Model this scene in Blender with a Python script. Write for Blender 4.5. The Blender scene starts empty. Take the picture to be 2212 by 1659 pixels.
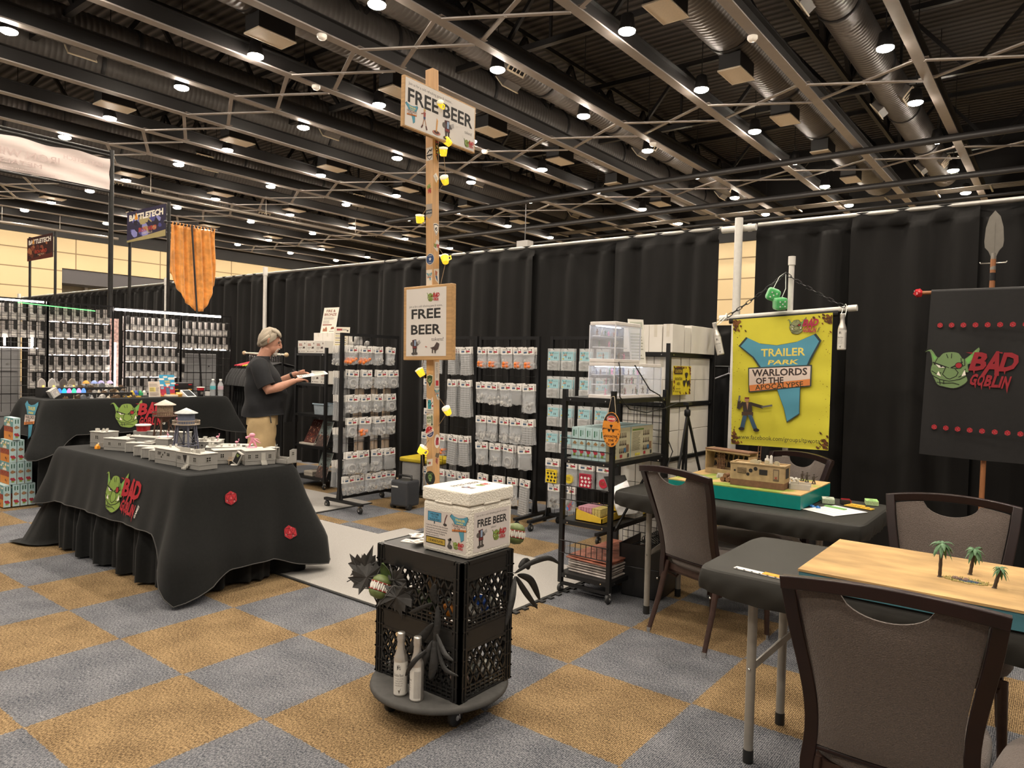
import bpy, bmesh, math, random
from mathutils import Vector, Matrix, geometry
# ---------------------------------------------------------------- camera, world, exposure
SC = bpy.context.scene
COL = SC.collection
PI = math.pi
R = random.Random(7)
cam_d = bpy.data.cameras.new('camera'); CAM = bpy.data.objects.new('camera', cam_d); COL.objects.link(CAM)
cam_d.sensor_width = 36.0; cam_d.lens = 25.226; cam_d.clip_end = 200
_fw = Vector((-0.61229, 0.79014, -0.02788)); _rt = Vector((0.78987, 0.61277, 0.02512)); _up = _rt.cross(_fw)
_m = Matrix((_rt, _up, -_fw)).transposed().to_4x4(); _m.translation = Vector((5.171, -1.700, 1.489))
CAM.matrix_world = _m; SC.camera = CAM
W = bpy.data.worlds.new('hall_air'); SC.world = W; W.use_nodes = True
W.node_tree.nodes['Background'].inputs[0].default_value = (1.0, 0.9, 0.8, 1); W.node_tree.nodes['Background'].inputs[1].default_value = 0.22
SC.view_settings.view_transform = 'Standard'; SC.view_settings.look = 'None'
SC.view_settings.exposure = 0.15; SC.view_settings.gamma = 1.0; SC.view_settings.use_curve_mapping = False
LAMP_STRENGTH = 420.0          # radiance of each ceiling lamp lens
# ---------------------------------------------------------------- materials
_mats = {}
def s2l(c):
    return tuple((x/12.92 if x <= .04045 else ((x+.055)/1.055)**2.4) for x in c)
def hexc(h):
    return s2l(tuple(int(h[i:i+2], 16)/255 for i in (0, 2, 4)))
def M(key, col=None, rough=.6, metal=0., var=.06, scale=30., bump=0., bscale=None, emit=0., spec=.5, alpha=None, sheen=0., stretch=None, coat=0.):
    """Principled material with a little noise in its colour and, if asked, in its surface."""
    if key in _mats: return _mats[key]
    if isinstance(col, str): col = hexc(col)
    m = bpy.data.materials.new(key); m.use_nodes = True; nt = m.node_tree; b = nt.nodes['Principled BSDF']
    b.inputs['Roughness'].default_value = rough; b.inputs['Metallic'].default_value = metal
    b.inputs['Specular IOR Level'].default_value = spec
    if sheen: b.inputs['Sheen Weight'].default_value = sheen; b.inputs['Sheen Roughness'].default_value = .5
    if coat: b.inputs['Coat Weight'].default_value = coat
    tc = nt.nodes.new('ShaderNodeTexCoord'); src = tc.outputs['Object']
    if stretch:
        mp = nt.nodes.new('ShaderNodeMapping'); mp.inputs['Scale'].default_value = stretch
        nt.links.new(src, mp.inputs[0]); src = mp.outputs[0]
    n = nt.nodes.new('ShaderNodeTexNoise'); n.inputs['Scale'].default_value = scale; n.inputs['Detail'].default_value = 3
    nt.links.new(src, n.inputs['Vector'])
    r = nt.nodes.new('ShaderNodeValToRGB'); e = r.color_ramp.elements
    e[0].position = .25; e[1].position = .75
    e[0].color = tuple(max(0, c*(1-var)) for c in col)+(1,); e[1].color = tuple(min(1, c*(1+var)) for c in col)+(1,)
    nt.links.new(n.outputs['Fac'], r.inputs[0]); nt.links.new(r.outputs[0], b.inputs['Base Color'])
    if bump:
        n2 = nt.nodes.new('ShaderNodeTexNoise'); n2.inputs['Scale'].default_value = bscale or scale*4; n2.inputs['Detail'].default_value = 2
        nt.links.new(src, n2.inputs['Vector'])
        bp = nt.nodes.new('ShaderNodeBump'); bp.inputs['Strength'].default_value = bump; bp.inputs['Distance'].default_value = .01
        nt.links.new(n2.outputs['Fac'], bp.inputs['Height']); nt.links.new(bp.outputs[0], b.inputs['Normal'])
    if emit:
        b.inputs['Emission Color'].default_value = tuple(col)+(1,); b.inputs['Emission Strength'].default_value = emit
    if alpha is not None: b.inputs['Alpha'].default_value = alpha
    _mats[key] = m; return m
def film(key, tint=(1, 1, 1), clear=.72, rough=.12, white=.75):
    """Clear plastic: part see-through, part gloss and haze."""
    if key in _mats: return _mats[key]
    m = bpy.data.materials.new(key); m.use_nodes = True; nt = m.node_tree; nt.nodes.remove(nt.nodes['Principled BSDF'])
    out = nt.nodes['Material Output']; t = nt.nodes.new('ShaderNodeBsdfTransparent'); t.inputs[0].default_value = (*tint, 1)
    p = nt.nodes.new('ShaderNodeBsdfPrincipled'); p.inputs['Base Color'].default_value = tuple(white*c for c in tint)+(1,); p.inputs['Roughness'].default_value = rough
    n = nt.nodes.new('ShaderNodeTexNoise'); n.inputs['Scale'].default_value = 22; n.inputs['Detail'].default_value = 2
    tc = nt.nodes.new('ShaderNodeTexCoord'); nt.links.new(tc.outputs['Object'], n.inputs['Vector'])
    bp = nt.nodes.new('ShaderNodeBump'); bp.inputs['Strength'].default_value = .6; bp.inputs['Distance'].default_value = .02
    nt.links.new(n.outputs['Fac'], bp.inputs['Height']); nt.links.new(bp.outputs[0], p.inputs['Normal'])
    mx = nt.nodes.new('ShaderNodeMixShader'); mx.inputs[0].default_value = 1-clear
    nt.links.new(t.outputs[0], mx.inputs[1]); nt.links.new(p.outputs[0], mx.inputs[2]); nt.links.new(mx.outputs[0], out.inputs[0])
    _mats[key] = m; return m
def C_(h, rough=.7):          # flat ink or paint colour
    return M('ink_'+h, h, rough, var=.03, scale=12)
BLACKMETAL = M('black_metal', (.012, .012, .013), .45, .3)
BLACKCLOTH = M('black_cloth', (.011, .0115, .0115), .9, spec=.2, sheen=.06, var=.15, scale=60, bump=.12, bscale=700)
WHITE = M('white_card', (.78, .76, .73), .7)
STEEL = M('grey_steel', (.42, .41, .39), .35, .7)
CHROME = M('chrome', (.75, .74, .72), .15, 1.)
# ---------------------------------------------------------------- mesh builder
def frame_of(d, up=(0, 0, 1)):
    d = Vector(d).normalized(); up = Vector(up)
    if abs(d.dot(up)) > .97: up = Vector((1, 0, 0)) if abs(d.x) < .9 else Vector((0, 1, 0))
    x = up.cross(d).normalized(); y = d.cross(x)
    return x, y, d
class MB:
    def __init__(s): s.v = []; s.f = []; s.m = []; s.sm = []
    def add(s, vs, fs, mi=0, sm=False):
        o = len(s.v); s.v.extend(tuple(map(float, p)) for p in vs)
        for f in fs: s.f.append([i+o for i in f]); s.m.append(mi); s.sm.append(sm)
        return s
    def box(s, x0, y0, z0, x1, y1, z1, mi=0):
        vs = [(x, y, z) for z in (z0, z1) for y in (y0, y1) for x in (x0, x1)]
        return s.add(vs, [(0, 2, 3, 1), (4, 5, 7, 6), (0, 1, 5, 4), (2, 6, 7, 3), (0, 4, 6, 2), (1, 3, 7, 5)], mi)
    def cbox(s, c, sz, mi=0, rot=None):
        hx, hy, hz = (q/2 for q in sz); c = Vector(c)
        vs = [Vector((x, y, z)) for z in (-hz, hz) for y in (-hy, hy) for x in (-hx, hx)]
        if rot is not None: vs = [rot @ p for p in vs]
        return s.add([c+p for p in vs], [(0, 2, 3, 1), (4, 5, 7, 6), (0, 1, 5, 4), (2, 6, 7, 3), (0, 4, 6, 2), (1, 3, 7, 5)], mi)
    def bar(s, p, q, w, h, mi=0, up=(0, 0, 1)):
        p, q = Vector(p), Vector(q); x, y, d = frame_of(q-p, up)
        vs = [b+x*a*w/2+y*c*h/2 for b in (p, q) for a, c in ((-1, -1), (1, -1), (1, 1), (-1, 1))]
        return s.add(vs, [(3, 2, 1, 0), (4, 5, 6, 7), (0, 1, 5, 4), (1, 2, 6, 5), (2, 3, 7, 6), (3, 0, 4, 7)], mi)
    def tube(s, pts, r, n=8, mi=0, closed=False, caps=True, flat=1., ph=0., sm=True):
        pts = [Vector(p) for p in pts]; k = len(pts); rs = r if isinstance(r, (list, tuple)) else [r]*k
        vs = []; prev = None
        for i, p in enumerate(pts):
            if closed: d = pts[(i+1) % k]-pts[i-1]
            else: d = pts[min(i+1, k-1)]-pts[max(i-1, 0)]
            if d.length < 1e-9: d = Vector((0, 0, 1))
            d.normalize()
            if prev is None: x, y, _ = frame_of(d)
            else:
                x = prev-d*prev.dot(d)
                if x.length < 1e-6: x = frame_of(d)[0]
                x.normalize(); y = d.cross(x)
            prev = x
            for j in range(n):
                a = 2*PI*j/n+ph; vs.append(p+(x*math.cos(a)+y*math.sin(a)*flat)*rs[i])
        fs = []
        for i in range(k if closed else k-1):
            a, b = i*n, ((i+1) % k)*n
            for j in range(n): fs.append((a+j, a+(j+1) % n, b+(j+1) % n, b+j))
        s.add(vs, fs, mi, sm)
        if caps and not closed:
            s.add(vs[:n], [tuple(range(n-1, -1, -1))], mi); s.add(vs[-n:], [tuple(range(n))], mi)
        return s
    def cyl(s, p, q, r, n=12, mi=0, r2=None):
        return s.tube([p, q], [r, r if r2 is None else r2], n, mi)
    def lathe(s, prof, c=(0, 0, 0), n=20, mi=0, axis=None, sm=True):
        c = Vector(c); A = axis or (Vector((1, 0, 0)), Vector((0, 1, 0)), Vector((0, 0, 1)))
        vs = []
        for r, z in prof:
            for j in range(n):
                a = 2*PI*j/n; vs.append(c+(A[0]*math.cos(a)+A[1]*math.sin(a))*r+A[2]*z)
        fs = []
        for i in range(len(prof)-1):
            for j in range(n): fs.append((i*n+j, i*n+(j+1) % n, (i+1)*n+(j+1) % n, (i+1)*n+j))
        s.add(vs, fs, mi, sm)
        if prof[0][0] > 1e-4: s.add(vs[:n], [tuple(range(n-1, -1, -1))], mi)
        if prof[-1][0] > 1e-4: s.add(vs[-n:], [tuple(range(n))], mi)
        return s
    def ball(s, c, r, n=12, k=8, mi=0, sc=(1, 1, 1), rot=None):
        c = Vector(c); vs = [Vector((0, 0, -1))]
        for i in range(1, k):
            t = PI*i/k-PI/2
            for j in range(n): vs.append(Vector((math.cos(t)*math.cos(2*PI*j/n), math.cos(t)*math.sin(2*PI*j/n), math.sin(t))))
        vs.append(Vector((0, 0, 1)))
        fs = [(0, 1+(j+1) % n, 1+j) for j in range(n)]
        for i in range(k-2):
            for j in range(n):
                a = 1+i*n+j; b = 1+i*n+(j+1) % n; fs.append((a, b, b+n, a+n))
        e = len(vs)-1; o = 1+(k-2)*n
        fs += [(o+j, o+(j+1) % n, e) for j in range(n)]
        vs = [Vector((p.x*sc[0], p.y*sc[1], p.z*sc[2]))*r for p in vs]
        if rot is not None: vs = [rot @ p for p in vs]
        return s.add([c+p for p in vs], fs, mi, True)
    def prism(s, poly, o, u, v, t, mi=0):
        """polygon (2D) in the plane o+u*x+v*y, thickened by the vector t"""
        o, u, v, t = map(Vector, (o, u, v, t)); k = len(poly)
        lo = [o+u*x+v*y for x, y in poly]; hi = [p+t for p in lo]
        tri = geometry.tessellate_polygon([[Vector((x, y, 0)) for x, y in poly]])
        s.add(lo, [tuple(reversed(q)) for q in tri], mi); s.add(hi, tri, mi)
        return s.add(lo+hi, [(i, (i+1) % k, k+(i+1) % k, k+i) for i in range(k)], mi)
    def grid(s, fn, nu, nv, mi=0, sm=True, closed_u=False):
        vs = [fn(i/nu, j/nv) for j in range(nv+1) for i in range(nu+(0 if closed_u else 1))]; w = nu+(0 if closed_u else 1)
        fs = [(j*w+i, j*w+(i+1) % w, (j+1)*w+(i+1) % w, (j+1)*w+i) for j in range(nv) for i in range(nu)]
        return s.add(vs, fs, mi, sm)
    def xf(s, mat, i0=0):
        for i in range(i0, len(s.v)): s.v[i] = tuple(mat @ Vector(s.v[i]))
        return s
    def build(s, name, mats, parent=None, loc=None, bevel=0., solid=0., sub=0):
        me = bpy.data.meshes.new(name); me.from_pydata(s.v, [], s.f)
        for m in (mats if isinstance(mats, (list, tuple)) else [mats]): me.materials.append(m)
        me.polygons.foreach_set('material_index', s.m); me.polygons.foreach_set('use_smooth', s.sm); me.update()
        o = bpy.data.objects.new(name, me); COL.objects.link(o)
        if parent is not None: o.parent = parent
        if loc is not None: o.location = loc
        if solid: md = o.modifiers.new('solid', 'SOLIDIFY'); md.thickness = solid; md.offset = 0
        if sub: md = o.modifiers.new('sub', 'SUBSURF'); md.levels = md.render_levels = sub
        if bevel:
            md = o.modifiers.new('bevel', 'BEVEL'); md.width = bevel; md.segments = 2; md.limit_method = 'ANGLE'
        return o
# ---------------------------------------------------------------- things
_seen = {}
def tag(o, label, cat, group=None, kind=None):
    o['label'] = label; o['category'] = cat
    if group: o['group'] = group
    if kind: o['kind'] = kind
    _seen.setdefault(label, []).append(o.name)
    return o
def thing(name, label, cat, loc=(0, 0, 0), rz=0, group=None):
    o = bpy.data.objects.new(name, None); o.empty_display_size = .1; COL.objects.link(o)
    o.location = loc; o.rotation_euler = (0, 0, rz)
    return tag(o, label, cat, group)
def struct(o): o['kind'] = 'structure'; return o
_kids = {}
def dup(root, label, loc=None, rz=None, group=None, rot=None):
    r = root.copy(); COL.objects.link(r)
    if loc is not None: r.location = loc
    if rz is not None: r.rotation_euler = (0, 0, rz)
    if rot is not None: r.rotation_euler = rot
    r['label'] = label; _seen.setdefault(label, []).append(r.name)
    if group: r['group'] = group
    for ch in kids(root):
        c = ch.copy(); COL.objects.link(c); c.parent = r
        for g in kids(ch):
            d = g.copy(); COL.objects.link(d); d.parent = c
    return r
def kids(o):
    if o.name not in _kids: _kids[o.name] = list(o.children)
    return _kids[o.name]
ORD = ['first', 'second', 'third', 'fourth', 'fifth', 'sixth', 'seventh', 'eighth', 'ninth', 'tenth', 'eleventh', 'twelfth', 'thirteenth', 'fourteenth', 'fifteenth', 'sixteenth', 'seventeenth', 'eighteenth', 'nineteenth', 'twentieth']
# ---------------------------------------------------------------- flat printing: letters, logos, pictures
_txt = {}
def text_geo(t, bold=0.):
    k = (t, bold)
    if k not in _txt:
        cu = bpy.data.curves.new('lettering', 'FONT'); cu.body = t; cu.size = 1; cu.resolution_u = 2; cu.offset = bold; cu.fill_mode = 'FRONT'
        o = bpy.data.objects.new('lettering', cu); COL.objects.link(o)
        me = o.evaluated_get(bpy.context.evaluated_depsgraph_get()).to_mesh()
        v = [(p.co.x, p.co.y) for p in me.vertices]; f = [tuple(q.vertices) for q in me.polygons]
        o.evaluated_get(bpy.context.evaluated_depsgraph_get()).to_mesh_clear()
        bpy.data.objects.remove(o); bpy.data.curves.remove(cu)
        _txt[k] = (v, f)
    return _txt[k]
class Art:
    """Ink on a surface. x to the right, y up, in metres, from the centre; fmap lays it on a curved surface."""
    def __init__(s, o=(0, 0, 0), u=(1, 0, 0), v=(0, 0, 1), fmap=None, lift=.0006, step=None):
        s.mb = MB(); s.o, s.u, s.v = Vector(o), Vector(u).normalized(), Vector(v).normalized(); s.n = s.u.cross(s.v)
        s.fmap = fmap; s.k = 0; s.lift = lift; s.step = step or (.00022 if fmap else .00004); s.mats = []; s.T = (0, 0, 1, 1, 0, 0)
    def at(s, x=0, y=0, k=1, ky=None, rot=0, shear=0): s.T = (x, y, k, ky or k, rot, shear); return s
    def P(s, x, y):
        X, Y, k, ky, r, sh = s.T
        x, y = x*k+y*ky*sh, y*ky
        if r: x, y = x*math.cos(r)-y*math.sin(r), x*math.sin(r)+y*math.cos(r)
        x += X; y += Y; h = s.lift+s.k*s.step
        return s.fmap(x, y, h) if s.fmap else s.o+s.u*x+s.v*y+s.n*h
    def ink(s, c):
        m = C_(c) if isinstance(c, str) else c
        if m not in s.mats: s.mats.append(m)
        return s.mats.index(m)
    def lay(s, pts, tri, c, P=None):
        pts = list(pts); P = P or s.P
        if s.fmap:                       # finer triangles, so that the ink follows the cloth
            lim = .022/max(s.T[2] if P == s.P else 1, 1e-6); mid = {}; todo = []; out = []
            for t in tri: todo += [(t[0], t[i], t[i+1]) for i in range(1, len(t)-1)]
            while todo:
                t = todo.pop(); e = max(range(3), key=lambda i: math.dist(pts[t[i]], pts[t[(i+1) % 3]])); i, j, k = t[e], t[(e+1) % 3], t[(e+2) % 3]
                if math.dist(pts[i], pts[j]) < lim: out.append(t); continue
                key = (min(i, j), max(i, j))
                if key not in mid: mid[key] = len(pts); pts.append(((pts[i][0]+pts[j][0])/2, (pts[i][1]+pts[j][1])/2))
                m = mid[key]; todo += [(i, m, k), (m, j, k)]
            tri = out
        s.mb.add([P(x, y) for x, y in pts], tri, s.ink(c)); return s
    def poly(s, pts, c):
        s.k += 1; return s.lay(pts, geometry.tessellate_polygon([[Vector((x, y, 0)) for x, y in pts]]), c)
    def rect(s, x0, y0, x1, y1, c, n=1, m=1):
        s.k += 1; w = n+1
        s.mb.add([s.P(x0+(x1-x0)*i/n, y0+(y1-y0)*j/m) for j in range(m+1) for i in range(n+1)], [(j*w+i, j*w+i+1, j*w+w+i+1, j*w+w+i) for j in range(m) for i in range(n)], s.ink(c)); return s
    def disc(s, x, y, r, c, n=20, ry=None):
        ry = ry or r
        return s.poly([(x+r*math.cos(2*PI*i/n), y+ry*math.sin(2*PI*i/n)) for i in range(n)], c)
    def line(s, pts, w, c):
        s.k += 1; mi = s.ink(c)
        for (x0, y0), (x1, y1) in zip(pts, pts[1:]):
            d = math.hypot(x1-x0, y1-y0) or 1; nx, ny = -(y1-y0)/d*w/2, (x1-x0)/d*w/2; ex, ey = (x1-x0)/d*w*.3, (y1-y0)/d*w*.3
            s.mb.add([s.P(x0+nx-ex, y0+ny-ey), s.P(x0-nx-ex, y0-ny-ey), s.P(x1-nx+ex, y1-ny+ey), s.P(x1+nx+ex, y1+ny+ey)], [(0, 1, 2, 3)], mi)
        return s
    def text(s, t, x, y, h, c, w=None, al='c', bold=0., sx=1., rot=0, shear=0., stretch_y=1.):
        """letters of cap height h; w squeezes the whole line to that width"""
        v, f = text_geo(t, bold)
        if not v: return s
        k = h/.73; x0 = min(p[0] for p in v); x1 = max(p[0] for p in v); kx = k*sx
        if w: kx = w/(x1-x0)
        off = {'c': -(x0+x1)/2, 'l': -x0, 'r': -x1}[al]; s.k += 1; cr, sr = math.cos(rot), math.sin(rot)
        out = []
        for px, py in v:
            a, b = (px+off)*kx, (py-.36)*k*stretch_y
            a += shear*b; out.append((x+a*cr-b*sr, y+a*sr+b*cr))
        return s.lay(out, f, c)
    def build(s, name, parent=None, label=None):
        o = s.mb.build(name, s.mats or [WHITE], parent)
        if label: o['label'] = label
        return o
def inset_lines(a, x0, x1, y0, y1, n, c, w=None, seed=1):
    """rows of tiny unreadable print"""
    r = random.Random(seed); h = (y1-y0)/n
    for i in range(n):
        y = y1-(i+.5)*h; a.rect(x0, y-h*.2, x0+(x1-x0)*r.uniform(.7, 1), y+h*.2, c)
def goblin(a, x, y, h, red='b3202b', green='8a9f4b', games='d8d4cc', with_text=True, rot=0):
    """green goblin head and jagged red lettering; h is the height of the head"""
    a.at(x, y, h, rot=rot); K = '14170f'
    head = [(-.42, .16), (-.50, .47), (-.62, .44), (-.47, .52), (-.30, .30), (-.18, .42), (0, .46), (.18, .43), (.32, .28), (.62, .60), (.60, .36), (.50, .26), (.52, .18), (.40, .14), (.43, -.05), (.36, -.10), (.42, -.28), (.30, -.42), (.12, -.50), (-.10, -.47), (-.26, -.42), (-.36, -.24), (-.44, -.08), (-.44, .05)]
    sm = []
    for i in range(len(head)):          # rounded outline
        p0, p1, p2, p3 = (head[(i+j) % len(head)] for j in (-1, 0, 1, 2))
        for q in (0, .34, .67): sm.append(tuple(.5*(2*b+(c-a_)*q+(2*a_-5*b+4*c-d)*q*q+(3*b-a_-3*c+d)*q**3) for a_, b, c, d in zip(p0, p1, p2, p3)))
    head = sm
    a.poly([(px*1.05, py*1.05) for px, py in head], K); a.poly(head, green)
    a.poly([(.34, .26), (.58, .54), (.56, .36), (.46, .25), (.40, .16)], '6fae5a'); a.poly([(-.38, .22), (-.46, .44), (-.33, .30)], '6fae5a')
    w = .018
    for L in ([(-.30, .30), (-.38, .12), (-.20, .10), (-.02, .04)], [(.32, .28), (.34, .12), (.16, .02), (.02, .04)], [(-.10, .40), (-.06, .30)], [(.02, .42), (.02, .30)], [(-.10, .04), (-.16, -.14), (-.06, -.24), (.02, -.26), (.16, -.18), (.20, -.08), (.12, .02)], [(-.42, -.06), (-.30, -.14), (-.20, -.10)], [(.40, -.06), (.28, -.16), (.22, -.20)], [(-.40, -.18), (-.22, -.28), (.0, -.32), (.24, -.26), (.40, -.16)], [(-.28, -.36), (-.10, -.38), (.10, -.36), (.24, -.40)], [(-.22, -.30), (-.20, -.42)], [(-.12, -.32), (-.12, -.40)], [(.24, .30), (.26, .18), (.30, .10)], [(.36, .02), (.32, -.04)]):
        a.line(L, w, K)
    a.poly([(-.34, .13), (-.18, .11), (-.12, .04), (-.26, .03)], 'e8e4d8'); a.disc(-.2, .075, .028, K)
    a.line([(-.40, .17), (-.10, .06)], .035, K)
    a.disc(.20, .11, .085, K); a.disc(.20, .11, .07, '9c1f28'); a.line([(.04, .05), (.28, .20)], .03, K)
    a.poly([(-.30, -.16), (-.26, -.06), (-.19, -.20)], 'f0eadc'); a.poly([(.28, -.18), (.34, .0), (.38, -.14)], 'f0eadc')
    if not with_text: return
    # BAD
    X0 = .38
    def jag(letter, cx, cy, hh, ww, sh=.22):
        a.at(x, y, h, rot=rot)
        a.text(letter, cx, cy, hh, red, w=ww, bold=.045, shear=sh)
    jag('B', .66, .24, .46, .36); jag('A', .98, .20, .60, .40); jag('D', 1.32, .24, .46, .38)
    for i, ch in enumerate('GOBLIN'):
        jag(ch, .56+i*.165-(.06 if i > 3 else 0)+(-.045 if i == 5 else 0), -.24-.01*i, .28+.02*(i in (3, 5)), .15 if ch != 'I' else .05)
    for px, py, l in ((.55, .02, .14), (.60, -.36, .12), (.74, -.36, .16), (.92, -.40, .10), (1.02, -.08, .10), (1.22, .02, .12), (1.30, -.42, .16), (.46, .44, .1), (1.12, .46, .1)):
        a.poly([(px-.025, py), (px+.025, py), (px+.01*1, py-l)] if py < .3 else [(px-.12, py+.02), (px+.03, py-.02), (px+.03, py+.02)], red)
    if games: a.text('GAMES', 1.52, -.28, .10, games, w=.36, bold=.02, rot=1.15)
    a.at()
def motel_sign(a, x, y, h):
    """the turquoise sign shape with its three boards"""
    a.at(x, y, h); K = '2b3a3d'
    top = [(-.43, .40), (-.34, .50), (-.18, .42), (.02, .39), (.24, .42), (.44, .50), (.50, .42), (.40, .22), (.36, .12), (-.16, .12), (-.26, .26)]
    leg = [(.02, -.10), (.30, -.10), (.30, -.42), (.16, -.52), (.12, -.36)]
    for s in (top, leg):
        cx = sum(p[0] for p in s)/len(s); cy = sum(p[1] for p in s)/len(s)
        a.poly([(cx+(p[0]-cx)*1.06, cy+(p[1]-cy)*1.08) for p in s], K); a.poly(s, '4f93ab')
    a.text('TRAILER', .09, .31, .095, 'e6d264', w=.52, bold=.02); a.text('PARK', .10, .19, .055, 'e6d264', w=.36, bold=.025, shear=.25)
    a.poly([(-.33, .13), (.43, .15), (.43, -.10), (-.32, -.18)], K); a.poly([(-.315, .115), (.415, .135), (.415, -.02), (-.315, -.10)], 'd9c7bd'); a.poly([(-.315, -.09), (.415, -.015), (.415, -.09), (-.305, -.165)], 'd98345')
    a.text('WARLORDS', .05, .07, .085, '3d2f2c', w=.66, bold=.03, rot=.02); a.text('OF THE', -.06, -.03, .075, '3d2f2c', w=.34, bold=.03, rot=.03); a.text('APOCALYPSE', .05, -.095, .065, '33301f', w=.58, bold=.01, rot=.08)
    a.at()
# ---------------------------------------------------------------- floor, walls, curtains
def carpet_mat():
    m = bpy.data.materials.new('carpet_tiles'); m.use_nodes = True; nt = m.node_tree; N = nt.nodes; L = nt.links; b = N['Principled BSDF']; b.inputs['Roughness'].default_value = .95; b.inputs['Specular IOR Level'].default_value = .15
    tc = N.new('ShaderNodeTexCoord'); sx = N.new('ShaderNodeSeparateXYZ')
    wob = N.new('ShaderNodeTexNoise'); wob.inputs['Scale'].default_value = 90
    L.new(tc.outputs['Object'], wob.inputs['Vector'])
    add = N.new('ShaderNodeMixRGB'); add.blend_type = 'LINEAR_LIGHT'; add.inputs[0].default_value = .012
    L.new(tc.outputs['Object'], add.inputs[1]); L.new(wob.outputs['Color'], add.inputs[2])
    ck = N.new('ShaderNodeTexChecker'); ck.inputs['Scale'].default_value = 1/.65
    mp = N.new('ShaderNodeMapping'); mp.inputs['Location'].default_value = (13.0, 13.0, .3)
    L.new(add.outputs[0], mp.inputs[0]); L.new(mp.outputs[0], ck.inputs[0])
    # yarn flecks: light threads among dark, ribbed across the tile
    fl = N.new('ShaderNodeTexNoise'); fl.inputs['Scale'].default_value = 165; fl.inputs['Detail'].default_value = 3; fl.inputs['Roughness'].default_value = .8
    st = N.new('ShaderNodeMapping'); st.inputs['Scale'].default_value = (1.0, .55, 1)
    L.new(tc.outputs['Object'], st.inputs[0]); L.new(st.outputs[0], fl.inputs['Vector'])
    wv = N.new('ShaderNodeTexWave'); wv.bands_direction = 'X'; wv.inputs['Scale'].default_value = 42; wv.inputs['Distortion'].default_value = 2.5; wv.inputs['Detail'].default_value = 2; wv.inputs['Detail Scale'].default_value = 6
    L.new(tc.outputs['Object'], wv.inputs['Vector'])
    mx = N.new('ShaderNodeMath'); mx.operation = 'MULTIPLY_ADD'; mx.inputs[1].default_value = .16; L.new(wv.outputs['Fac'], mx.inputs[0]); L.new(fl.outputs['Fac'], mx.inputs[2])
    big = N.new('ShaderNodeTexNoise'); big.inputs['Scale'].default_value = 5; big.inputs['Detail'].default_value = 2
    L.new(tc.outputs['Object'], big.inputs['Vector'])
    m2 = N.new('ShaderNodeMath'); m2.operation = 'MULTIPLY_ADD'; m2.inputs[1].default_value = .16; L.new(big.outputs['Fac'], m2.inputs[0]); L.new(mx.outputs[0], m2.inputs[2])
    def ramp(a, c):
        r = N.new('ShaderNodeValToRGB'); r.color_ramp.elements[0].position = .54; r.color_ramp.elements[1].position = .83
        r.color_ramp.elements[0].color = (*a, 1); r.color_ramp.elements[1].color = (*c, 1); L.new(m2.outputs[0], r.inputs[0]); return r
    g = ramp((.050, .030, .014), (.42, .29, .15)); k = ramp((.028, .034, .046), (.27, .27, .285))
    c = N.new('ShaderNodeMixRGB'); L.new(ck.outputs['Fac'], c.inputs[0]); L.new(g.outputs[0], c.inputs[1]); L.new(k.outputs[0], c.inputs[2]); L.new(c.outputs[0], b.inputs['Base Color'])
    bp = N.new('ShaderNodeBump'); bp.inputs['Strength'].default_value = .5; bp.inputs['Distance'].default_value = .004; L.new(mx.outputs[0], bp.inputs['Height']); L.new(bp.outputs[0], b.inputs['Normal'])
    return m
struct(MB().add([(-37, -9, 0), (13, -9, 0), (13, 31, 0), (-37, 31, 0)], [(0, 1, 2, 3)]).build('floor', carpet_mat()))
def wall_mat():
    m = bpy.data.materials.new('beige_wall_panels'); m.use_nodes = True; nt = m.node_tree; b = nt.nodes['Principled BSDF']; b.inputs['Roughness'].default_value = .6
    tc = nt.nodes.new('ShaderNodeTexCoord'); mp = nt.nodes.new('ShaderNodeMapping'); mp.inputs['Rotation'].default_value = (0, 0, 0)
    sp = nt.nodes.new('ShaderNodeSeparateXYZ'); cb = nt.nodes.new('ShaderNodeCombineXYZ'); ad = nt.nodes.new('ShaderNodeMath')
    nt.links.new(tc.outputs['Object'], sp.inputs[0]); nt.links.new(sp.outputs['X'], ad.inputs[0]); nt.links.new(sp.outputs['Y'], ad.inputs[1]); nt.links.new(ad.outputs[0], cb.inputs[0]); nt.links.new(sp.outputs['Z'], cb.inputs[1])
    br = nt.nodes.new('ShaderNodeTexBrick'); br.offset = 0; br.inputs['Scale'].default_value = 1; br.inputs['Brick Width'].default_value = 4.4; br.inputs['Row Height'].default_value = .95; br.inputs['Mortar Size'].default_value = .03; br.inputs['Mortar Smooth'].default_value = .2
    br.inputs['Color1'].default_value = (.60, .47, .27, 1); br.inputs['Color2'].default_value = (.58, .45, .255, 1); br.inputs['Mortar'].default_value = (.22, .15, .075, 1)
    nt.links.new(cb.outputs[0], br.inputs['Vector']); nt.links.new(br.outputs['Color'], b.inputs['Base Color'])
    return m
WALLM = wall_mat(); DARKWALL = M('black_painted_wall', (.012, .011, .011), .7, var=.2, scale=.4)
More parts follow.
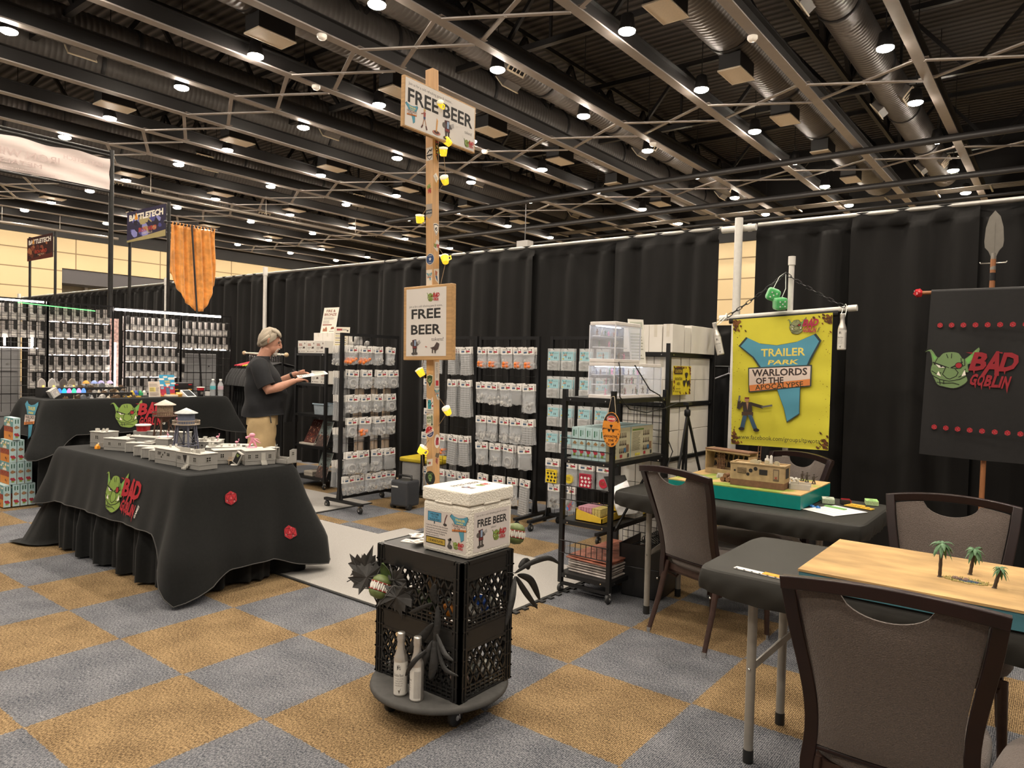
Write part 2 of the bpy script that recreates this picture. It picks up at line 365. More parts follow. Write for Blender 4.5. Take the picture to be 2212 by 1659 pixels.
# far left wall: beige panels with a dark recess, black above
w = MB(); w.box(-36.3, -9, 0, -36, 13.35, 7.4, 0); w.box(-36.3, 13.35, 5.85, -36, 31, 7.4, 0); w.box(-38.4, 13.0, 0, -38.1, 31, 6, 3); w.box(-36.3, -9, 7.4, -35.9, 31, 11.2, 1)
w.box(-38.1, 13.0, 0, -36.3, 13.35, 5.9, 2); w.box(-37.6, 13.35, 5.1, -36.1, 31, 5.83, 4); w.box(-38.1, 13.35, 5.83, -36.3, 31, 5.9, 1)
for yy in (15.2, 19.0, 23): w.box(-38.05, yy, 0, -37.9, yy+.14, 5.2, 5)
w.box(-38.1, 18.2, 0, -37.4, 18.7, 5.8, 2); w.box(-38.1, 20.4, 0, -37.4, 20.9, 5.8, 2)
struct(w.build('wall_left', [WALLM, DARKWALL, M('recess_column', (.45, .43, .4), .5), M('recess_panel', (.34, .31, .24), .5), M('recess_track', (.07, .065, .07), .6), M('recess_pale_post', (.6, .58, .55), .5)]))
w = MB(); w.box(-36, 31, 0, 13, 31.3, 7.4, 0); w.box(-36, 30.9, 7.4, 13, 31.3, 11.2, 1); struct(w.build('wall_back', [WALLM, DARKWALL]))
# interlocking grey foam floor with a carpet face
MATC = M('grey_mat_carpet', (.36, .345, .325), .95, var=.22, scale=220, bump=.3, bscale=500, spec=.1)
mt = thing('foam_mat', 'light grey interlocking foam mat with jagged black edge under the booth', 'mat', (0, 0, 0))
poly = [(-3.1, 1.2)]; poly.append((2.6, 1.2))
y = 1.2
while y < 2.6:
    poly += [(2.6, y+.03), (2.63, y+.025), (2.63, y+.065), (2.6, y+.06)]; y += .09
poly += [(2.6, 2.75), (.55, 2.75)]
x = .55
poly += [(.55, 2.45)]
while x > -.35:
    poly += [(x-.03, 2.45), (x-.025, 2.42), (x-.065, 2.42), (x-.06, 2.45)]; x -= .09
poly += [(-.5, 2.45), (-.5, 3.3), (-3.1, 3.3)]
MB().prism(poly, (0, 0, .001), (1, 0, 0), (0, 1, 0), (0, 0, .008)).build('foam_edge', M('black_foam', (.02, .02, .02), .9), mt)
MB().box(-3.1, 1.215, .008, 2.585, 2.43, .013).box(-3.1, 2.43, .008, -.52, 3.3, .013).box(.57, 2.43, .008, 2.585, 2.735, .013).build('carpet_face', MATC, mt)
# pipe and drape behind the booths
DRAPE = M('black_drape', (.0085, .0079, .0077), .8, spec=.25, sheen=.05, var=.12, scale=25, bump=.1, bscale=900, stretch=(1, 1, .2))
def drape(name, label, x0, x1, y, z1, seed, amp=.035, wl=.16, z0=.03):
    r = random.Random(seed); ph = [r.uniform(0, 6.28) for _ in range(4)]; n = max(24, int((x1-x0)/.03)); gather = [r.uniform(x0, x1) for _ in range(3)]
    def f(a, b):
        x = x0+(x1-x0)*a; z = z0+(z1-z0)*b; k = 1-.45*b**6
        g = sum(math.exp(-((x-q)/.12)**2) for q in gather)
        d = amp*(.6*math.sin(x/wl*6.28/2.3+ph[0])+.3*math.sin(x/wl*6.28/1.1+ph[1]+.8*math.sin(z*1.3))+.25*math.sin(x*1.7+ph[2]))*k+amp*.6*g*math.sin(x/.05+ph[3])
        if b > .955: d = amp*.5*math.sin(x/.045+ph[3])*.4+(.018 if b > .975 else -.004)
        return (x, y+d, z)
    zs = [i/14 for i in range(14)]+[.94, .955, .96, .985, 1]
    vs = [f(i/n, b) for b in zs for i in range(n+1)]
    mb = MB().add(vs, [(j*(n+1)+i, j*(n+1)+i+1, (j+1)*(n+1)+i+1, (j+1)*(n+1)+i) for j in range(len(zs)-1) for i in range(n)], 0, True)
    return tag(mb.build(name, DRAPE), label, 'curtain', 'black drapes along the back of the booths')
D = [(-28, -14.2, 'wrinkled far end of the black drape, left of the two thin white poles'), (-14.1, -7.3, 'black drape behind the hanging orange cloth, between the thin white poles'),
     (-7.2, -4.32, 'black drape behind the card gridwall, ending at the white pole by the man'), (-4.24, -1.6, 'black drape panel behind the man and the tall cardboard sign'), (-1.6, .62, 'black drape panel behind the wooden sign post'), (.62, 1.75, 'black drape panel behind the bag racks, right of the wooden post'),
     (1.75, 2.66, 'flat black drape panel behind the white carton shelf'), (2.98, 3.9, 'glossy black drape panel behind the yellow hanging banner'), (3.9, 4.62, 'black drape panel with deep gathered folds right of the yellow banner'), (4.62, 6.3, 'black drape panel behind the hanging black banner and spear')]
for i, (a, b, lab) in enumerate(D): drape('drape', lab, a-(.14 if i not in (0, 7) else 0), b, 4.5+.05*(i % 2), 2.76, 10+i, amp=.048 if a < -4 else .042, wl=.17)
drape('drape', 'low black drape glimpsed far behind the gap by the white pole', .8, 4.2, 5.6, 1.95, 44)
PVC = M('white_pvc', (.72, .70, .66), .35)
for x, lab in ((-4.28, 'white drape pole behind the man, left of the shelf of small boxes'), (-7.25, 'bare white drape pole rising behind the card gridwall'), (-14.15, 'farthest thin white drape pole at the left wall')):
    t = thing('drape_pole', lab, 'pole', (x, 4.47, 0), 0, 'drape uprights'); MB().cyl((0, 0, 0), (0, 0, 2.8), .028, 12).build('upright', PVC, t); MB().cyl((0, 0, 2.7), (0, 0, 2.83), .035, 12).build('collar', PVC, t); MB().box(-.2, -.2, 0, .2, .2, .01).build('base_plate', STEEL, t)
t = thing('drape_pole', 'thick white drape pole in the gap left of the yellow banner', 'pole', (2.87, 4.42, 0), 0, 'drape uprights')
MB().cyl((0, 0, 0), (0, 0, 2.80), .034, 16).build('upright', PVC, t); MB().cyl((-.17, .06, 2.72), (.13, .06, 2.72), .03, 12).cyl((-.05, .06, 2.72), (.0, .06, 2.72), .036).cyl((.06, .06, 2.72), (.09, .06, 2.72), .036).build('cross_joint', PVC, t); MB().box(-.2, -.2, 0, .2, .2, .01).build('base_plate', STEEL, t)
for a, b, lab in ((-28, 2.68, 'long aluminium drape rail above the bag racks'), (3.0, 6.3, 'aluminium drape rail above the yellow and black banners')):
    tag(MB().cyl((a, 4.53, 2.745), (b, 4.53, 2.745), .02, 10).build('drape_rail', STEEL), lab, 'rail')
# ---------------------------------------------------------------- hall ceiling
def deck_mat():
    m = bpy.data.materials.new('ribbed_black_deck'); m.use_nodes = True; nt = m.node_tree; b = nt.nodes['Principled BSDF']; b.inputs['Roughness'].default_value = .55
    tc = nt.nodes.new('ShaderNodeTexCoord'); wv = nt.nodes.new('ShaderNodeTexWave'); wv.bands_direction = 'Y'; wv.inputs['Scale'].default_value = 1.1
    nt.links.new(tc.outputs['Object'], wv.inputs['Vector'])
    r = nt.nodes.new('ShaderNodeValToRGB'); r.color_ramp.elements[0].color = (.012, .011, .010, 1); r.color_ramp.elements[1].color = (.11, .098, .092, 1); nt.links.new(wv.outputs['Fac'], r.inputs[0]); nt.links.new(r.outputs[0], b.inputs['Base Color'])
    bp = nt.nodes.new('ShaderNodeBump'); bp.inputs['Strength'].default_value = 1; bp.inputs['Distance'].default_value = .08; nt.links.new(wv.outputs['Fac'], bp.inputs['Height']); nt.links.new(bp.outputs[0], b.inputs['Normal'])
    return m
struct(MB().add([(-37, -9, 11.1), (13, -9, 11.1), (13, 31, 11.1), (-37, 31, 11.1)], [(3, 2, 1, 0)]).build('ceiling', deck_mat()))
BEAM = M('taupe_painted_steel', (.27, .24, .222), .5, var=.08, scale=3); DUCT = M('dark_spiral_duct', (.085, .075, .068), .5, .0, var=.1, scale=4); BLKSTEEL = M('black_truss_steel', (.017, .0155, .0155), .5)
beams_x = [.12+2.352*k for k in range(-15, 3)]
def rowname(k): return ORD[k]
for n, x in enumerate(reversed(beams_x)):
    b = MB(); b.box(-.11, -9, 8.0, .11, 31, 8.03); b.box(-.012, -9, 8.03, .012, 31, 8.34, 1); b.box(-.11, -9, 8.34, .11, 31, 8.36, 1)
    lab = '%s grey ceiling beam counted from the right edge, running toward the back wall' % ORD[n] if n < 20 else ''
    o = b.build('steel_beam', [BEAM, BLKSTEEL], loc=(x, 0, 0)); tag(o, lab, 'beam', 'grey beams under the black ceiling')
# crossed braces between neighbouring beams, one row of crosses every second bay
for r_, y0 in enumerate((1.25, 8.3, 15.35, 22.4)):
    for n in range(len(beams_x)-1):
        xa, xb = beams_x[n]+.1, beams_x[n+1]-.1
        if y0 < 5 and not (-16 < xa < -8): continue
        b = MB(); b.bar((xa, y0, 8.0), (xb, y0+1.18, 8.0), .09, .03).bar((xa, y0+1.18, 8.03), (xb, y0, 8.03), .09, .03)
        for px, py in ((xa, y0), (xa, y0+1.18), (xb, y0), (xb, y0+1.18)): b.box(px-.08, py-.09, 8.035, px+.08, py+.09, 8.045)
        b.cyl(((xa+xb)/2, y0+.59, 7.97), ((xa+xb)/2, y0+.59, 8.06), .03, 8)
        row = {1.25: 'nearest', 8.3: 'second', 15.35: 'third', 22.4: 'farthest'}[y0]
        tag(b.build('cross_brace', BEAM), 'crossed grey brace of the %s brace row, %s bay from the right' % (row, ORD[len(beams_x)-2-n]), 'brace', 'crossed braces between the beams')
# black roof trusses above the beams
for n, y in enumerate((4.8, 11.9, 18.9, 26)):
    b = MB(); b.bar((-36, y, 8.9), (12.5, y, 8.9), .14, .14).bar((-36, y, 10.7), (12.5, y, 10.7), .14, .14)
    x = -36
    while x < 12:
        b.bar((x, y, 8.9), (x+1.5, y, 10.7), .09, .09).bar((x+1.5, y, 10.7), (x+3, y, 8.9), .09, .09).bar((x+1.5, y, 8.9), (x+1.5, y, 10.7), .06, .06); x += 3
    tag(b.build('roof_truss', BLKSTEEL), '%s black roof truss crossing above the grey beams' % ('nearest second third farthest'.split()[n]), 'truss', 'black roof trusses')
for n, x in enumerate((-29, -22, -15, -7.95, -1.0+.9, 6.1)):
    b = MB(); y = -8
    b.bar((x+.5, -9, 9.0), (x+.5, 31, 9.0), .1, .12).bar((x+.5, -9, 10.9), (x+.5, 31, 10.9), .12, .12)
    while y < 30: b.bar((x+.5, y, 9.0), (x+.5, y+1.2, 10.8), .1, .1).bar((x+.5, y+1.2, 10.8), (x+.5, y+2.4, 9.0), .1, .1); y += 2.4
    tag(b.build('roof_joist', BLKSTEEL), '%s black lattice joist running to the back wall, counted from the left' % ORD[n], 'joist', 'black lattice joists')
# spiral ducts: a wide one carrying square panels, a narrow one carrying louvred vents
PANEL = M('cream_panel', (.62, .52, .38), .6); LOUVRE = M('cream_louvre', (.55, .46, .34), .5); DARKIN = M('dark_inside', (.01, .009, .008), .8)
def duct(x, z, r, lab, y0=-9, y1=29):
    y = y0
    mb = MB(); n = 20; A = (Vector((1, 0, 0)), Vector((0, 0, 1)), Vector((0, 1, 0))); pr = []
    while y < y1:
        pr += [(r, y), (r+.010, y+.02), (r+.010, y+.045), (r, y+.065)]; y += .13
    mb.lathe(pr, (0, 0, 0), n, 0, A); y = y0+1.2
    while y < y1: mb.lathe([(r+.02, y-.05), (r+.035, y-.04), (r+.035, y+.04), (r+.02, y+.05)], (0, 0, 0), n, 1, A); y += 3.55
    q = mb.build('spiral_duct', [DUCT, BLKSTEEL], None, (x, 0, z)); tag(q, lab, 'duct', 'spiral ducts')
wide = [(-.9, 'wide spiral duct nearest the right, between the grey beams'), (-7.95, 'wide spiral duct second from the right'), (-15.0, 'wide spiral duct third from the right'), (-22.05, 'wide spiral duct fourth from the right'), (-29.1, 'wide spiral duct nearest the left wall'), (6.15, 'wide spiral duct beyond the right edge of the picture')]
for x, lab in wide: duct(x, 8.95, .58, lab)
thin = [(1.3, 'slimmer spiral duct with side vents nearest the right'), (-5.78, 'slimmer spiral duct with vents second from the right'), (-12.83, 'slimmer spiral duct with vents third from the right'), (-19.85, 'slimmer spiral duct with vents fourth from the right'), (-26.9, 'slimmer spiral duct with vents nearest the left wall')]
for x, lab in thin: duct(x, 8.82, .40, lab)
proto = None
for c, (xd, _) in enumerate(wide[:5]):
    for k, y in enumerate((3.4, 6.9, 10.45, 13.98, 17.45, 21.1, 24.6)):
        if c == 0 and k < 2 or c == 1 and k < 1: continue
        lab = 'cream ceiling panel %s along the %s wide duct from the right' % (ORD[k], ORD[c])
        if proto is None:
            proto = thing('hung_panel', lab, 'panel', (xd-.0, y, 8.0), 0, 'cream square panels under the wide ducts')
            MB().box(-.24, -.42, 0, .24, .42, .02).build('face', PANEL, proto); MB().box(-.26, -.44, -.004, .26, -.42, .03).box(-.26, .42, -.004, .26, .44, .03).box(-.26, -.44, -.004, -.24, .44, .03).box(.24, -.44, -.004, .26, .44, .03).build('frame', LOUVRE, proto)
            MB().box(-.24, -.42, .02, .24, .42, .36).build('plenum_box', BLKSTEEL, proto)
        else: dup(proto, lab, (xd-.0, y, 8.0))
proto = None
for c, (xd, _) in enumerate(thin):
    for k, y in enumerate((5.2, 12.3, 19.3, 26.2)):
        if c == 0 and k == 0: continue
        for s in (-1, 1):
            lab = 'louvred vent on the %s side of the %s slim duct, %s along it' % ('left' if s < 0 else 'right', ORD[c], ORD[k])
            loc = (xd+s*.40, y+(.2 if s < 0 else -.5), 8.52)
            if proto is None:
                proto = thing('duct_vent', lab, 'vent', loc, 0, 'louvred vents on the slim ducts')
                rot = Matrix.Rotation(math.radians(38), 3, 'Y')
                MB().cbox(rot @ Vector((-.10, 0, 0)), (.30, .58, .30), 0, rot).build('collar_box', DUCT, proto)
                f = MB()
                for a, b_, c_, d in ((-.31, .29, -.17, -.15), (-.31, .31, .15, .17)): pass
                for yy0, yy1, zz0, zz1 in ((-.32, .32, -.18, -.14), (-.32, .32, .14, .18), (-.32, -.28, -.18, .18), (.28, .32, -.18, .18), (-.145, -.125, -.16, .16), (-.01, .01, -.16, .16), (.125, .145, -.16, .16)):
                    q = len(f.v); f.box(.05, yy0, zz0, .075, yy1, zz1); f.xf(rot.to_4x4(), q)
                # turned so that the louvres look down and outward
                fo = f.build('louvre_frame', LOUVRE, proto)
                MB().cbox(rot @ Vector((.056, 0, 0)), (.004, .6, .32), 0, rot).build('opening', DARKIN, proto)
                if s < 0: proto.rotation_euler = (0, 0, PI)
            else: dup(proto, lab, loc, PI if s < 0 else 0)
# hanging lamps
def lens_mat():
    m = bpy.data.materials.new('lamp_lens'); m.use_nodes = True; nt = m.node_tree; e = nt.nodes.new('ShaderNodeEmission'); e.inputs[0].default_value = (1, .88, .73, 1); e.inputs[1].default_value = LAMP_STRENGTH
    nt.links.new(e.outputs[0], nt.nodes['Material Output'].inputs[0]); return m
LENS = lens_mat()
lamp_x = [9.08, 5.2, 2.03, -1.84, -5.07, -8.95, -12.1, -16.0, -19.05, -22.95, -26.1, -30.0, -33.1]
lamp_y = [-7.1, -3.55, .02, 3.6, 7.2, 10.71, 14.28, 17.88, 21.44, 25.0, 28.5]
proto = None
for j, y in enumerate(lamp_y):
    for i, x in enumerate(lamp_x):
        if y < 3 and (x < -9 or (j == 0 and x < -6)): continue
        if x > 4 and y > 15: continue
        if (x in (-12.1, -19.05, -26.1) and y > 24) : continue
        lab = 'bright hanging lamp, %s from the right in the %s lamp row from the front' % (ORD[i], ORD[j])
        if proto is None:
            proto = thing('hall_lamp', lab, 'lamp', (x, y, 8.0), 0, 'hanging hall lamps')
            MB().lathe([(.05, .34), (.12, .30), (.15, .12), (.17, .02), (.17, .0), (.155, .0), (.155, .03)], n=16).build('housing', BLKSTEEL, proto)
            MB().lathe([(.165, .0), (.16, -.025), (.12, -.05), (.06, -.065), (.0, -.07)], n=16).build('lens', LENS, proto)
            MB().cyl((0, 0, .3), (0, 0, 3.1), .012, 6).build('hanger', BLKSTEEL, proto)
        else: dup(proto, lab, (x, y, 8.0))
# smoke detectors and pipes
SM = M('white_plastic_cap', (.7, .66, .6), .4)
for x, y, lab in ((-6.93, 7.4, 'small white dome under the beam above the wide duct'), (.05, 12.3, 'small white dome under the beam over the right-hand wide duct'), (-9.25, 9.0, 'small white dome under the beam left of the wooden post'), (-4.6, 17.3, 'small white dome under a far beam right of the sign'), (-9.2, 15.2, 'small white dome under a far beam behind the sign')):
    tag(MB().lathe([(.0, -.1), (.07, -.09), (.1, -.05), (.1, 0)], (x, y, 8.0), 14).build('smoke_sensor', SM), lab, 'sensor')
for y, z, r, lab in ((21.0, 7.9, .10, 'nearest thick dark pipe crossing the hall below the beams'), (24.2, 7.6, .10, 'second thick dark pipe crossing the hall below the beams'), (27.0, 7.5, .05, 'thin dark pipe crossing in front of the back wall')):
    tag(MB().cyl((-20, y, z), (12.5, y, z), r, 12).build('sprinkler_pipe', BLKSTEEL), lab, 'pipe')
LADDER = M('cable_tray_steel', (.10, .085, .07), .4, .5)
b = MB()
for k in range(6): b.cyl((-14, 25.6+k*.11, 7.55), (12.5, 25.6+k*.11, 7.55), .022, 6)
for k in range(18): b.bar((-13.5+k*1.5, 25.4, 7.5), (-13.5+k*1.5, 26.4, 7.5), .05, .05)
tag(b.build('conduit_bundle', LADDER), 'flat bundle of parallel conduits hanging before the back wall', 'conduit')
for x, y0, y1, lab in ((-21.2, 10.5, 20.5, 'long shiny strip hanging below the beams right of the big white banner'), (-33.0, 9.5, 14.8, 'pale tube hanging over the left wall')):
    b = MB().cyl((x, y0, 7.3), (x, y1, 7.3), .065, 10)
    for q in (y0+.3, (y0+y1)/2, y1-.3): b.cyl((x, q, 7.3), (x, q, 11.1), .012, 6)
    tag(b.build('hanging_tube', M('shiny_tube', (.24, .21, .18), .3, .6)), lab, 'tube')
pj = MB(); pj.box(-.28, -.2, 6.2, .28, .2, 6.55).cyl((0, 0, 6.55), (0, 0, 11.1), .02, 8, 1); tag(pj.build('hall_projector', [M('grey_projector', (.22, .21, .20), .5), BLKSTEEL], loc=(-12.7, 22.0, 0)), 'pale box projector hanging just above the drape behind the wooden sign', 'projector')
# ---------------------------------------------------------------- cloths draped over tables
class Cloth:
    """A cloth over a rectangular table: flat top with rounded corners, sides that hang and flare, corners that fall lower."""
    def __init__(s, x0, x1, y0, y1, z, L, corner, flare=.07, rip=.012, seed=1, r=.05, cflare=.22, wl=.5, tail=0.):
        s.__dict__.update(x0=x0, x1=x1, y0=y0, y1=y1, z=z, L=L, corner=corner, flare=flare, rip=rip, r=r, cflare=cflare, wl=wl, tail=tail)
        s.rr = random.Random(seed); s.ph = [s.rr.uniform(0, 6.28) for _ in range(6)]
        s.a, s.b = x1-x0, y1-y0; s.per = 2*(s.a+s.b)      # perimeter runs front (y0) left to right, right side, back, left side
        s.cs = [s.a, s.a+s.b, 2*s.a+s.b, s.per]            # corner stations: front-right, back-right, back-left, front-left
    def base(s, q):
        q %= s.per; a, b = s.a, s.b
        if q < a: p, n = Vector((s.x0+q, s.y0, 0)), Vector((0, -1, 0))
        elif q < a+b: p, n = Vector((s.x1, s.y0+q-a, 0)), Vector((1, 0, 0))
        elif q < 2*a+b: p, n = Vector((s.x1-(q-a-b), s.y1, 0)), Vector((0, 1, 0))
        else: p, n = Vector((s.x0, s.y1-(q-2*a-b), 0)), Vector((-1, 0, 0))
        for i, c in enumerate(s.cs):          # turn the normal and round the edge near a corner
            d = min(abs(q-c), s.per-abs(q-c))
            if d < s.r*2:
                cn = [Vector((1, -1, 0)), Vector((1, 1, 0)), Vector((-1, 1, 0)), Vector((-1, -1, 0))][i].normalized(); k = 1-d/(s.r*2)
                p = p-cn*s.r*.41*k*k; n = (n*(1-k)+cn*k).normalized()
        return p, n
    def drop(s, q):
        q %= s.per; seg = 0 if q < s.cs[0] else 1 if q < s.cs[1] else 2 if q < s.cs[2] else 3
        L = s.L[seg]; f = s.flare
        for i, c in enumerate(s.cs):
            d = min(abs(q-c), s.per-abs(q-c)); g = max(0, 1-d/.24); L += (s.corner[i]-s.L[seg])*g**1.2; f += s.cflare*math.exp(-(d/.075)**2)
        return L, f
    def pos(s, q, d, h=0.):
        p, n = s.base(q); L, f = s.drop(q); t = max(0., d)/.5; e = .03
        rip = s.rip*min(1, t)*(math.sin(q*6.28/s.wl+s.ph[0])+.6*math.sin(q*6.28/s.wl*1.9+s.ph[1])+.5*math.sin(q*6.28/s.wl*3.3+s.ph[2]+d*2))
        out = f*min(1, t)**.9*max(.4, t)**.3+rip+e*.5*(1-math.exp(-d/.03))
        if s.tail: dq = min(q % s.per, s.per-q % s.per); out += s.tail*max(0, 1-dq/.12)*max(0, (d-.30)/.42)**1.5
        z = s.z-d*(1-.05*f)-e*.2
        return p+n*(out+h)+Vector((0, 0, max(z, .012+.01*math.sin(q*40)**2)))
    def build(s, name, label, cat='tablecloth', mat=None, top=True, group=None, n=None, hem=True):
        n = n or int(s.per/.025); m = 14; mb = MB()
        rows = [[s.pos(s.per*i/n, s.drop(s.per*i/n)[0]*(j/m)**1.15) for i in range(n)] for j in range(m+1)]
        mb.add([p for r in rows for p in r], [(j*n+i, j*n+(i+1) % n, (j+1)*n+(i+1) % n, (j+1)*n+i) for j in range(m) for i in range(n)], 0, True)
        if top:
            ring = rows[0]; mb.add([p for p in ring]+[Vector((p.x*.985+.015*(s.x0+s.x1)/2, p.y*.985+.015*(s.y0+s.y1)/2, s.z)) for p in ring], [(i, (i+1) % n, n+(i+1) % n, n+i) for i in range(n)], 0, True)
            mb.add(mb.v[-n:], [tuple(range(n))], 0, False)
        o = mb.build(name, mat or BLACKCLOTH)
        if label: tag(o, label, cat, group)
        if hem:
            MB().tube([rows[-1][i] for i in range(0, n)], .004, 5, closed=True).build('hem', M('grey_hem_stitch', (.06, .058, .056), .9), o)
        return o
    def fmap(s, qc, dc):
        return lambda x, y, h: s.pos(qc+x, dc-y, h+.0035)
def d20(a, x, y, r, kx=1.):
    a.at(x, y, r*kx, r); h = [(math.sin(PI*k/3), math.cos(PI*k/3)) for k in range(6)]
    a.poly([(1.07*p, 1.07*q) for p, q in h], '1c0a0c'); a.poly(h, 'b0202c'); t = [(.58*math.sin(2*PI*k/3), .58*math.cos(2*PI*k/3)) for k in range(3)]
    a.line(t+t[:1], .05, '3a0c10')
    for k in range(3): a.line([t[k], h[2*k]], .05, '3a0c10'); a.line([t[k], h[(2*k+1) % 6]], .05, '3a0c10'); a.line([t[k], h[(2*k-1) % 6]], .05, '3a0c10')
    a.text('1', 0, 0, .26, 'e8c8c8', bold=.02); a.text('15', -.62, -.3, .2, 'e8c8c8'); a.text('13', .45, -.5, .2, 'e8c8c8', rot=.5); a.text('5', .3, .62, .2, 'e8c8c8', rot=2.2)
    a.at()
# front table with its black skirt and printed throw
t = thing('folding_table', 'folding table hidden under the black printed throw at left', 'table', (0, 0, 0))
MB().box(-1.03, .57, .70, .92, 1.30, .735).build('tabletop', M('table_laminate', (.5, .48, .45), .5), t, bevel=.01)
for x in (-.85, .80):
    for y in (.66, 1.20): MB().cyl((x, y, .02), (x, y, .70), .016, 10).build('leg', STEEL, t)
under = Cloth(-1.05, .90, .56, 1.31, .738, (.735,)*4, (.735, .735, .735, .86), flare=.03, rip=.03, seed=3, wl=.30, cflare=.05, tail=.17)
under.build('table_skirt', 'plain black pleated skirt cloth hanging to the carpet under the printed throw', n=360, hem=False)
throw = Cloth(-1.06, .94, .54, 1.33, .756, (.38, .60, .40, .42), (.74, .70, .5, .44), flare=.09, rip=.010, seed=5, cflare=.13, wl=.62)
th = throw.build('printed_throw', 'black printed throw with goblin head logo over the nearer left table')
a = Art(fmap=throw.fmap(1.22, .205)); goblin(a, -.08, 0, .25, red='a8202c', green='7f9a45'); a.build('goblin_print', th)
a = Art(fmap=throw.fmap(2.0+.27, .16)); d20(a, 0, 0, .045); a.build('dice_print', th)
a = Art(fmap=throw.fmap(2.0+.67, .44)); d20(a, 0, 0, .047, .72); a.build('dice_print', th)
# counter-height table at the back
t = thing('counter_table', 'raised counter table under the long black throw behind the terrain table', 'table', (0, 0, 0))
MB().box(-3.25, 1.02, .975, -2.58, 2.86, 1.01).build('tabletop', M('table_laminate'), t, bevel=.01)
for x in (-3.15, -2.68):
    for y in (1.1, 2.78): MB().cyl((x, y, .02), (x, y, .975), .016, 10).build('leg', STEEL, t)
under2 = Cloth(-3.26, -2.60, 1.03, 2.85, 1.013, (1.0,)*4, (1.0,)*4, flare=.02, rip=.03, seed=8, wl=.34, cflare=.03)
under2.build('table_skirt', 'plain black skirt cloth hanging to the mat below the counter throw', n=300, hem=False)
thr2 = Cloth(-3.28, -2.54, 1.0, 2.88, 1.03, (.36, .34, .34, .34), (.56, .42, .5, .5), flare=.06, rip=.006, seed=9, cflare=.22, wl=.7)
th2 = thr2.build('printed_throw', 'long black printed throw over the counter table behind the terrain')
a = Art(fmap=thr2.fmap(.74+.82, .165)); goblin(a, -.10, 0, .255, red='a8202c', green='7f9a45'); a.build('goblin_print', th2)
a = Art(fmap=thr2.fmap(.74-.10, .29)); d20(a, 0, 0, .045); a.build('dice_print', th2)
a = Art(fmap=thr2.fmap(.40, .20)); motel_sign(a, 0, 0, .36); a.build('sign_print', th2)
# ---------------------------------------------------------------- wire gridwall with hanging packs, lit by strips
WIRE = M('black_wire', (.010, .009, .010), .4, .4); CLEARGREY = M('clear_pack_back', (.42, .40, .39), .25, var=.35, scale=60); BLKBAR = M('black_hang_bar', (.012, .011, .011), .5)
def strip_mat(key, c, e):
    m = bpy.data.materials.new(key); m.use_nodes = True; n = m.node_tree; q = n.nodes.new('ShaderNodeEmission'); q.inputs[0].default_value = (*c, 1); q.inputs[1].default_value = e; n.links.new(q.outputs[0], n.nodes['Material Output'].inputs[0]); return m
LED = strip_mat('led_strip_glow', (1, .90, .80), 26); LEDSOFT = strip_mat('led_strip_soft_glow', (1, .82, .76), 9); LEDGREEN = strip_mat('green_tube_glow', (.2, 1, .25), 2.0)
GX = -3.5; SPC = .083
def gridpanel(y0, cols, z1, lab, rows=13):
    b = MB(); y1 = y0+cols*SPC
    for i in range(1, cols): b.cyl((0, i*SPC, z1-rows*SPC*1.09), (0, i*SPC, z1), .0028, 5)
    for j in range(1, rows): b.cyl((.004, 0, z1-j*SPC*1.09), (.004, y1-y0, z1-j*SPC*1.09), .0028, 5)
    t = thing('wire_gridwall', lab, 'gridwall', (GX, y0, 0), 0, 'black wire gridwall panels')
    b.build('wire_mesh', WIRE, t)
    f = MB()
    for q in (0, y1-y0): f.bar((0, q, 0), (0, q, z1), .018, .018)
    f.bar((0, 0, z1), (0, y1-y0, z1), .014, .014); f.build('frame', WIRE, t)
    for q in (.02, y1-y0-.02): MB().bar((-.2, q, .012), (.2, q, .012), .03, .024).build('foot', WIRE, t)
    return y0
YA, YB, YC, YD = 1.33-8*SPC, 1.335, 2.13, 2.80
ga = gridpanel(YA, 8, 2.04, 'leftmost gridwall panel with the grey cabinet showing behind its lower half')
gridpanel(YB, 8, 2.03, 'second gridwall panel from the left, beside the tall black banner post')
gridpanel(YC, 8, 2.02, 'third gridwall panel, behind the poster and the printed price sheet')
gridpanel(YD, 8, 2.01, 'rightmost gridwall panel, next to the clothes rail')
pk = None
def packs(y0, cols, rows, z1, word, skip=lambda r, c: False):
    global pk
    for r_ in range(rows):
        for c_ in range(cols):
            if skip(r_, c_): continue
            loc = (GX-.05, y0+(c_+.5)*SPC+R.uniform(-.008, .008), z1-.03-r_*.181+R.uniform(-.006, .004))
            lab = 'clear figure pack %s from the left, %s row down on the %s gridwall panel' % (ORD[c_], ORD[r_], word)
            if pk is None:
                pk = thing('figure_pack', lab, 'pack', loc, 0, 'clear packs hung behind the gridwall')
                MB().box(-.03, -.034, -.17, .0, .034, -.085).build('blister', CLEARGREY, pk, bevel=.006)
                MB().box(-.02, -.034, -.085, -.012, .034, .0).build('backing_card', M('pale_pack_card', (.50, .46, .44), .5, var=.3, scale=70), pk)
                MB().box(-.012, .004, -.088, .012, .028, .012).build('hang_bar', BLKBAR, pk)
                MB().box(0, -.022, -.15, .002, .02, -.115).build('paper_label', M('pack_label', (.62, .59, .55), .7), pk)
            else: dup(pk, lab, loc, R.uniform(-.12, .12))
packs(YA, 8, 2, 2.02, 'leftmost'); packs(YA, 8, 5, 2.02, 'leftmost', lambda r, c: r < 2 or c < 6)
packs(YB, 8, 5, 2.02, 'second'); packs(YC, 8, 5, 1.96, 'third'); packs(YD, 8, 2, 1.95, 'rightmost'); packs(YD, 8, 4, 1.95, 'rightmost', lambda r, c: r < 2 or c > 0)
CAB = M('grey_cabinet', (.22, .22, .225), .5, var=.05)
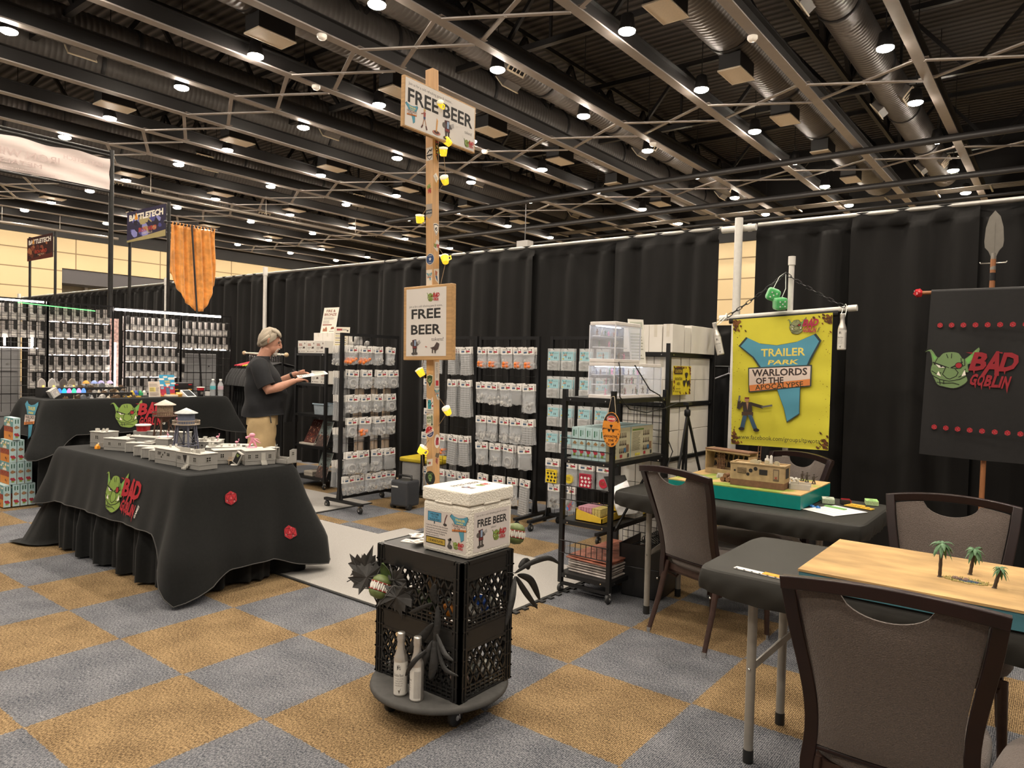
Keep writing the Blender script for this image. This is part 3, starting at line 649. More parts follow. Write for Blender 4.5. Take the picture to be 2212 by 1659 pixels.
for y0, y1, z0, z1, lab in ((.35, 1.17, .02, 1.52, 'grey metal cabinet behind the leftmost gridwall panel'), (2.90, 3.44, .02, 1.52, 'grey metal cabinet behind the rightmost gridwall panel')):
    t = thing('metal_cabinet', lab, 'cabinet', (0, 0, 0)); MB().box(-4.15, y0, z0, -3.80, y1, z1).build('body', CAB, t, bevel=.008)
    b = MB()
    for k in range(1, 6): b.box(-3.80, y0+.02, z1-k*.24, -3.785, y1-.02, z1-k*.24+.225)
    b.build('drawer_fronts', M('grey_drawer', (.24, .24, .245), .45), t)
    MB().cyl((-3.785, y1-.12, z1-.16), (-3.77, y1-.12, z1-.16), .008).build('lock', CHROME, t)
def strip(y0, y1, z, lab, m=None, r=.0055, x=GX-.055):
    t = thing('light_strip', lab, 'light strip', (0, 0, 0), 0, 'light strips on the gridwall'); MB().cyl((x, y0, z), (x, y1, z), r, 6).build('glowing_tube', m or LEDSOFT, t); MB().box(x-.012, y0, z-.004, x-.007, y1, z+.004).build('backing_tape', WHITE, t)
strip(YA+.02, YB-.02, 2.025, 'bright light strip along the top of the leftmost gridwall panel', LED, .010)
strip(YC-.12, YD+.5, 2.0, 'brightest light strip along the top of the two right gridwall panels', LED, .014, GX+.03)
for k in range(4):
    strip(YB+.02, YB+.64, 2.02-.025-(k+1)*.181+.012, 'pinkish light strip above the %s pack row of the second panel' % ORD[k+1])
    strip(YC+.02, YC+.64, 1.96-.025-(k+1)*.181+.012, 'pinkish light strip above the %s pack row of the third panel' % ORD[k+1])
strip(YD+.02, YD+.63, 1.575, 'light strip above the grey cabinet on the rightmost panel', LED); strip(YA+.02, YA+.6, 1.53, 'light strip above the grey cabinet on the leftmost panel')
for q, z0, z1, lab, m in ((2.04, 1.12, 1.62, 'upright light strip in the gap beside the black banner post', LED), (.95, 1.55, 1.64, 'short upright light on the leftmost panel, left of two', LED), (1.20, 1.55, 1.64, 'short upright light on the leftmost panel, right of two', LED)):
    t = thing('light_strip', lab, 'light strip', (0, 0, 0), 0, 'light strips on the gridwall'); MB().cyl((GX-.03, q, z0), (GX-.03, q, z1), .010, 6).build('glowing_tube', m, t); MB().box(GX-.048, q-.006, z0, GX-.041, q+.006, z1).build('backing_tape', WHITE, t)
tag(MB().cyl((GX+.02, 1.05, 2.0), (GX+.02, 1.80, 1.965), .005, 6).build('green_light_tube', LEDGREEN), 'thin green glowing tube across the top of the left gridwall panels', 'light tube')
for y0, lab in ((1.995, 'pink printed packing wrap hanging in the gap of the gridwall'),):
    MBx = MB(); MBx.grid(lambda a, b: (GX-.14+.01*math.sin(a*20), y0+a*.125, 1.0+b*.9), 10, 4)
    tag(MBx.build('packing_wrap', M('pink_white_wrap', (.62, .42, .38), .5, var=.6, scale=35)), lab, 'wrap')
# ---------------------------------------------------------------- banners on tall black posts
POST = M('scuffed_black_post', (.02, .019, .018), .4, .3, var=.5, scale=8)
BAN = M('backlit_pale_banner', (.66, .56, .53), .6, var=.07, scale=1.5)
t = thing('frame_banner', 'big pale banner seen from behind on a tall black pipe frame at upper left', 'banner', (0, 0, 0))
for q in (2.18, -.6): MB().cyl((-4, q, .02), (-4, q, 3.93), .028, 12).build('post', POST, t)
b = MB()
for z in (3.90, 3.86, 3.43): b.cyl((-4, -.6, z), (-4, 2.2, z), .016, 8)
b.build('cross_pipes', POST, t)
MB().grid(lambda p, q: (-3.97+.012*math.sin(p*9+q*4)+.01*math.sin(q*12+p*17), -.55+p*2.70, 3.45+q*(.37+.012*math.sin(p*31))), 60, 10).build('cloth', BAN, t)
a = Art(fmap=lambda x, y, h: Vector((-3.95+.012*math.sin((x+1.9)/2.7*9+2)+.006+h, .8+x, 3.62+y)))
for tx, x, y, h, w in (('BATTLETECH', 1.05, .10, .05, .42), ('IRON WIND', .42, .03, .08, .75), ('METALS', .42, -.07, .05, .40), ('ironwindmetals.com', .5, -.14, .02, .5)):
    k0 = a.k; v0 = len(a.mb.v); a.text(tx, x, y, h, M('ghost_print_'+tx[:4], (.56, .44, .42), .6), w=w)
    for i in range(v0, len(a.mb.v)):      # the print shows through from the other side, so it reads backwards
        p = a.mb.v[i]; a.mb.v[i] = (p[0], 2*(.8+x)-p[1], p[2])
a.disc(-.12, .10, .07, M('ghost_print_BATT', (.6, .5, .48), .6)); a.disc(-.12, .10, .06, BAN)
a.build('show_through_print', t)
def flagsign(x0, x1, y, z0, z1, lab, tilt, cols):
    t = thing('post_banner', lab, 'banner', (0, 0, 0), 0, 'small printed banners on black posts')
    for x in (x0, x1): MB().cyl((x, y+.03, .02), (x, y+.03, z1+.03), .022, 10).build('post', POST, t)
    MB().box(x0, y-.012, z0, x1, y, z1).build('panel', M('banner_edge', (.03, .028, .03), .6), t)
    a = Art((((x0+x1)/2), y-.013, (z0+z1)/2), (1, 0, 0), (0, 0, 1)); w, h = (x1-x0), (z1-z0); r = random.Random(len(lab))
    a.rect(-w/2, -h/2, w/2, h/2, cols[0])
    for k in range(26): 
        px, py = r.uniform(-.42, .38)*w, r.uniform(-.42, .2)*h; s = r.uniform(.03, .10)*w
        a.poly([(px+s*math.cos(q*1.05+r.uniform(0, .6)), py+s*.6*math.sin(q*1.05)) for q in range(6)], cols[1+k % (len(cols)-1)])
    a.poly([(-w*.5, -h*.5), (w*.5, -h*.5), (w*.5, -h*.3), (-w*.5, -h*.44)], cols[-1])
    a.text('BATTLETECH', .0, h*.29, h*.19, 'e9e2d2', w=w*.88, bold=.05); a.poly([(-w*.30, h*.20), (-w*.25, h*.44), (-w*.20, h*.20)], 'd9902c'); a.text('IRON WIND', w*.05, -h*.16, h*.15, 'b8402c', w=w*.46, bold=.02); a.text('METALS', w*.05, -h*.29, h*.06, 'd8c8a8', w=w*.24)
    a.build('print', t)
flagsign(-5.85, -4.70, 3.2, 3.13, 3.57, 'blue-purple printed banner on black posts left of the orange cloth', 0, ['2a2440', '4a4a86', '6a6ab0', '8a8ac4', '241c2c', 'a89a6a'])
flagsign(-9.75, -8.60, 3.2, 3.12, 3.53, 'red-brown printed banner on black posts at far left before the beige wall', 0, ['3a1c18', '6a3424', '8a4a34', '2a1414', 'a86a44', '5a2418'])
# orange cloth
t = thing('orange_cloth', 'orange crushed velvet cloth hanging from a rod above the gridwall', 'cloth', (0, 0, 0)); ORG = M('orange_velvet', (.62, .24, .035), .6, sheen=.4, var=.35, scale=12, bump=.5, bscale=26)
def oc(a_, b_):
    pts = ((0, 2.52), (.1, 2.40), (.2, 2.30), (.35, 2.17), (.5, 2.09), (.62, 2.06), (.75, 2.07), (.84, 2.16), (.92, 2.30), (1, 2.42)); low = pts[-1][1]
    for (p0, q0), (p1, q1) in zip(pts, pts[1:]):
        if p0 <= a_ <= p1: low = q0+(q1-q0)*(a_-p0)/(p1-p0); break
    top = 3.12; z = low+(top-low)*b_; sp = 1+.03*math.sin(b_*5)
    return (-3.72+.02*math.sin(a_*30+b_*2)+.012*math.sin(a_*63+b_*5), 3.06+(a_-.5)*.60*sp, z)
MB().grid(oc, 60, 24).build('velvet', ORG, t, solid=.004)
for k in range(13): MB().tube([(-3.72, 2.785+k*.046, 3.10), (-3.70, 2.785+k*.046, 3.15), (-3.735, 2.785+k*.046, 3.155), (-3.735, 2.785+k*.046, 3.10)], .007, 6).build('loop', ORG, t)
tr = M('rod_black', (.015, .014, .014), .4)
MB().cyl((-3.72, 2.70, 3.14), (-3.72, 3.38, 3.14), .010, 8).ball((-3.72, 2.70, 3.14), .02).build('rod', tr, t)
tag(MB().cyl((-3.67, 3.01, 3.14), (-3.62, 3.22, .02), .012, 8).build('leaning_pole', tr), 'thin black pole leaning in front of the orange cloth', 'pole')
# ---------------------------------------------------------------- model buildings on the front table (all stand on z = .758)
TZ = .759
GREYP = M('grey_printed_plastic', (.30, .29, .27), .6, var=.05, scale=80); GREYL = M('pale_grey_plastic', (.47, .455, .415), .6, var=.05, scale=80); DARKHOLE = M('dark_opening', (.02, .018, .016), .9); DKGREY = M('dark_grey_plastic', (.22, .21, .20), .7)  # DKGREY is an even dark grey plastic
def walled(b, L, Wd, H, t=.004):
    b.box(-L/2, -Wd/2, 0, L/2, Wd/2, H)
    b.box(-L/2-.002, -Wd/2-.002, H*.30, L/2+.002, Wd/2+.002, H*.32)      # skirt seam
def win(root, x, y, z, w, h, side):
    """a window on the front (-y), right (+x), left or back face"""
    b = MB(); e = .0012
    def pane(a0, a1, b0, b1, d, mi):
        if side == 'f': b.box(x+a0, y-d, z+b0, x+a1, y+e, z+b1, mi)
        elif side == 'r': b.box(x-e, y+a0, z+b0, x+d, y+a1, z+b1, mi)
        elif side == 'l': b.box(x-d, y+a0, z+b0, x+e, y+a1, z+b1, mi)
    pane(-w/2, w/2, -h/2, h/2, .0012, 1)
    for q in (-w/2, -.0008, w/2-.0016): pane(q, q+.0016, -h/2, h/2, .0022, 0)
    for q in (-h/2, -.0008, h/2-.0016): pane(-w/2, w/2, q, q+.0016, .0022, 0)
    return b.build('window', [GREYL, DARKHOLE], root)
def trailer(lab, loc, rz, L, Wd, H, wins=(), door=None, roof=True, junk=0, steps=True, seed=1, mat=None, deck=None, lab_cat='model house'):
    r = random.Random(seed); t = thing('model_trailer', lab, lab_cat, (loc[0], loc[1], TZ), math.radians(rz), 'grey model trailers on the front table')
    b = MB(); walled(b, L, Wd, H); b.build('body', mat or GREYP, t)
    if roof: MB().box(-L/2-.004, -Wd/2-.004, H, L/2+.004, Wd/2+.004, H+.006).build('roof', GREYL, t, bevel=.002)
    else:
        b = MB(); b.box(-L/2, -Wd/2, H, L/2, -Wd/2+.005, H+.012).box(-L/2, Wd/2-.005, H, L/2, Wd/2, H+.02).box(-L/2, -Wd/2, H, -L/2+.005, Wd/2, H+.016); b.build('broken_parapet', GREYL, t)
    for s, a, z, w, h in wins:
        if s == 'f': win(t, a*L, -Wd/2, z*H, w, h, 'f')
        elif s == 'r': win(t, L/2, a*Wd, z*H, w, h, 'r')
        else: win(t, -L/2, a*Wd, z*H, w, h, 'l')
    if door is not None:
        x = door*L; MB().box(x-.014, -Wd/2-.002, H*.30, x+.014, -Wd/2, H*.86).box(x-.010, -Wd/2-.003, H*.34, x+.010, -Wd/2-.002, H*.82).build('door', GREYL, t)
        if steps:
            b = MB()
            for k in range(3): b.box(x-.018, -Wd/2-.012*(3-k)-.002, H*.30*(k)/3, x+.018, -Wd/2-.012*(2-k)-.002, H*.30*(k+1)/3)
            b.build('steps', GREYL, t)
    if junk:
        b = MB()
        for k in range(junk):
            x, y = r.uniform(-.42, .42)*L, r.uniform(-.35, .35)*Wd; q = r.uniform(.008, .02)
            if k % 3 == 0: b.cyl((x, y, H+.006), (x, y, H+.006+q*1.5), q*.6, 8)
            elif k % 3 == 1: b.box(x-q*.7, y-q*.5, H+.006, x+q*.7, y+q*.5, H+.006+q)
            else: b.ball((x, y, H+.006+q*.5), q*.6, 8, 6)
        b.build('rooftop_clutter', GREYL, t)
    if deck:
        b = MB(); x0, x1 = deck
        b.box(x0, -Wd/2-.05, H*.26, x1, -Wd/2, H*.30)
        k = x0
        while k <= x1: b.box(k, -Wd/2-.05, H*.30, k+.003, -Wd/2-.047, H*.52); k += .009
        b.box(x0, -Wd/2-.051, H*.52, x1, -Wd/2-.046, H*.55).box(x0, -Wd/2-.05, 0, x0+.004, -Wd/2-.046, H*.3).box(x1-.004, -Wd/2-.05, 0, x1, -Wd/2-.046, H*.3)
        b.build('porch_deck', M('tan_model_wood', (.40, .29, .19), .7), t)
    return t
tr1 = trailer('grey model trailer nearest the table corner with a torn hole and door steps', (.685, .745), 5, .245, .13, .098, [('f', .30, .66, .03, .03), ('r', 0, .66, .034, .03)], door=.02, seed=2)
b = MB()
for k in range(4): b.box(-.115, -.0665, .055+k*.006, -.075-.008*(k % 2), -.065, .057+k*.006)
b.prism([(-.055, .085), (-.01, .088), (-.018, .06), (-.03, .035), (-.045, .058)], (0, -.0655, 0), (1, 0, 0), (0, 0, 1), (0, -.0012, 0)); b.build('torn_hole', DARKHOLE, tr1)
b = MB(); b.box(-.11, -.05, .104, .0, -.046, .132)
for k in range(4): b.box(-.11+k*.05, -.052, .104+.007*k, -.06+k*.05, -.05, .106+.007*k)
b.box(.02, -.05, .104, .024, .04, .125).box(.05, -.045, .104, .10, -.042, .128).ball((-.01, -.03, .112), .009, 8, 6); b.build('rooftop_barricade', GREYL, tr1)
tr2 = trailer('grey model trailer with diamond windows, second from the near corner', (.41, .735), 4, .25, .13, .098, [], None, seed=3, junk=5)
b = MB()
for x, z in ((-.03, .062), (-.005, .078), (-.045, .047)): b.prism([(x-.006, z), (x, z-.008), (x+.006, z), (x, z+.008)], (0, -.0655, 0), (1, 0, 0), (0, 0, 1), (0, -.0012, 0))
b.box(.02, -.0665, .06, .05, -.065, .066).box(.02, -.0665, .07, .05, -.065, .076)
for k in range(3): b.box(-.09, -.0665, .062+k*.007, -.055+.003*k, -.065, .065+k*.007)
b.build('window_holes', DARKHOLE, tr2)
tr3 = trailer('grey model trailer with wooden porch, behind the nearest trailer', (.60, 1.02), 70, .21, .11, .088, [('f', -.25, .62, .026, .028), ('r', .1, .55, .03, .04)], door=.12, steps=False, deck=(-.02, .09), seed=5)
tr4 = trailer('grey model trailer with four windows by the tilted sign', (.775, 1.135), 72, .20, .115, .092, [('f', -.36, .62, .02, .028), ('f', -.12, .62, .022, .028), ('f', .32, .60, .022, .028), ('r', .1, .62, .04, .034)], door=.10, seed=6)
ru = thing('model_ruin', 'grey ruined model trailer with broken walls and ladder at the right table end', 'model house', (.83, 1.275, TZ), math.radians(15), None)
b = MB(); b.box(-.12, -.05, 0, .10, -.046, .03).box(-.12, .046, 0, .10, .05, .035).box(-.12, -.05, 0, .10, .05, .006)
b.prism([(-.05, 0), (.05, 0), (.05, .096), (.02, .10), (-.02, .094), (-.02, .05), (-.05, .04)], (.096, 0, 0), (0, 1, 0), (0, 0, 1), (.004, 0, 0))
b.prism([(-.12, 0), (-.05, 0), (-.05, .10), (-.12, .095)], (0, .046, 0), (1, 0, 0), (0, 0, 1), (0, .004, 0)); b.build('broken_walls', GREYP, ru)
win(ru, .10, .01, .068, .026, .026, 'r'); MB().box(-.125, -.01, .095, -.05, .05, .10).build('roof_piece', GREYL, ru)
b = MB()
for s in (-.007, .007): b.bar((-.03+s, -.03, 0), (-.045+s, .01, .125), .002, .002)
for k in range(9): b.bar((-.037-.0015*k, -.03+.0044*k, .014*k+.004), (-.023-.0015*k, -.03+.0044*k, .014*k+.004), .002, .002)
b.build('ladder', GREYL, ru)
sg = thing('model_sign', 'tilted white model billboard with red and green picture on a round base', 'model sign', (.735, .985, TZ), math.radians(20), None)
MB().lathe([(.028, 0), (.026, .006), (.006, .008)], n=16).build('base', GREYL, sg)
RT = Matrix.Rotation(math.radians(28), 3, 'Y') @ Matrix.Rotation(math.radians(0), 3, 'X')
MB().cbox(RT @ Vector((0, 0, .055)), (.05, .02, .085), 0, RT).build('board', GREYL, sg)
a = Art(RT @ Vector((0, -.0102, .055)), RT @ Vector((1, 0, 0)), RT @ Vector((0, 0, 1))); a.rect(-.019, -.036, .019, .036, '1c1a1a'); goblin(a, -.004, .018, .022, games=None, with_text=False); a.text('BAD', 0, -.008, .013, 'b02a2c', w=.03, bold=.05); a.text('GOBLIN', 0, -.024, .011, 'b02a2c', w=.034, bold=.04); a.build('picture', sg)
# shipping containers
CN = None
for k, (x, y, lab) in enumerate(((-.335, .80, 'grey model container farthest left in the row of four'), (-.10, .755, 'second grey model container from the left'), (.055, .735, 'third grey model container from the left'), (.20, .72, 'grey model container nearest the diamond-window trailer'))):
    if CN is None:
        CN = thing('model_container', lab, 'model container', (x, y, TZ), math.radians(38), 'grey model containers in a row')
        b = MB(); b.box(-.045, -.02, .004, .15, .06, .066)
        for q in range(16): b.box(-.044+q*.012, -.0215, .008, -.038+q*.012, -.02, .062)
        for q in range(6): b.box(-.0465, -.017+q*.0125, .008, -.045, -.011+q*.0125, .062)
        b.build('corrugated_body', GREYP, CN); MB().box(-.048, -.023, .066, .153, .063, .072).build('lid', GREYL, CN, bevel=.001)
        b = MB()
        for x0, y0 in ((-.048, -.023), (.149, -.023), (-.048, .059)): b.box(x0, y0, 0, x0+.004, y0+.004, .066)
        for q in (0, .018, .036): b.cyl((-.048, q, .006), (-.048, q, .062), .0015, 6)
        b.build('door_rods', GREYL, CN)
    else: dup(CN, lab, (x, y, TZ), math.radians(38-4*k))
cf = trailer('grey model shop with window and small card at the far left corner', (-.82, .80), 14, .15, .13, .115, [('f', .0, .68, .034, .028), ('r', -.2, .5, .02, .05), ('r', .2, .5, .02, .05)], seed=8, junk=8)
tag(MB().cbox((-.745, .722, TZ+.022), (.022, .002, .04), 0, Matrix.Rotation(-.3, 3, 'X')).build('price_card', M('price_card', (.66, .58, .42), .7)), 'small cream card leaning on the model shop', 'card')
tag(MB().lathe([(.020, 0), (.018, .02), (.010, .026), (.008, .034), (0, .036)], (-.70, .70, TZ), 10).box(-.72, .69, TZ, -.68, .71, TZ+.022).build('orange_token', M('orange_plastic', (.85, .32, .02), .4)), 'small orange plastic bunker piece beside the model shop', 'game piece')
REDT = M('red_plastic', (.42, .012, .02), .35)
def tub(x, y, z, lab):
    t = thing('red_tub', lab, 'tub', (x, y, z), 0, 'red round tubs among the model buildings'); MB().lathe([(.050, 0), (.052, .04), (.055, .046)], n=28).build('red_wall', REDT, t); MB().lathe([(.060, .044), (.062, .050), (.058, .055), (.0, .055)], n=28).build('white_rim', M('white_rim', (.8, .77, .73), .35), t)
tub(-.42, 1.08, TZ+.04, 'round red tub with white rim in front of the rusty water tower'); tub(-.86, 1.12, TZ+.10, 'round red tub with white rim at the far left, behind the shop')
for x, y, h, lab in ((-.42, 1.08, .04, 'grey model block carrying the nearer red tub'), (-.86, 1.12, .10, 'grey model block carrying the far red tub')):
    tag(MB().box(x-.07, y-.05, TZ, x+.07, y+.05, TZ+h).build('model_block', GREYP), lab, 'model block')
others = [('long grey model trailer across the back left of the table', (-.66, 1.24), 28, .34, .09, .10, 0), ('rounded grey model camper behind the shop', (-.50, .98), 24, .24, .09, .088, 0), ('low grey model building with rooftop tanks beside the shop', (-.68, .94), 26, .17, .10, .07, 9),
          ('grey open model frame with arched side behind the containers', (-.52, .78), 20, .22, .07, .085, 0), ('grey latticed model block left of the blue tower', (-.22, .99), 40, .12, .09, .088, 0), ('plain pale model wall block between the towers', (-.13, .93), 30, .10, .05, .105, 0),
          ('small pale model hut beside the nearer red tub', (-.285, .90), 25, .05, .05, .075, 0), ('grey latticed model block behind the blue tower', (.06, 1.18), 40, .16, .10, .085, 6), ('low grey model building with roof clutter right of the blue tower', (.30, 1.16), 60, .24, .12, .07, 10),
          ('long pale model shed at the back of the table', (.20, 1.30), 42, .26, .07, .065, 0), ('grey model building behind the porch trailer', (.50, 1.24), 62, .18, .08, .07, 3), ('small grey model depot with stacked crates by the far edge', (-.10, 1.27), 35, .20, .08, .08, 8)]
for k, (lab, p, rz, L, Wd, H, j) in enumerate(others):
    t = trailer(lab, p, rz, L, Wd, H, [('f', -.25, .6, .025, .022), ('f', .2, .6, .03, .022)] if k in (1, 3, 8, 10, 11) else [], None, junk=j, seed=20+k)
    if 'latticed' in lab:
        b = MB()
        for s in range(5):
            for q in range(3): b.prism([(-L/2+.006+s*L*.19, H*.1+q*H*.28), (-L/2+.006+s*L*.19+L*.12, H*.1+q*H*.28), (-L/2+.006+s*L*.19+L*.06, H*.1+q*H*.28+H*.2)], (0, -Wd/2-.0006, 0), (1, 0, 0), (0, 0, 1), (0, -.001, 0))
        b.build('lattice_holes', DARKHOLE, t)
def tower(x, y, lab, leg, wall, roofm, rust, s=1.):
    t = thing('model_water_tower', lab, 'model tower', (x, y, TZ), math.radians(20), 'model water towers'); t.scale = (1.12, 1.12, 1.18); n = 6 if not rust else 4
    for k in range(n):
        q = 2*PI*k/n+.4; b = MB(); b.bar((.085*math.cos(q), .085*math.sin(q), 0), (.06*math.cos(q), .06*math.sin(q), .19*s), .009, .009, up=(1, 0, .1)); b.build('leg', leg, t)
    b = MB(); b.tube([(.077*math.cos(2*PI*k/24), .077*math.sin(2*PI*k/24), .06) for k in range(24)], .004, 6, closed=True)
    for k in range(n):
        q = 2*PI*k/n+.4; q2 = q+2*PI/n; b.bar((.08*math.cos(q), .08*math.sin(q), .05), (.065*math.cos(q2), .065*math.sin(q2), .16*s), .003, .003)
    b.build('bracing', leg, t)
    MB().lathe([(.015, .15*s), (.05, .18*s), (.05, .19*s)], n=24).build('funnel', leg, t)
    b = MB().lathe([(.085, .188*s), (.085, .192*s), (.0, .192*s)], n=28)
    for k in range(36): q = 2*PI*k/36; b.box(.083*math.cos(q)-.001, .083*math.sin(q)-.001, .192*s, .083*math.cos(q)+.001, .083*math.sin(q)+.001, .212*s)
    b.tube([(.083*math.cos(2*PI*k/28), .083*math.sin(2*PI*k/28), .213*s) for k in range(28)], .003, 5, closed=True); b.build('railed_platform', M('tan_rail', (.30, .24, .18), .6) if not rust else leg, t)
    MB().lathe([(.053, .192*s), (.053, .262*s)], n=24).build('tank', wall, t); MB().lathe([(.072, .258*s), (.072, .262*s), (.0, .293*s)], n=24).build('conical_roof', roofm, t)
PINK = M('pink_plastic', (.75, .30, .40), .5)
tower(.02, 1.02, 'blue-grey model water tower with pale cone roof, the nearer tower', M('slate_plastic', (.12, .125, .17), .6), M('slate_tank', (.11, .125, .18), .6, var=.2), M('pale_blue_roof', (.55, .58, .58), .6, var=.12, scale=60), False)
tower(-.58, 1.16, 'rusty brown model water tower with wooden tank, the farther tower', M('rust_plastic', (.11, .055, .035), .7, var=.3, scale=90), M('rust_planks', (.24, .17, .11), .7, var=.5, scale=120), M('pale_roof', (.62, .56, .48), .6, var=.15, scale=60), True, 1.08)
# pink figures
def mini(b, x, y, z, h, r):
    b.lathe([(h*.22, 0), (h*.2, h*.06)], (x, y, z), 10); b.tube([(x-h*.12, y, z+h*.06), (x-h*.05, y, z+h*.3), (x, y, z+h*.5)], h*.055, 6).tube([(x+h*.13, y, z+h*.06), (x+h*.06, y, z+h*.28), (x, y, z+h*.5)], h*.055, 6)
    b.tube([(x, y, z+h*.46), (x, y, z+h*.62), (x, y, z+h*.78)], [h*.09, h*.12, h*.09], 8); b.ball((x, y, z+h*.9), h*.09, 8, 6)
    b.tube([(x, y, z+h*.76), (x+h*.16, y-h*.05, z+h*.62), (x+h*(.2+.2*r), y-h*.12, z+h*(.55+.3*r))], h*.04, 6).tube([(x, y, z+h*.76), (x-h*.15, y, z+h*.6), (x-h*.1, y-h*.1, z+h*.45)], h*.04, 6)
    b.cyl((x-h*.1, y-h*.12, z+h*.4), (x+h*.3, y-h*.16, z+h*.75), h*.02, 5)
b = MB(); b.lathe([(.035, 0), (.033, .004)], n=14)
b.tube([(-.02, 0, .004), (-.012, 0, .03), (0, 0, .05), (.004, 0, .075)], [.005, .008, .011, .012], 8).tube([(.03, 0, .004), (.02, 0, .03), (.006, 0, .05)], [.005, .008, .009], 8).ball((0, 0, .088), .018, 12, 8, sc=(1.2, 1, .8)).tube([(0, 0, .07), (-.02, 0, .078), (-.042, 0, .068)], [.006, .006, .009], 7).tube([(.004, 0, .066), (.025, 0, .05), (.05, 0, .035), (.06, 0, .034)], [.007, .006, .004, .002], 7).tube([(.004, 0, .06), (.03, .01, .06), (.045, .02, .05)], [.005, .004, .002], 7)
tag(b.build('pink_figure', PINK, loc=(.66, 1.16, TZ+.098)), 'large pink tentacled figure standing on the four-window trailer', 'figurine'); bpy.data.objects['pink_figure'].rotation_euler = (0, 0, .7)
FL = MB(); FL.tube([(0, 0, 0), (0, 0, .03)], .002, 5).ball((0, 0, .034), .009, 8, 6, sc=(1.4, 1, .9)).tube([(.011, 0, .036), (.016, 0, .046), (.011, 0, .055), (.018, 0, .056)], .0025, 6)
f0 = None
for x, y, z, lab in ((-.055, .99, TZ+.228, 'pink flamingo on the blue tower platform'), (-.25, 1.02, TZ+.09, 'pink flamingo on the latticed block left of the blue tower'), (.14, 1.20, TZ+.095, 'pink flamingo on the latticed block behind the blue tower'), (.40, 1.20, TZ+.078, 'pink flamingo on the low building right of the blue tower'), (-.33, 1.0, TZ+.045, 'pink flamingo beside the nearer red tub')):
    if f0 is None: f0 = tag(FL.build('model_flamingo', PINK, loc=(x, y, z)), lab, 'figurine', 'pink flamingos among the model buildings')
    else: dup(f0, lab, (x, y, z), R.uniform(0, 6))
# ---------------------------------------------------------------- goods on the counter table (top at 1.036)
CZ = 1.032
GRID_ITEMS = [('dark wood', (.09, .06, .035)), ('grey', (.30, .29, .28)), ('brown', (.16, .10, .055)), ('tan', (.36, .28, .18)), ('pale grey', (.46, .44, .42)), ('black', (.03, .03, .03)), ('slate', (.15, .16, .18)), ('cream', (.58, .52, .42))]
st = thing('display_riser', 'black stepped riser carrying small figures on the counter table', 'riser', (0, 0, 0)); MB().box(-2.95, 1.14, CZ, -2.78, 1.90, CZ+.05).build('lower_step', BLKBAR, st); MB().box(-3.14, 1.10, CZ, -2.955, 1.92, CZ+.10).build('upper_step', BLKBAR, st)
arch = None
for k, (y, m, lab) in enumerate(((1.13, (.6, .55, .52), 'pinkish white arched shrine panel, first from the left'), (1.225, (.68, .66, .64), 'white arched shrine panel, second from the left'), (1.33, (.14, .12, .11), 'dark arched shrine panel, third from the left'), (1.41, (.38, .33, .26), 'tan arched shrine panel, fourth from the left'))):
    t = thing('arched_shrine', lab, 'ornament', (-3.07, y, CZ+.10), 0, 'arched shrine panels at the back of the riser'); pr = [(-.035, 0), (.035, 0), (.035, .05), (.025, .075), (0, .095), (-.025, .075), (-.035, .05)]
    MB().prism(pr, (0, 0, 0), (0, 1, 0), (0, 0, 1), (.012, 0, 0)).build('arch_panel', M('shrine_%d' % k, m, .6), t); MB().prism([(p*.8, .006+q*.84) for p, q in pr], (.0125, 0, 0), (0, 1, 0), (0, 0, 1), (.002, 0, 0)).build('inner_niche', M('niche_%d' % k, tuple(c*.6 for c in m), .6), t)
    MB().ball((.02, .012, .012), .011, 8, 6, sc=(1, 1, .8)).build('small_lantern', strip_mat('amber_glow', (1, .55, .1), 2.5), t)
for k, (y, c, lab) in enumerate(((1.55, (.75, .35, .05), 'orange mushroom ornament, leftmost of four at the back'), (1.63, (.25, .35, .75), 'blue mushroom ornament, second of four at the back'), (1.70, (.40, .38, .72), 'violet mushroom ornament, third of four at the back'), (1.79, (.58, .48, .75), 'lilac mushroom ornament, rightmost of four at the back'))):
    t = thing('mushroom_ornament', lab, 'ornament', (-3.07, y, CZ+.10), 0, 'mushroom ornaments'); MB().cyl((0, 0, 0), (0, 0, .045), .008, 8).build('stem', M('pale_stem', (.6, .55, .5), .6), t); MB().lathe([(.034, .035), (.03, .05), (.014, .066), (0, .07)], n=14).build('cap', M('cap_%d' % k, c, .5), t)
cols = [(.1, .25, .85), (.05, .55, .75), (.75, .3, .65), (.1, .7, .45), (.65, .4, .8), (.15, .35, .9)]; names = ['deep blue', 'cyan', 'magenta', 'green', 'violet', 'bright blue']
for k, c in enumerate(cols):
    t = MB().lathe([(.022, 0), (.022, .02), (.012, .042), (0, .048)], (-2.86, 1.22+.045*k, CZ+.05), 7); tag(t.build('glowing_crystal', strip_mat('crystal_%d' % k, c, 1.3)), '%s glowing crystal ornament, %s in its row' % (names[k], ORD[k]), 'ornament', 'glowing crystals on the lower step')
n = 0
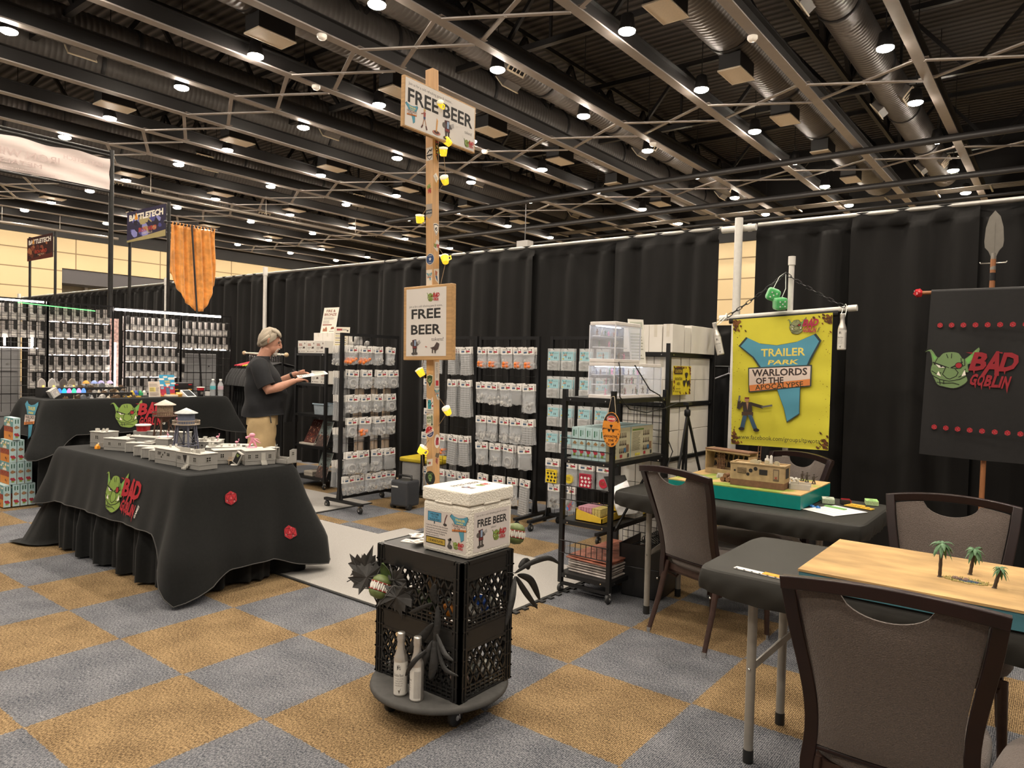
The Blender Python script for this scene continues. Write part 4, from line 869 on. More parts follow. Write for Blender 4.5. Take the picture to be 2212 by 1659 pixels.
for row, (x, z, y0, y1, cnt) in enumerate(((-2.90, .05, 1.50, 1.88, 9), (-3.0, .10, 1.30, 1.90, 12), (-2.72, .0, 1.20, 1.94, 13), (-2.66, .0, 1.24, 1.9, 8), (-2.84, .05, 1.52, 1.88, 8))):
    for k in range(cnt):
        y = y0+(y1-y0)*(k+.5)/cnt; nm, c = GRID_ITEMS[(k*3+row) % 8]; h = R.uniform(.018, .04); b = MB(); sh = (k+row) % 4
        if sh == 0: b.box(-.016, -.022, 0, .016, .022, h*.7).prism([(-.024, h*.7), (.024, h*.7), (0, h*1.2)], (-.018, 0, 0), (0, 1, 0), (0, 0, 1), (.036, 0, 0))
        elif sh == 1: b.lathe([(.018, 0), (.016, h*.3), (.006, h*.4), (.010, h*.8), (0, h)], n=10)
        elif sh == 2: b.box(-.02, -.024, 0, .02, .024, h*.35).cyl((0, -.008, h*.35), (0, -.008, h), .006, 8).box(-.01, .002, h*.35, .01, .018, h*.8)
        else: mini(b, 0, 0, 0, h*1.2, R.random())
        o = b.build('small_model', M('small_model_'+nm, c, .6, var=.25, scale=90), loc=(x+R.uniform(-.01, .01), y, CZ+z)); o.rotation_euler = (0, 0, R.uniform(-.5, .5))
        tag(o, '%s small model, %s from left in the %s display row of the counter' % (nm, ORD[k], ['middle-step', 'top-step', 'front', 'very front', 'lower-step'][row]), 'model', 'small models on the counter table')
# bright corner pieces, sheets and gear
for y, c, nm in ((1.93, (.75, .50, .05), 'yellow'), (1.97, (.05, .10, .45), 'dark blue'), (2.02, (.05, .40, .15), 'green'), (2.06, (.70, .68, .64), 'white')):
    tag(MB().box(-.02, -.02, 0, .02, .02, .03).lathe([(.016, .03), (.012, .05), (0, .055)], n=8).build('dice_tower_piece', M('piece_'+nm, c, .5), loc=(-2.86, y, CZ+.012)), nm+' plastic piece at the right end of the small models', 'game piece', 'bright pieces on the counter')
tag(MB().box(-2.74, 1.78, CZ, -2.69, 1.95, CZ+.012).build('yellow_ruler', M('yellow_plastic', (.65, .42, .05), .5)), 'yellow flat strip lying at the front of the small models', 'ruler')
def standing(name, lab, x, y, w, h, tilt, draw, cat='sign', z=CZ, rz=0., thick=.004):
    t = thing(name, lab, cat, (x, y, z), rz); U = Vector((0, 1, 0)); V = Vector((-math.sin(tilt), 0, math.cos(tilt)))
    MB().prism([(-w/2, 0), (w/2, 0), (w/2, h), (-w/2, h)], (0, 0, 0), U, V, U.cross(V)*-thick).build('board', WHITE, t)
    MB().prism([(0, 0), (-.06, 0), (-.03, h*.7)], (-thick, -.01, .0), (1, 0, 0), (0, 0, 1), (0, .02, 0)).build('stand', M('clear_stand', (.55, .55, .53), .3), t)
    a = Art(V*(h/2), U, V); draw(a, w, h); a.build('print', t); return t
def d_price(a, w, h):
    a.rect(-w*.48, -h*.48, w*.48, h*.48, 'd9cbbd'); a.text('BAD GOBLIN', -w*.2, h*.42, h*.035, 'a03030', w=w*.4); inset_lines(a, -w*.42, w*.42, h*.16, h*.36, 5, '7a6a60', seed=3)
    a.rect(-w*.42, -h*.16, w*.1, h*.12, 'd9c878'); inset_lines(a, -w*.4, w*.06, -h*.14, h*.1, 6, '6a5a40', seed=4); inset_lines(a, .14*w, w*.42, -h*.16, h*.12, 6, '5a4a44', seed=6); inset_lines(a, -w*.42, w*.42, -h*.44, -h*.2, 7, '7a6a60', seed=5)
standing('price_sheet', 'printed cream price sheet standing on the counter left of the poster', -2.70, 2.10, .125, .17, .15, d_price)
def d_poster(a, w, h):
    a.rect(-w*.5, -h*.5, w*.5, h*.5, '3fa0cc')
    for x, y, s in ((-.35, .30, .16), (-.1, .40, .13), (.3, .33, .2), (.42, .1, .14), (-.38, .02, .14), (.05, .04, .12)):
        for k in range(3): a.disc(w*(x+(k-1)*s*.6), h*y, w*s*.55, 'ece8e0', 12, h*s*.3)
    a.poly([(-w*.22, h*.22), (w*.24, h*.26), (w*.22, h*.12), (-w*.1, h*.10)], '7a9aa0'); a.text('TRAILER', 0, h*.2, h*.06, 'e0c860', w=w*.34, bold=.03); a.rect(-w*.12, h*.06, w*.2, h*.12, 'e0b070')
    a.rect(-w*.5, -h*.36, w*.5, -h*.04, 'b03048'); a.rect(-w*.42, -h*.16, -w*.22, -h*.06, '8ab0c8'); a.rect(w*.2, -h*.18, w*.40, -h*.07, '8ab0c8'); a.rect(-w*.5, -h*.5, w*.5, -h*.36, 'd88a3c')
    a.disc(.02*w, -h*.02, w*.07, 'e8d8cc'); a.poly([(-w*.1, -h*.1), (w*.14, -h*.1), (w*.18, -h*.42), (-w*.06, -h*.42)], '4a6a8a'); a.disc(-w*.3, -h*.38, w*.12, 'c03a50', 10)
standing('standing_poster', 'colourful poster of a trailer under blue sky standing on the counter', -2.76, 2.27, .17, .24, .12, d_poster, 'poster')
tb = thing('card_tray', 'cream tray with orange cards lying before the poster', 'tray', (-2.66, 2.26, CZ)); MB().box(-.04, -.06, 0, .04, .06, .022).build('tray', M('cream_plastic', (.66, .58, .45), .5), tb, bevel=.004); MB().cbox((0, .09, .02), (.05, .06, .04), 0, Matrix.Rotation(.4, 3, 'Y')).build('orange_cards', M('orange_card', (.75, .38, .08), .6), tb)
ip = thing('card_reader', 'white tablet card reader tilted on the counter', 'card reader', (-2.63, 2.44, CZ), .25); MB().prism([(-.06, 0), (.06, 0), (-.055, .075)], (0, -.065, 0), (1, 0, 0), (0, 0, 1), (0, .13, 0)).build('body', M('white_plastic', (.75, .74, .72), .3), ip, bevel=.004)
sl = Vector((-.115, 0, .075)).normalized(); a = Art(Vector((.0025, 0, .0375)), (0, 1, 0), sl); a.rect(-.052, -.055, .052, .055, M('dark_screen', (.03, .035, .04), .15)); a.build('screen', ip)
tx = thing('organizer_box', 'black two-drawer organizer box with red latches on the counter', 'box', (-2.98, 2.50, CZ)); MB().box(-.10, -.13, 0, .10, .13, .075).build('lower_case', M('black_plastic', (.014, .014, .015), .4), tx, bevel=.006); MB().box(-.10, -.13, .078, .10, .13, .145).build('upper_case', M('black_plastic'), tx, bevel=.006)
for q, z, c, nm in ((-.07, .118, 'a8242c', 'red_latch'), (.09, .118, 'a8242c', 'red_latch'), (-.07, .062, 'c89020', 'yellow_latch'), (.09, .062, 'c89020', 'yellow_latch')): MB().box(.10, q-.02, z, .108, q+.02, z+.012).build(nm, C_(c, .4), tx)
cu = thing('tip_cup', 'black cup with red band and white lid before the organizer box', 'cup', (-2.66, 2.60, CZ)); MB().lathe([(.030, 0), (.037, .07)], n=20).build('cup_wall', M('black_plastic'), cu); MB().lathe([(.0375, .068), (.039, .098)], n=20).build('red_band', REDT, cu); MB().lathe([(.043, .098), (.043, .106), (0, .108)], n=20).build('lid', M('white_rim'), cu)
a = Art((.0345, 0, .04), (0, 1, 0), (.09, 0, 1)); inset_lines(a, -.018, .018, -.018, .012, 4, 'b8b0a8', seed=9); a.build('print', cu)
tag(MB().box(-2.74, 2.70, CZ, -2.70, 2.735, CZ+.05).build('small_white_box', WHITE), 'small white box behind the water bottles', 'box')
PET = film('clear_pet', (.92, .95, .97), .62, .08, .8)
wb = None
for y, x, lc, lab in ((2.76, -2.68, '5fb4bc', 'clear water bottle with teal label, the left one'), (2.82, -2.62, 'c8a8b4', 'clear water bottle with pinkish label, the right one')):
    t = thing('water_bottle', lab, 'bottle', (x, y, CZ), 0, 'water bottles on the counter'); MB().lathe([(.028, 0), (.031, .01), (.029, .03), (.031, .05), (.031, .12), (.028, .14), (.013, .165), (.012, .18)], n=18).build('bottle_body', PET, t); MB().lathe([(.0315, .075), (.0315, .115)], n=18).build('label_band', C_(lc, .5), t); MB().lathe([(.0145, .18), (.0145, .195), (0, .196)], n=14).build('cap', M('white_rim'), t)
tl = thing('tilted_box', 'grey and white box tilted at the left end of the counter', 'box', (-2.80, 1.175, CZ), .2); tl.rotation_euler = (.55, 0, .2); MB().box(-.03, -.04, 0.024, .03, .04, .105).build('carton', M('grey_card', (.45, .44, .43), .6), tl); a = Art((.0302, 0, .065), (0, 1, 0), (0, 0, 1)); a.rect(-.025, -.03, .025, .03, 'e0dcd4'); inset_lines(a, -.02, .02, -.025, .025, 5, '6a6a80', seed=2); a.build('label_print', tl)
# ---------------------------------------------------------------- game boxes stacked at the left edge
BLUEB = M('pale_blue_box', (.42, .58, .60), .5); GB = None
def gamebox(loc, lab, rz=0):
    global GB
    if GB is None:
        t = thing('game_box', lab, 'box', loc, rz, 'pale blue game boxes stacked by the counter table')
        MB().box(-.24, 0, 0, 0, .060, .21).build('carton', BLUEB, t, bevel=.002)
        a = Art((.0, .030, .105), (0, 1, 0), (0, 0, 1)); a.rect(-.015, .05, -.006, .09, '2c5a4a'); a.rect(.006, .05, .015, .09, '2c5a4a'); a.rect(-.02, .005, .02, .022, '8a6a50'); a.rect(-.012, .0, .006, .03, 'a07a58')
        for k in range(4): a.disc(-.012+.008*k, -.05-.012*(k % 2), .011, 'a03040', 8)
        a.rect(-.012, -.085, .012, -.07, '7f9a45'); a.build('spine_print', t)
        a = Art((-.12, 0, .105), (1, 0, 0), (0, 0, 1)); a.rect(-.119, -.104, .119, .104, '6a9a9c'); a.rect(-.119, -.104, .119, -.03, 'd0853c'); a.rect(-.119, -.03, .119, .02, '9a4a34'); rr = random.Random(5)
        for k in range(8): a.disc(rr.uniform(-.1, .1), rr.uniform(.04, .09), rr.uniform(.012, .025), 'e4dcc8', 10, .010)
        for k in range(22): a.poly([(x0+rr.uniform(-.014, .014), y0+rr.uniform(-.02, .02)) for x0, y0 in [(rr.uniform(-.1, .1), rr.uniform(-.085, .01))]*3], ['5a2c22', 'c8a05a', '3a2a28', 'b03c34'][k % 4])
        a.text('TRAILER', .0, .06, .018, 'e0c860', w=.09, bold=.03); a.rect(-.05, .025, .05, .045, 'e4d8c8'); a.build('cover_print', t); GB = t; return t
    return dup(GB, lab, loc, rz)
for row, (x, ys) in enumerate(((-2.72, (.70, .775, .84, .905)), (-2.715, (.745, .81, .875)), (-2.715, (.745, .81)), (-2.70, (.77,)))):
    for k, y in enumerate(ys): gamebox((x, y, .012+row*.212), 'pale blue game box in the %s of the stack, %s from the left' % (['bottom layer', 'second layer', 'third layer', 'top layer'][row], ORD[k]))
# ---------------------------------------------------------------- clothes rail with shirts
cr = thing('clothes_rail', 'clothes rail with a pale wooden rod behind the man', 'clothes rail', (0, 0, 0)); ROD = M('pale_wood', (.55, .40, .24), .5)
MB().cyl((-3.42, 3.62, 1.545), (-2.28, 3.46, 1.53), .013, 10).build('rod', M('white_rod', (.66, .60, .50), .4), cr); MB().ball((-3.43, 3.62, 1.545), .028).build('end_knob', ROD, cr); MB().ball((-2.27, 3.46, 1.53), .028).build('end_knob', ROD, cr)
for x, y in ((-3.34, 3.61), (-2.36, 3.47)):
    MB().cyl((x, y, .02), (x, y, 1.53), .014, 8).bar((x, y-.25, .02), (x, y+.25, .02), .03, .03).build('upright', BLACKMETAL, cr)
TEE = M('black_tshirt', (.012, .012, .013), .9, sheen=.05, var=.2, scale=14, bump=.4, bscale=18); sh0 = None
for k in range(20):
    q = k/19; x = -3.28+q*.90; y = 3.602-q*.13; hc = ['b8283c', 'b8283c', 'b8283c', 'b8283c', 'b8283c', 'c0c020', 'c0c020', 'c0c020'][k] if k < 8 else '1a1a1c'
    nm = ['red', 'red', 'red', 'red', 'red', 'yellow', 'yellow', 'yellow'][k] if k < 8 else 'black'
    lab = 'black t-shirt on a %s hanger, %s from the left on the rail' % (nm, ORD[k])
    t = thing('hanging_tshirt', lab, 't-shirt', (x, y, 1.53), 0, 'black t-shirts on the clothes rail')
    if sh0 is None:
        def tee(a_, b_):
            s = -1+2*a_; z = -.12-.70*b_
            w = .22
            return (.022*math.sin(s*9+b_*6)*(.3+b_)+.018*math.cos(s*PI/2)*(1 if b_ > 0 else 0), s*w*(1-.04*b_), z-.10*abs(s)*(1-b_))
        b = MB().grid(lambda a_, b_: tee(a_, b_), 18, 12)
        b.grid(lambda a_, b_: (-tee(a_, b_)[0]-.012, tee(a_, b_)[1], tee(a_, b_)[2]), 18, 12)
        for s in (-1, 1): b.tube([(0, s*.22, -.19), (0, s*.28, -.30), (0, s*.30, -.40)], [.05, .07, .075], 8, flat=.35)
        shirt = b.build('shirt', TEE, t); sh0 = shirt.data
        a = Art((.036, -.05, -.38), (0, 1, 0), (0, 0, 1)); a.rect(-.07, -.04, .07, .05, '8a8a86'); a.disc(.02, -.02, .05, 'a02030'); pr0 = a.build('chest_print', t).data
        h = MB().tube([(0, .0, -.10), (0, .21, -.15)], .008, 6).tube([(0, 0, -.10), (0, -.21, -.15)], .008, 6); hm = h.build('hanger', C_(hc, .4), t)
        MB().tube([(0, 0, -.10), (0, 0, -.02), (0, .012, .012), (0, .0, .022), (0, -.014, .01)], .003, 5).build('hook', CHROME, t); hk = t.children
    else:
        for nm2, me in (('shirt', sh0), ('chest_print', pr0)):
            if nm2 == 'chest_print' and k % 2: continue
            o = bpy.data.objects.new(nm2, me); COL.objects.link(o); o.parent = t
        MB().tube([(0, .0, -.10), (0, .21, -.15)], .008, 6).tube([(0, 0, -.10), (0, -.21, -.15)], .008, 6).build('hanger', C_(hc, .4), t)
        MB().tube([(0, 0, -.10), (0, 0, -.02), (0, .012, .012), (0, .0, .022), (0, -.014, .01)], .003, 5).build('hook', CHROME, t)
    t.rotation_euler = (0, 0, -.12+R.uniform(-.12, .12))
# ---------------------------------------------------------------- rolling grid racks with bagged parts
CLR = film('clear_bag_film', (.96, .97, .98), .76, .12, .85)
def rack(name, lab, loc, rz, W, H=1.75, foot=(-.30, .30), cast_lab=''):
    t = thing(name, lab, 'display rack', loc, rz, 'black rolling grid racks')
    for x in (0, W): MB().box(x-.016, -.016, .09, x+.016, .016, H).prism([(-.05, .09), (.05, .09), (.016, .26), (-.016, .26)], (x-.006, 0, 0), (0, 1, 0), (0, 0, 1), (.012, 0, 0)).build('upright', BLACKMETAL, t)
    MB().box(0, -.014, H-.03, W, .014, H).box(0, -.012, .105, W, .012, .13).box(W/2-.008, -.01, .12, W/2+.008, .01, H).build('cross_bars', BLACKMETAL, t)
    b = MB()
    for i in range(1, 10): b.cyl((W*i/10, 0, .12), (W*i/10, 0, H-.02), .0022, 5)
    for j in range(1, 18): b.cyl((.01, .003, .12+j*(H-.14)/18), (W-.01, .003, .12+j*(H-.14)/18), .0022, 5)
    b.build('wire_grid', WIRE, t)
    for x in (0, W):
        MB().box(x-.02, foot[0], .075, x+.02, foot[1], .10).build('foot', BLACKMETAL, t)
        for y in (foot[0]+.03, foot[1]-.03):
            c = MB().lathe([(.0, -.012), (.030, -.012), (.034, -.006), (.034, .006), (.030, .012), (.0, .012)], (x, y, .034), 16, 0, (Vector((0, 1, 0)), Vector((0, 0, 1)), Vector((1, 0, 0)))).build('caster', M('black_rubber', (.02, .02, .02), .5), t)
            MB().cyl((x-.016, y, .034), (x+.016, y, .034), .011, 8).bar((x-.016, y, .034), (x-.010, y, .076), .003, .02).bar((x+.016, y, .034), (x+.010, y, .076), .003, .02).build('caster_fork', CHROME, c)
    return t
BAGM = {}
def bag_meshes(kind, w, h):
    key = (kind, w, h)
    if key in BAGM: return BAGM[key]
    r = random.Random(hash(kind) % 1000+int(w*1000)); r = random.Random(len(kind)*37+int(w*1000)+int(h*777)); hd = .062
    card = MB().box(-w/2, -.004, -hd, w/2, .004, .006)
    a = Art((0, -.004, -hd/2), (1, 0, 0), (0, 0, 1), lift=.0004); ink = 0
    a.rect(-w*.38, -.018, -w*.10, .0, '4a5f78' if kind != 'tan' else '3a3a3a'); a.poly([(.02*w, -.020), (.40*w, -.016), (.36*w, .002), (.2*w, -.002), (.06*w, .004)], 'a83244'); a.poly([(0.02*w, -.022), (.2*w, -.024), (.1*w, -.008)], '7d8f4a'); a.rect(-w*.36, .008, w*.1, .011, '6a6460'); a.rect(-w*.36, .014, w*.25, .0165, '6a6460'); a.rect(.28*w, .006, .38*w, .016, '3a3836'); a.disc(0, .024, .006, '201c1c', 10)
    n = len(card.v); card.v += a.mb.v; card.f += [[i+n for i in f] for f in a.mb.f]; card.m += [1+q for q in a.mb.m]; card.sm += a.mb.sm
    def pouch(u, v):
        s = -1+2*u; th = .013*math.sin(PI*min(1, max(0, u)))**.6*math.sin(PI*min(.98, .06+v*.9))**.6
        wob = .004*math.sin(u*13+v*7)+.003*math.sin(v*19+u*5)
        return (s*w/2*(1+.03*math.sin(v*9)), -th-.002+wob*.6, -hd+.004-v*(h-hd)+.006*math.sin(u*9)*(v > .9))
    p = MB().grid(pouch, 8, 8).grid(lambda u, v: (pouch(u, v)[0], -pouch(u, v)[1], pouch(u, v)[2]), 8, 8)
    c = MB(); bot = -h+.012
    if kind in ('strip', 'long'):
        for k in range(3): c.box(-w*.42+k*w*.28, -.006, bot, -w*.42+k*w*.28+w*.24, .006, -hd-.01)
        for k in range(int((h-hd)/.022)): c.box(-w*.40, -.0075, bot+k*.022, w*.38, -.006, bot+k*.022+.008, 1)
    elif kind == 'ring':
        c.tube([(w*.3*math.cos(2*PI*k/18), 0, bot+w*.36+w*.3*math.sin(2*PI*k/18)) for k in range(18)], .010, 6, closed=True)
        for k in range(4): c.ball((r.uniform(-.3, .3)*w, 0, bot+r.uniform(.01, .03)), .010, 7, 5, 1)
    elif kind == 'flat':
        c.box(-w*.40, -.004, bot, w*.40, .004, -hd-(h-hd)*.25)
    elif kind == 'tan':
        c.box(-w*.42, -.008, bot, w*.42, .008, -hd-.02); c.cyl((-w*.2, -.009, bot+.03), (-w*.2, .009, bot+.03), .02, 12).cyl((w*.2, -.009, bot+.03), (w*.2, .009, bot+.03), .02, 12)
    else:
        for k in range(11):
            x, z, s = r.uniform(-.38, .38)*w, bot+r.uniform(0, .5)*(h-hd), r.uniform(.008, .015)
            if kind == 'orange' and k < 7: c.ball((x, r.uniform(-.004, .004), bot+.01+r.uniform(0, .35)*(h-hd)), s*1.35, 8, 6)
            elif k % 3: c.ball((x, r.uniform(-.005, .005), z), s, 7, 5, k % 2, sc=(1, .6, 1.3))
            else: c.cbox((x, 0, z), (s*1.6, s*.9, s*2.2), k % 2, Matrix.Rotation(r.uniform(-1, 1), 3, 'Y'))
    cm = {'orange': [M('orange_pieces', (.80, .20, .03), .45), M('grey_pieces', (.42, .41, .40), .6)], 'tan': [M('tan_plywood', (.46, .31, .18), .7), M('tan_plywood')]}.get(kind, [M('grey_pieces'), M('pale_pieces', (.60, .58, .55), .6)])
    if kind in ('strip', 'long', 'flat'): cm = [M('plate_grey', (.26, .26, .26), .5), M('plate_light', (.42, .42, .42), .5)]
    def mesh(nm, mb, mats):
        o = mb.build(nm, mats); me = o.data; bpy.data.objects.remove(o); return me
    BAGM[key] = (mesh('header_card', card, [WHITE]+a.mats), mesh('pouch', p, CLR), mesh('contents', c, cm)); return BAGM[key]
HOOKM = None
def row(t, rackword, rowword, z, hooks, kind, w, h, depth, group, side=-1, gap=.020, off=.022, cat='bag', name='parts_bag', hook0=1):
    """hooks along the rack, bags hung one behind the other on each; side -1 hangs on the front"""
    R3 = t.matrix_basis
    for i, x in enumerate(hooks):
        MB().tube([(x, 0, z+.004), (x, side*(off+gap*(depth+.5)), z+.004), (x, side*(off+gap*(depth+1)), z+.016)], .0024, 5).build('hook', BLACKMETAL, t)
        kd = kind[i % len(kind)] if isinstance(kind, (list, tuple)) else kind; hh = h[i % len(h)] if isinstance(h, (list, tuple)) else h
        for k in range(depth):
            me = bag_meshes(kd, w, hh); d = off+gap*(depth-1-k)
            lab = '%s bag, hook %d, %s, %s, %s' % ({'orange': 'clear orange-piece', 'long': 'long grey-strip', 'strip': 'grey-strip', 'tan': 'tan plywood', 'ring': 'clear ring-piece', 'flat': 'flat grey-plate'}.get(kd, 'clear grey-piece'), i+hook0, rowword, rackword, ['frontmost', 'second', 'third', 'fourth', 'fifth', 'sixth'][k])
            o = bpy.data.objects.new(name, me[1]); COL.objects.link(o); tag(o, lab, cat, group)
            o.location = R3 @ Vector((x+R.uniform(-.012, .012), side*d, z)); o.rotation_euler = (0, R.uniform(-.09, .09), t.rotation_euler[2]+(PI if side > 0 else 0)+R.uniform(-.18, .18))
            for nm, m_ in (('header_card', me[0]), ('contents', me[2])): c = bpy.data.objects.new(nm, m_); COL.objects.link(c); c.parent = o
def build_racks():
    bpy.context.view_layer.update()
    t1 = rack('grid_rack', 'black rolling grid rack of grey bags facing the mat, left of the wooden post', (-.5, 2.87, 0), PI/2, .73, 1.755, (-.34, .22))
    bpy.context.view_layer.update(); g = 'bags on the left rolling rack'; W_ = 'left rolling rack'
    H4 = (.09, .25, .43, .60); H5 = (.07, .21, .36, .51, .65)
    row(t1, W_, 'top row', 1.625, H4, ['orange', 'orange', 'grey', 'grey'], .125, .185, 3, g)
    row(t1, W_, 'second row', 1.385, (.11, .27, .47, .63), ['ring', 'grey', 'grey', 'ring'], .125, .185, 3, g)
    row(t1, W_, 'third row', 1.135, H4, ['grey', 'grey', 'grey', 'ring'], .125, .18, 3, g)
    row(t1, W_, 'fourth row', .905, (.10, .27, .45, .62), ['ring', 'orange', 'grey', 'grey'], .135, .19, 3, g)
    row(t1, W_, 'fifth row', .565, H4, ['ring', 'grey', 'grey', 'flat'], .135, .22, 3, g)
    row(t1, W_, 'sixth row', .325, H5, 'grey', .125, .185, 2, g)
    W2 = 'back of the left rolling rack'; g2 = 'bags on the back of the left rolling rack'
    for nm, z, kd, h in (('top row', 1.62, 'grey', .19), ('second row', 1.37, 'strip', .24), ('third row', 1.13, 'strip', .26), ('fourth row', .80, 'flat', .25), ('fifth row', .47, 'flat', .27)):
        row(t1, W2, nm, z, (.06,), kd, .11, h, 6, g2, side=1, gap=.024)
        if nm != 'top row': row(t1, W2, nm, z-.06, (.24, .44, .62), 'tan', .12, .20, 1, g2, side=1, hook0=2)
    t2 = rack('grid_rack', 'black rolling grid rack right of the wooden post, orange bags in its top row', (.575, 3.72, 0), 0, .70, 1.75, (-.30, .2))
    t3 = rack('grid_rack', 'black rolling grid rack behind the wooden post, with long grey strip bags', (-.20, 3.72, 0), 0, .72, 1.755, (-.30, .2))
    t4 = rack('grid_rack', 'black rolling grid rack of blister packs, partly behind the near shelf', (1.43, 3.72, 0), 0, .70, 1.75, (-.30, .2))
    bpy.context.view_layer.update(); g = 'bags on the rack right of the post'; W_ = 'rack right of the post'
    H5 = (.07, .21, .36, .50, .63)
    row(t2, W_, 'top row', 1.64, H5, 'orange', .125, .20, 3, g); row(t2, W_, 'second row', 1.30, H5, ['grey', 'grey', 'grey', 'flat', 'grey'], .125, [.20, .21, .22, .20, .27], 3, g)
    row(t2, W_, 'third row', .97, H5, ['grey', 'grey', 'grey', 'grey', 'strip'], .125, .24, 3, g); row(t2, W_, 'fourth row', .715, (.08, .26, .43, .60), ['grey', 'grey', 'ring', 'flat'], .14, .22, 3, g)
    row(t2, W_, 'bottom row', .40, (.10, .28, .46, .61), ['grey', 'grey', 'grey', 'long'], .13, [.2, .2, .26, .34], 2, g)
    g = 'bags on the rack behind the post'; W_ = 'rack behind the post'; Hs = (.08, .22, .46, .63)
    row(t3, W_, 'top row', 1.64, (.08, .22, .44, .62), 'strip', .13, .28, 3, g); row(t3, W_, 'second row', 1.31, (.14, .46, .63), 'long', .13, [.22, .37, .37], 3, g)
    row(t3, W_, 'third row', 1.0, (.14,), 'grey', .14, .22, 3, g); row(t3, W_, 'fourth row', .75, (.12, .30, .48, .63), ['orange', 'orange', 'strip', 'strip'], .13, [.22, .22, .30, .30], 3, g); row(t3, W_, 'bottom row', .385, (.13, .30, .48, .62), 'flat', .13, .25, 3, g)
    # blister packs with blue cards, and bigger pouches below
    BL = film('blister_film', (.97, .98, .98), .66, .08, .85); pk = None
    for r_, z in enumerate((1.625, 1.375, 1.12, .885)):
        for i, x in enumerate((.07, .22, .40, .57)):
            MB().tube([(x, 0, z+.004), (x, -.085, z+.004), (x, -.095, z+.014)], .0024, 5).build('hook', BLACKMETAL, t4)
            for k in range(2):
                lab = 'blister pack with pale blue card, %s from left in %s row, %s' % (ORD[i], ['top', 'second', 'third', 'fourth'][r_], ['in front', 'behind'][k]); loc = (1.43+x+R.uniform(-.008, .008), 3.72-.07+.03*k, z)
                if pk is None:
                    pk = thing('blister_pack', lab, 'pack', loc, 0, 'blister packs on the right-hand rack'); MB().box(-.066, -.003, -.185, .066, .0, .012).build('backing', BL, pk, bevel=.001)
                    a = Art((0, -.0035, -.05), (1, 0, 0), (0, 0, 1)); a.rect(-.058, -.045, .058, .035, '9cc4cc'); motel_sign(a, -.028, .005, .05); a.text('TRAILER PARK', .025, .018, .006, '2a4a50', w=.05); a.rect(.008, -.03, .015, -.012, '3a4a48'); a.rect(.024, -.03, .031, -.012, '3a4a48'); a.disc(-.045, -.03, .008, 'd0b850', 10); a.build('blue_card', pk)
                    b = MB().box(-.055, -.026, -.18, .055, -.003, -.098); b.build('blister', BL, pk, bevel=.006)
                    b = MB(); rr = random.Random(4)
                    for q in range(16): b.cbox((rr.uniform(-.042, .042), rr.uniform(-.018, -.008), rr.uniform(-.17, -.115)), (.012, .007, .022), q % 2, Matrix.Rotation(rr.uniform(-1.5, 1.5), 3, 'Y'))
                    b.build('miniatures', [M('grey_pieces'), M('dark_pieces', (.12, .11, .10), .6)], pk)
                else: dup(pk, lab, loc, R.uniform(-.06, .06))
    for z, xs in ((.635, (.08, .27, .44, .62)), (.41, (.10, .27))):
        for i, x in enumerate(xs):
            MB().tube([(x, 0, z+.004), (x, -.085, z+.004), (x, -.095, z+.014)], .0024, 5).build('hook', BLACKMETAL, t4)
            for k in range(2):
                c = ['e2c522', 'd8c030', 'b01c3c', 'c82844'][i] if z > .5 else ['8a8a88', '4a86c8'][i]; nm = ['yellow checkered', 'yellow disc', 'red checkered', 'red disc'][i] if z > .5 else ['grey piece', 'blue and pink piece'][i]
                me = bag_meshes('grey', .15 if z > .5 else .125, .225)
                o = bpy.data.objects.new('parts_bag', me[1]); COL.objects.link(o); tag(o, '%s bag low on the blister pack rack, %s' % (nm, ['in front', 'behind']['x' == '' or k]), 'bag', 'bags low on the blister pack rack'); o.location = (1.43+x, 3.72-.068+.026*k, z)
                q = bpy.data.objects.new('header_card', me[0]); COL.objects.link(q); q.parent = o
                a = Art((0, -.016, -.145), (1, 0, 0), (0, 0, 1))
                if z > .5 and i % 2 == 0:
                    a.rect(-.06, -.065, .06, .055, c); 
                    for u in range(3):
                        for v in range(3): cx, cy = -.036+.036*u+.008*(v % 2), -.045+.032*v; a.poly([(cx-.014, cy), (cx, cy-.014), (cx+.014, cy), (cx, cy+.014)], '16140f' if i == 0 else 'f0e8e4')
                    a.rect(-.05, .038, .03, .042, '3a2a10')
                elif z > .5: a.disc(0, -.01, .04, c, 24); inset_lines(a, -.025, .025, -.025, .01, 4, '5a4a10', seed=3)
                else:
                    for u in range(9): a.disc(R.uniform(-.04, .04), R.uniform(-.06, .02), .013, [c, 'b84a5a', '7a7a78'][u % 3] if i else ['8a8a88', 'a8a6a2', '6a6866'][u % 3], 8)
                a.build('contents', o)
build_racks()
gs = thing('silo_model', 'grey domed silo models hanging above the left rolling rack bags', 'model', (-.56, 3.12, 1.60)); MB().lathe([(.045, 0), (.045, .09), (.04, .12), (.02, .14), (0, .145)], n=18).build('large_dome', M('grey_pieces'), gs); MB().lathe([(.03, -.0), (.03, .06), (.02, .085), (0, .09)], (.0, .12, 0), 14).build('small_dome', M('grey_pieces'), gs)
MB().bar((0, 0, .0), (0, .12, 0), .05, .006).build('base_strip', M('grey_pieces'), gs)
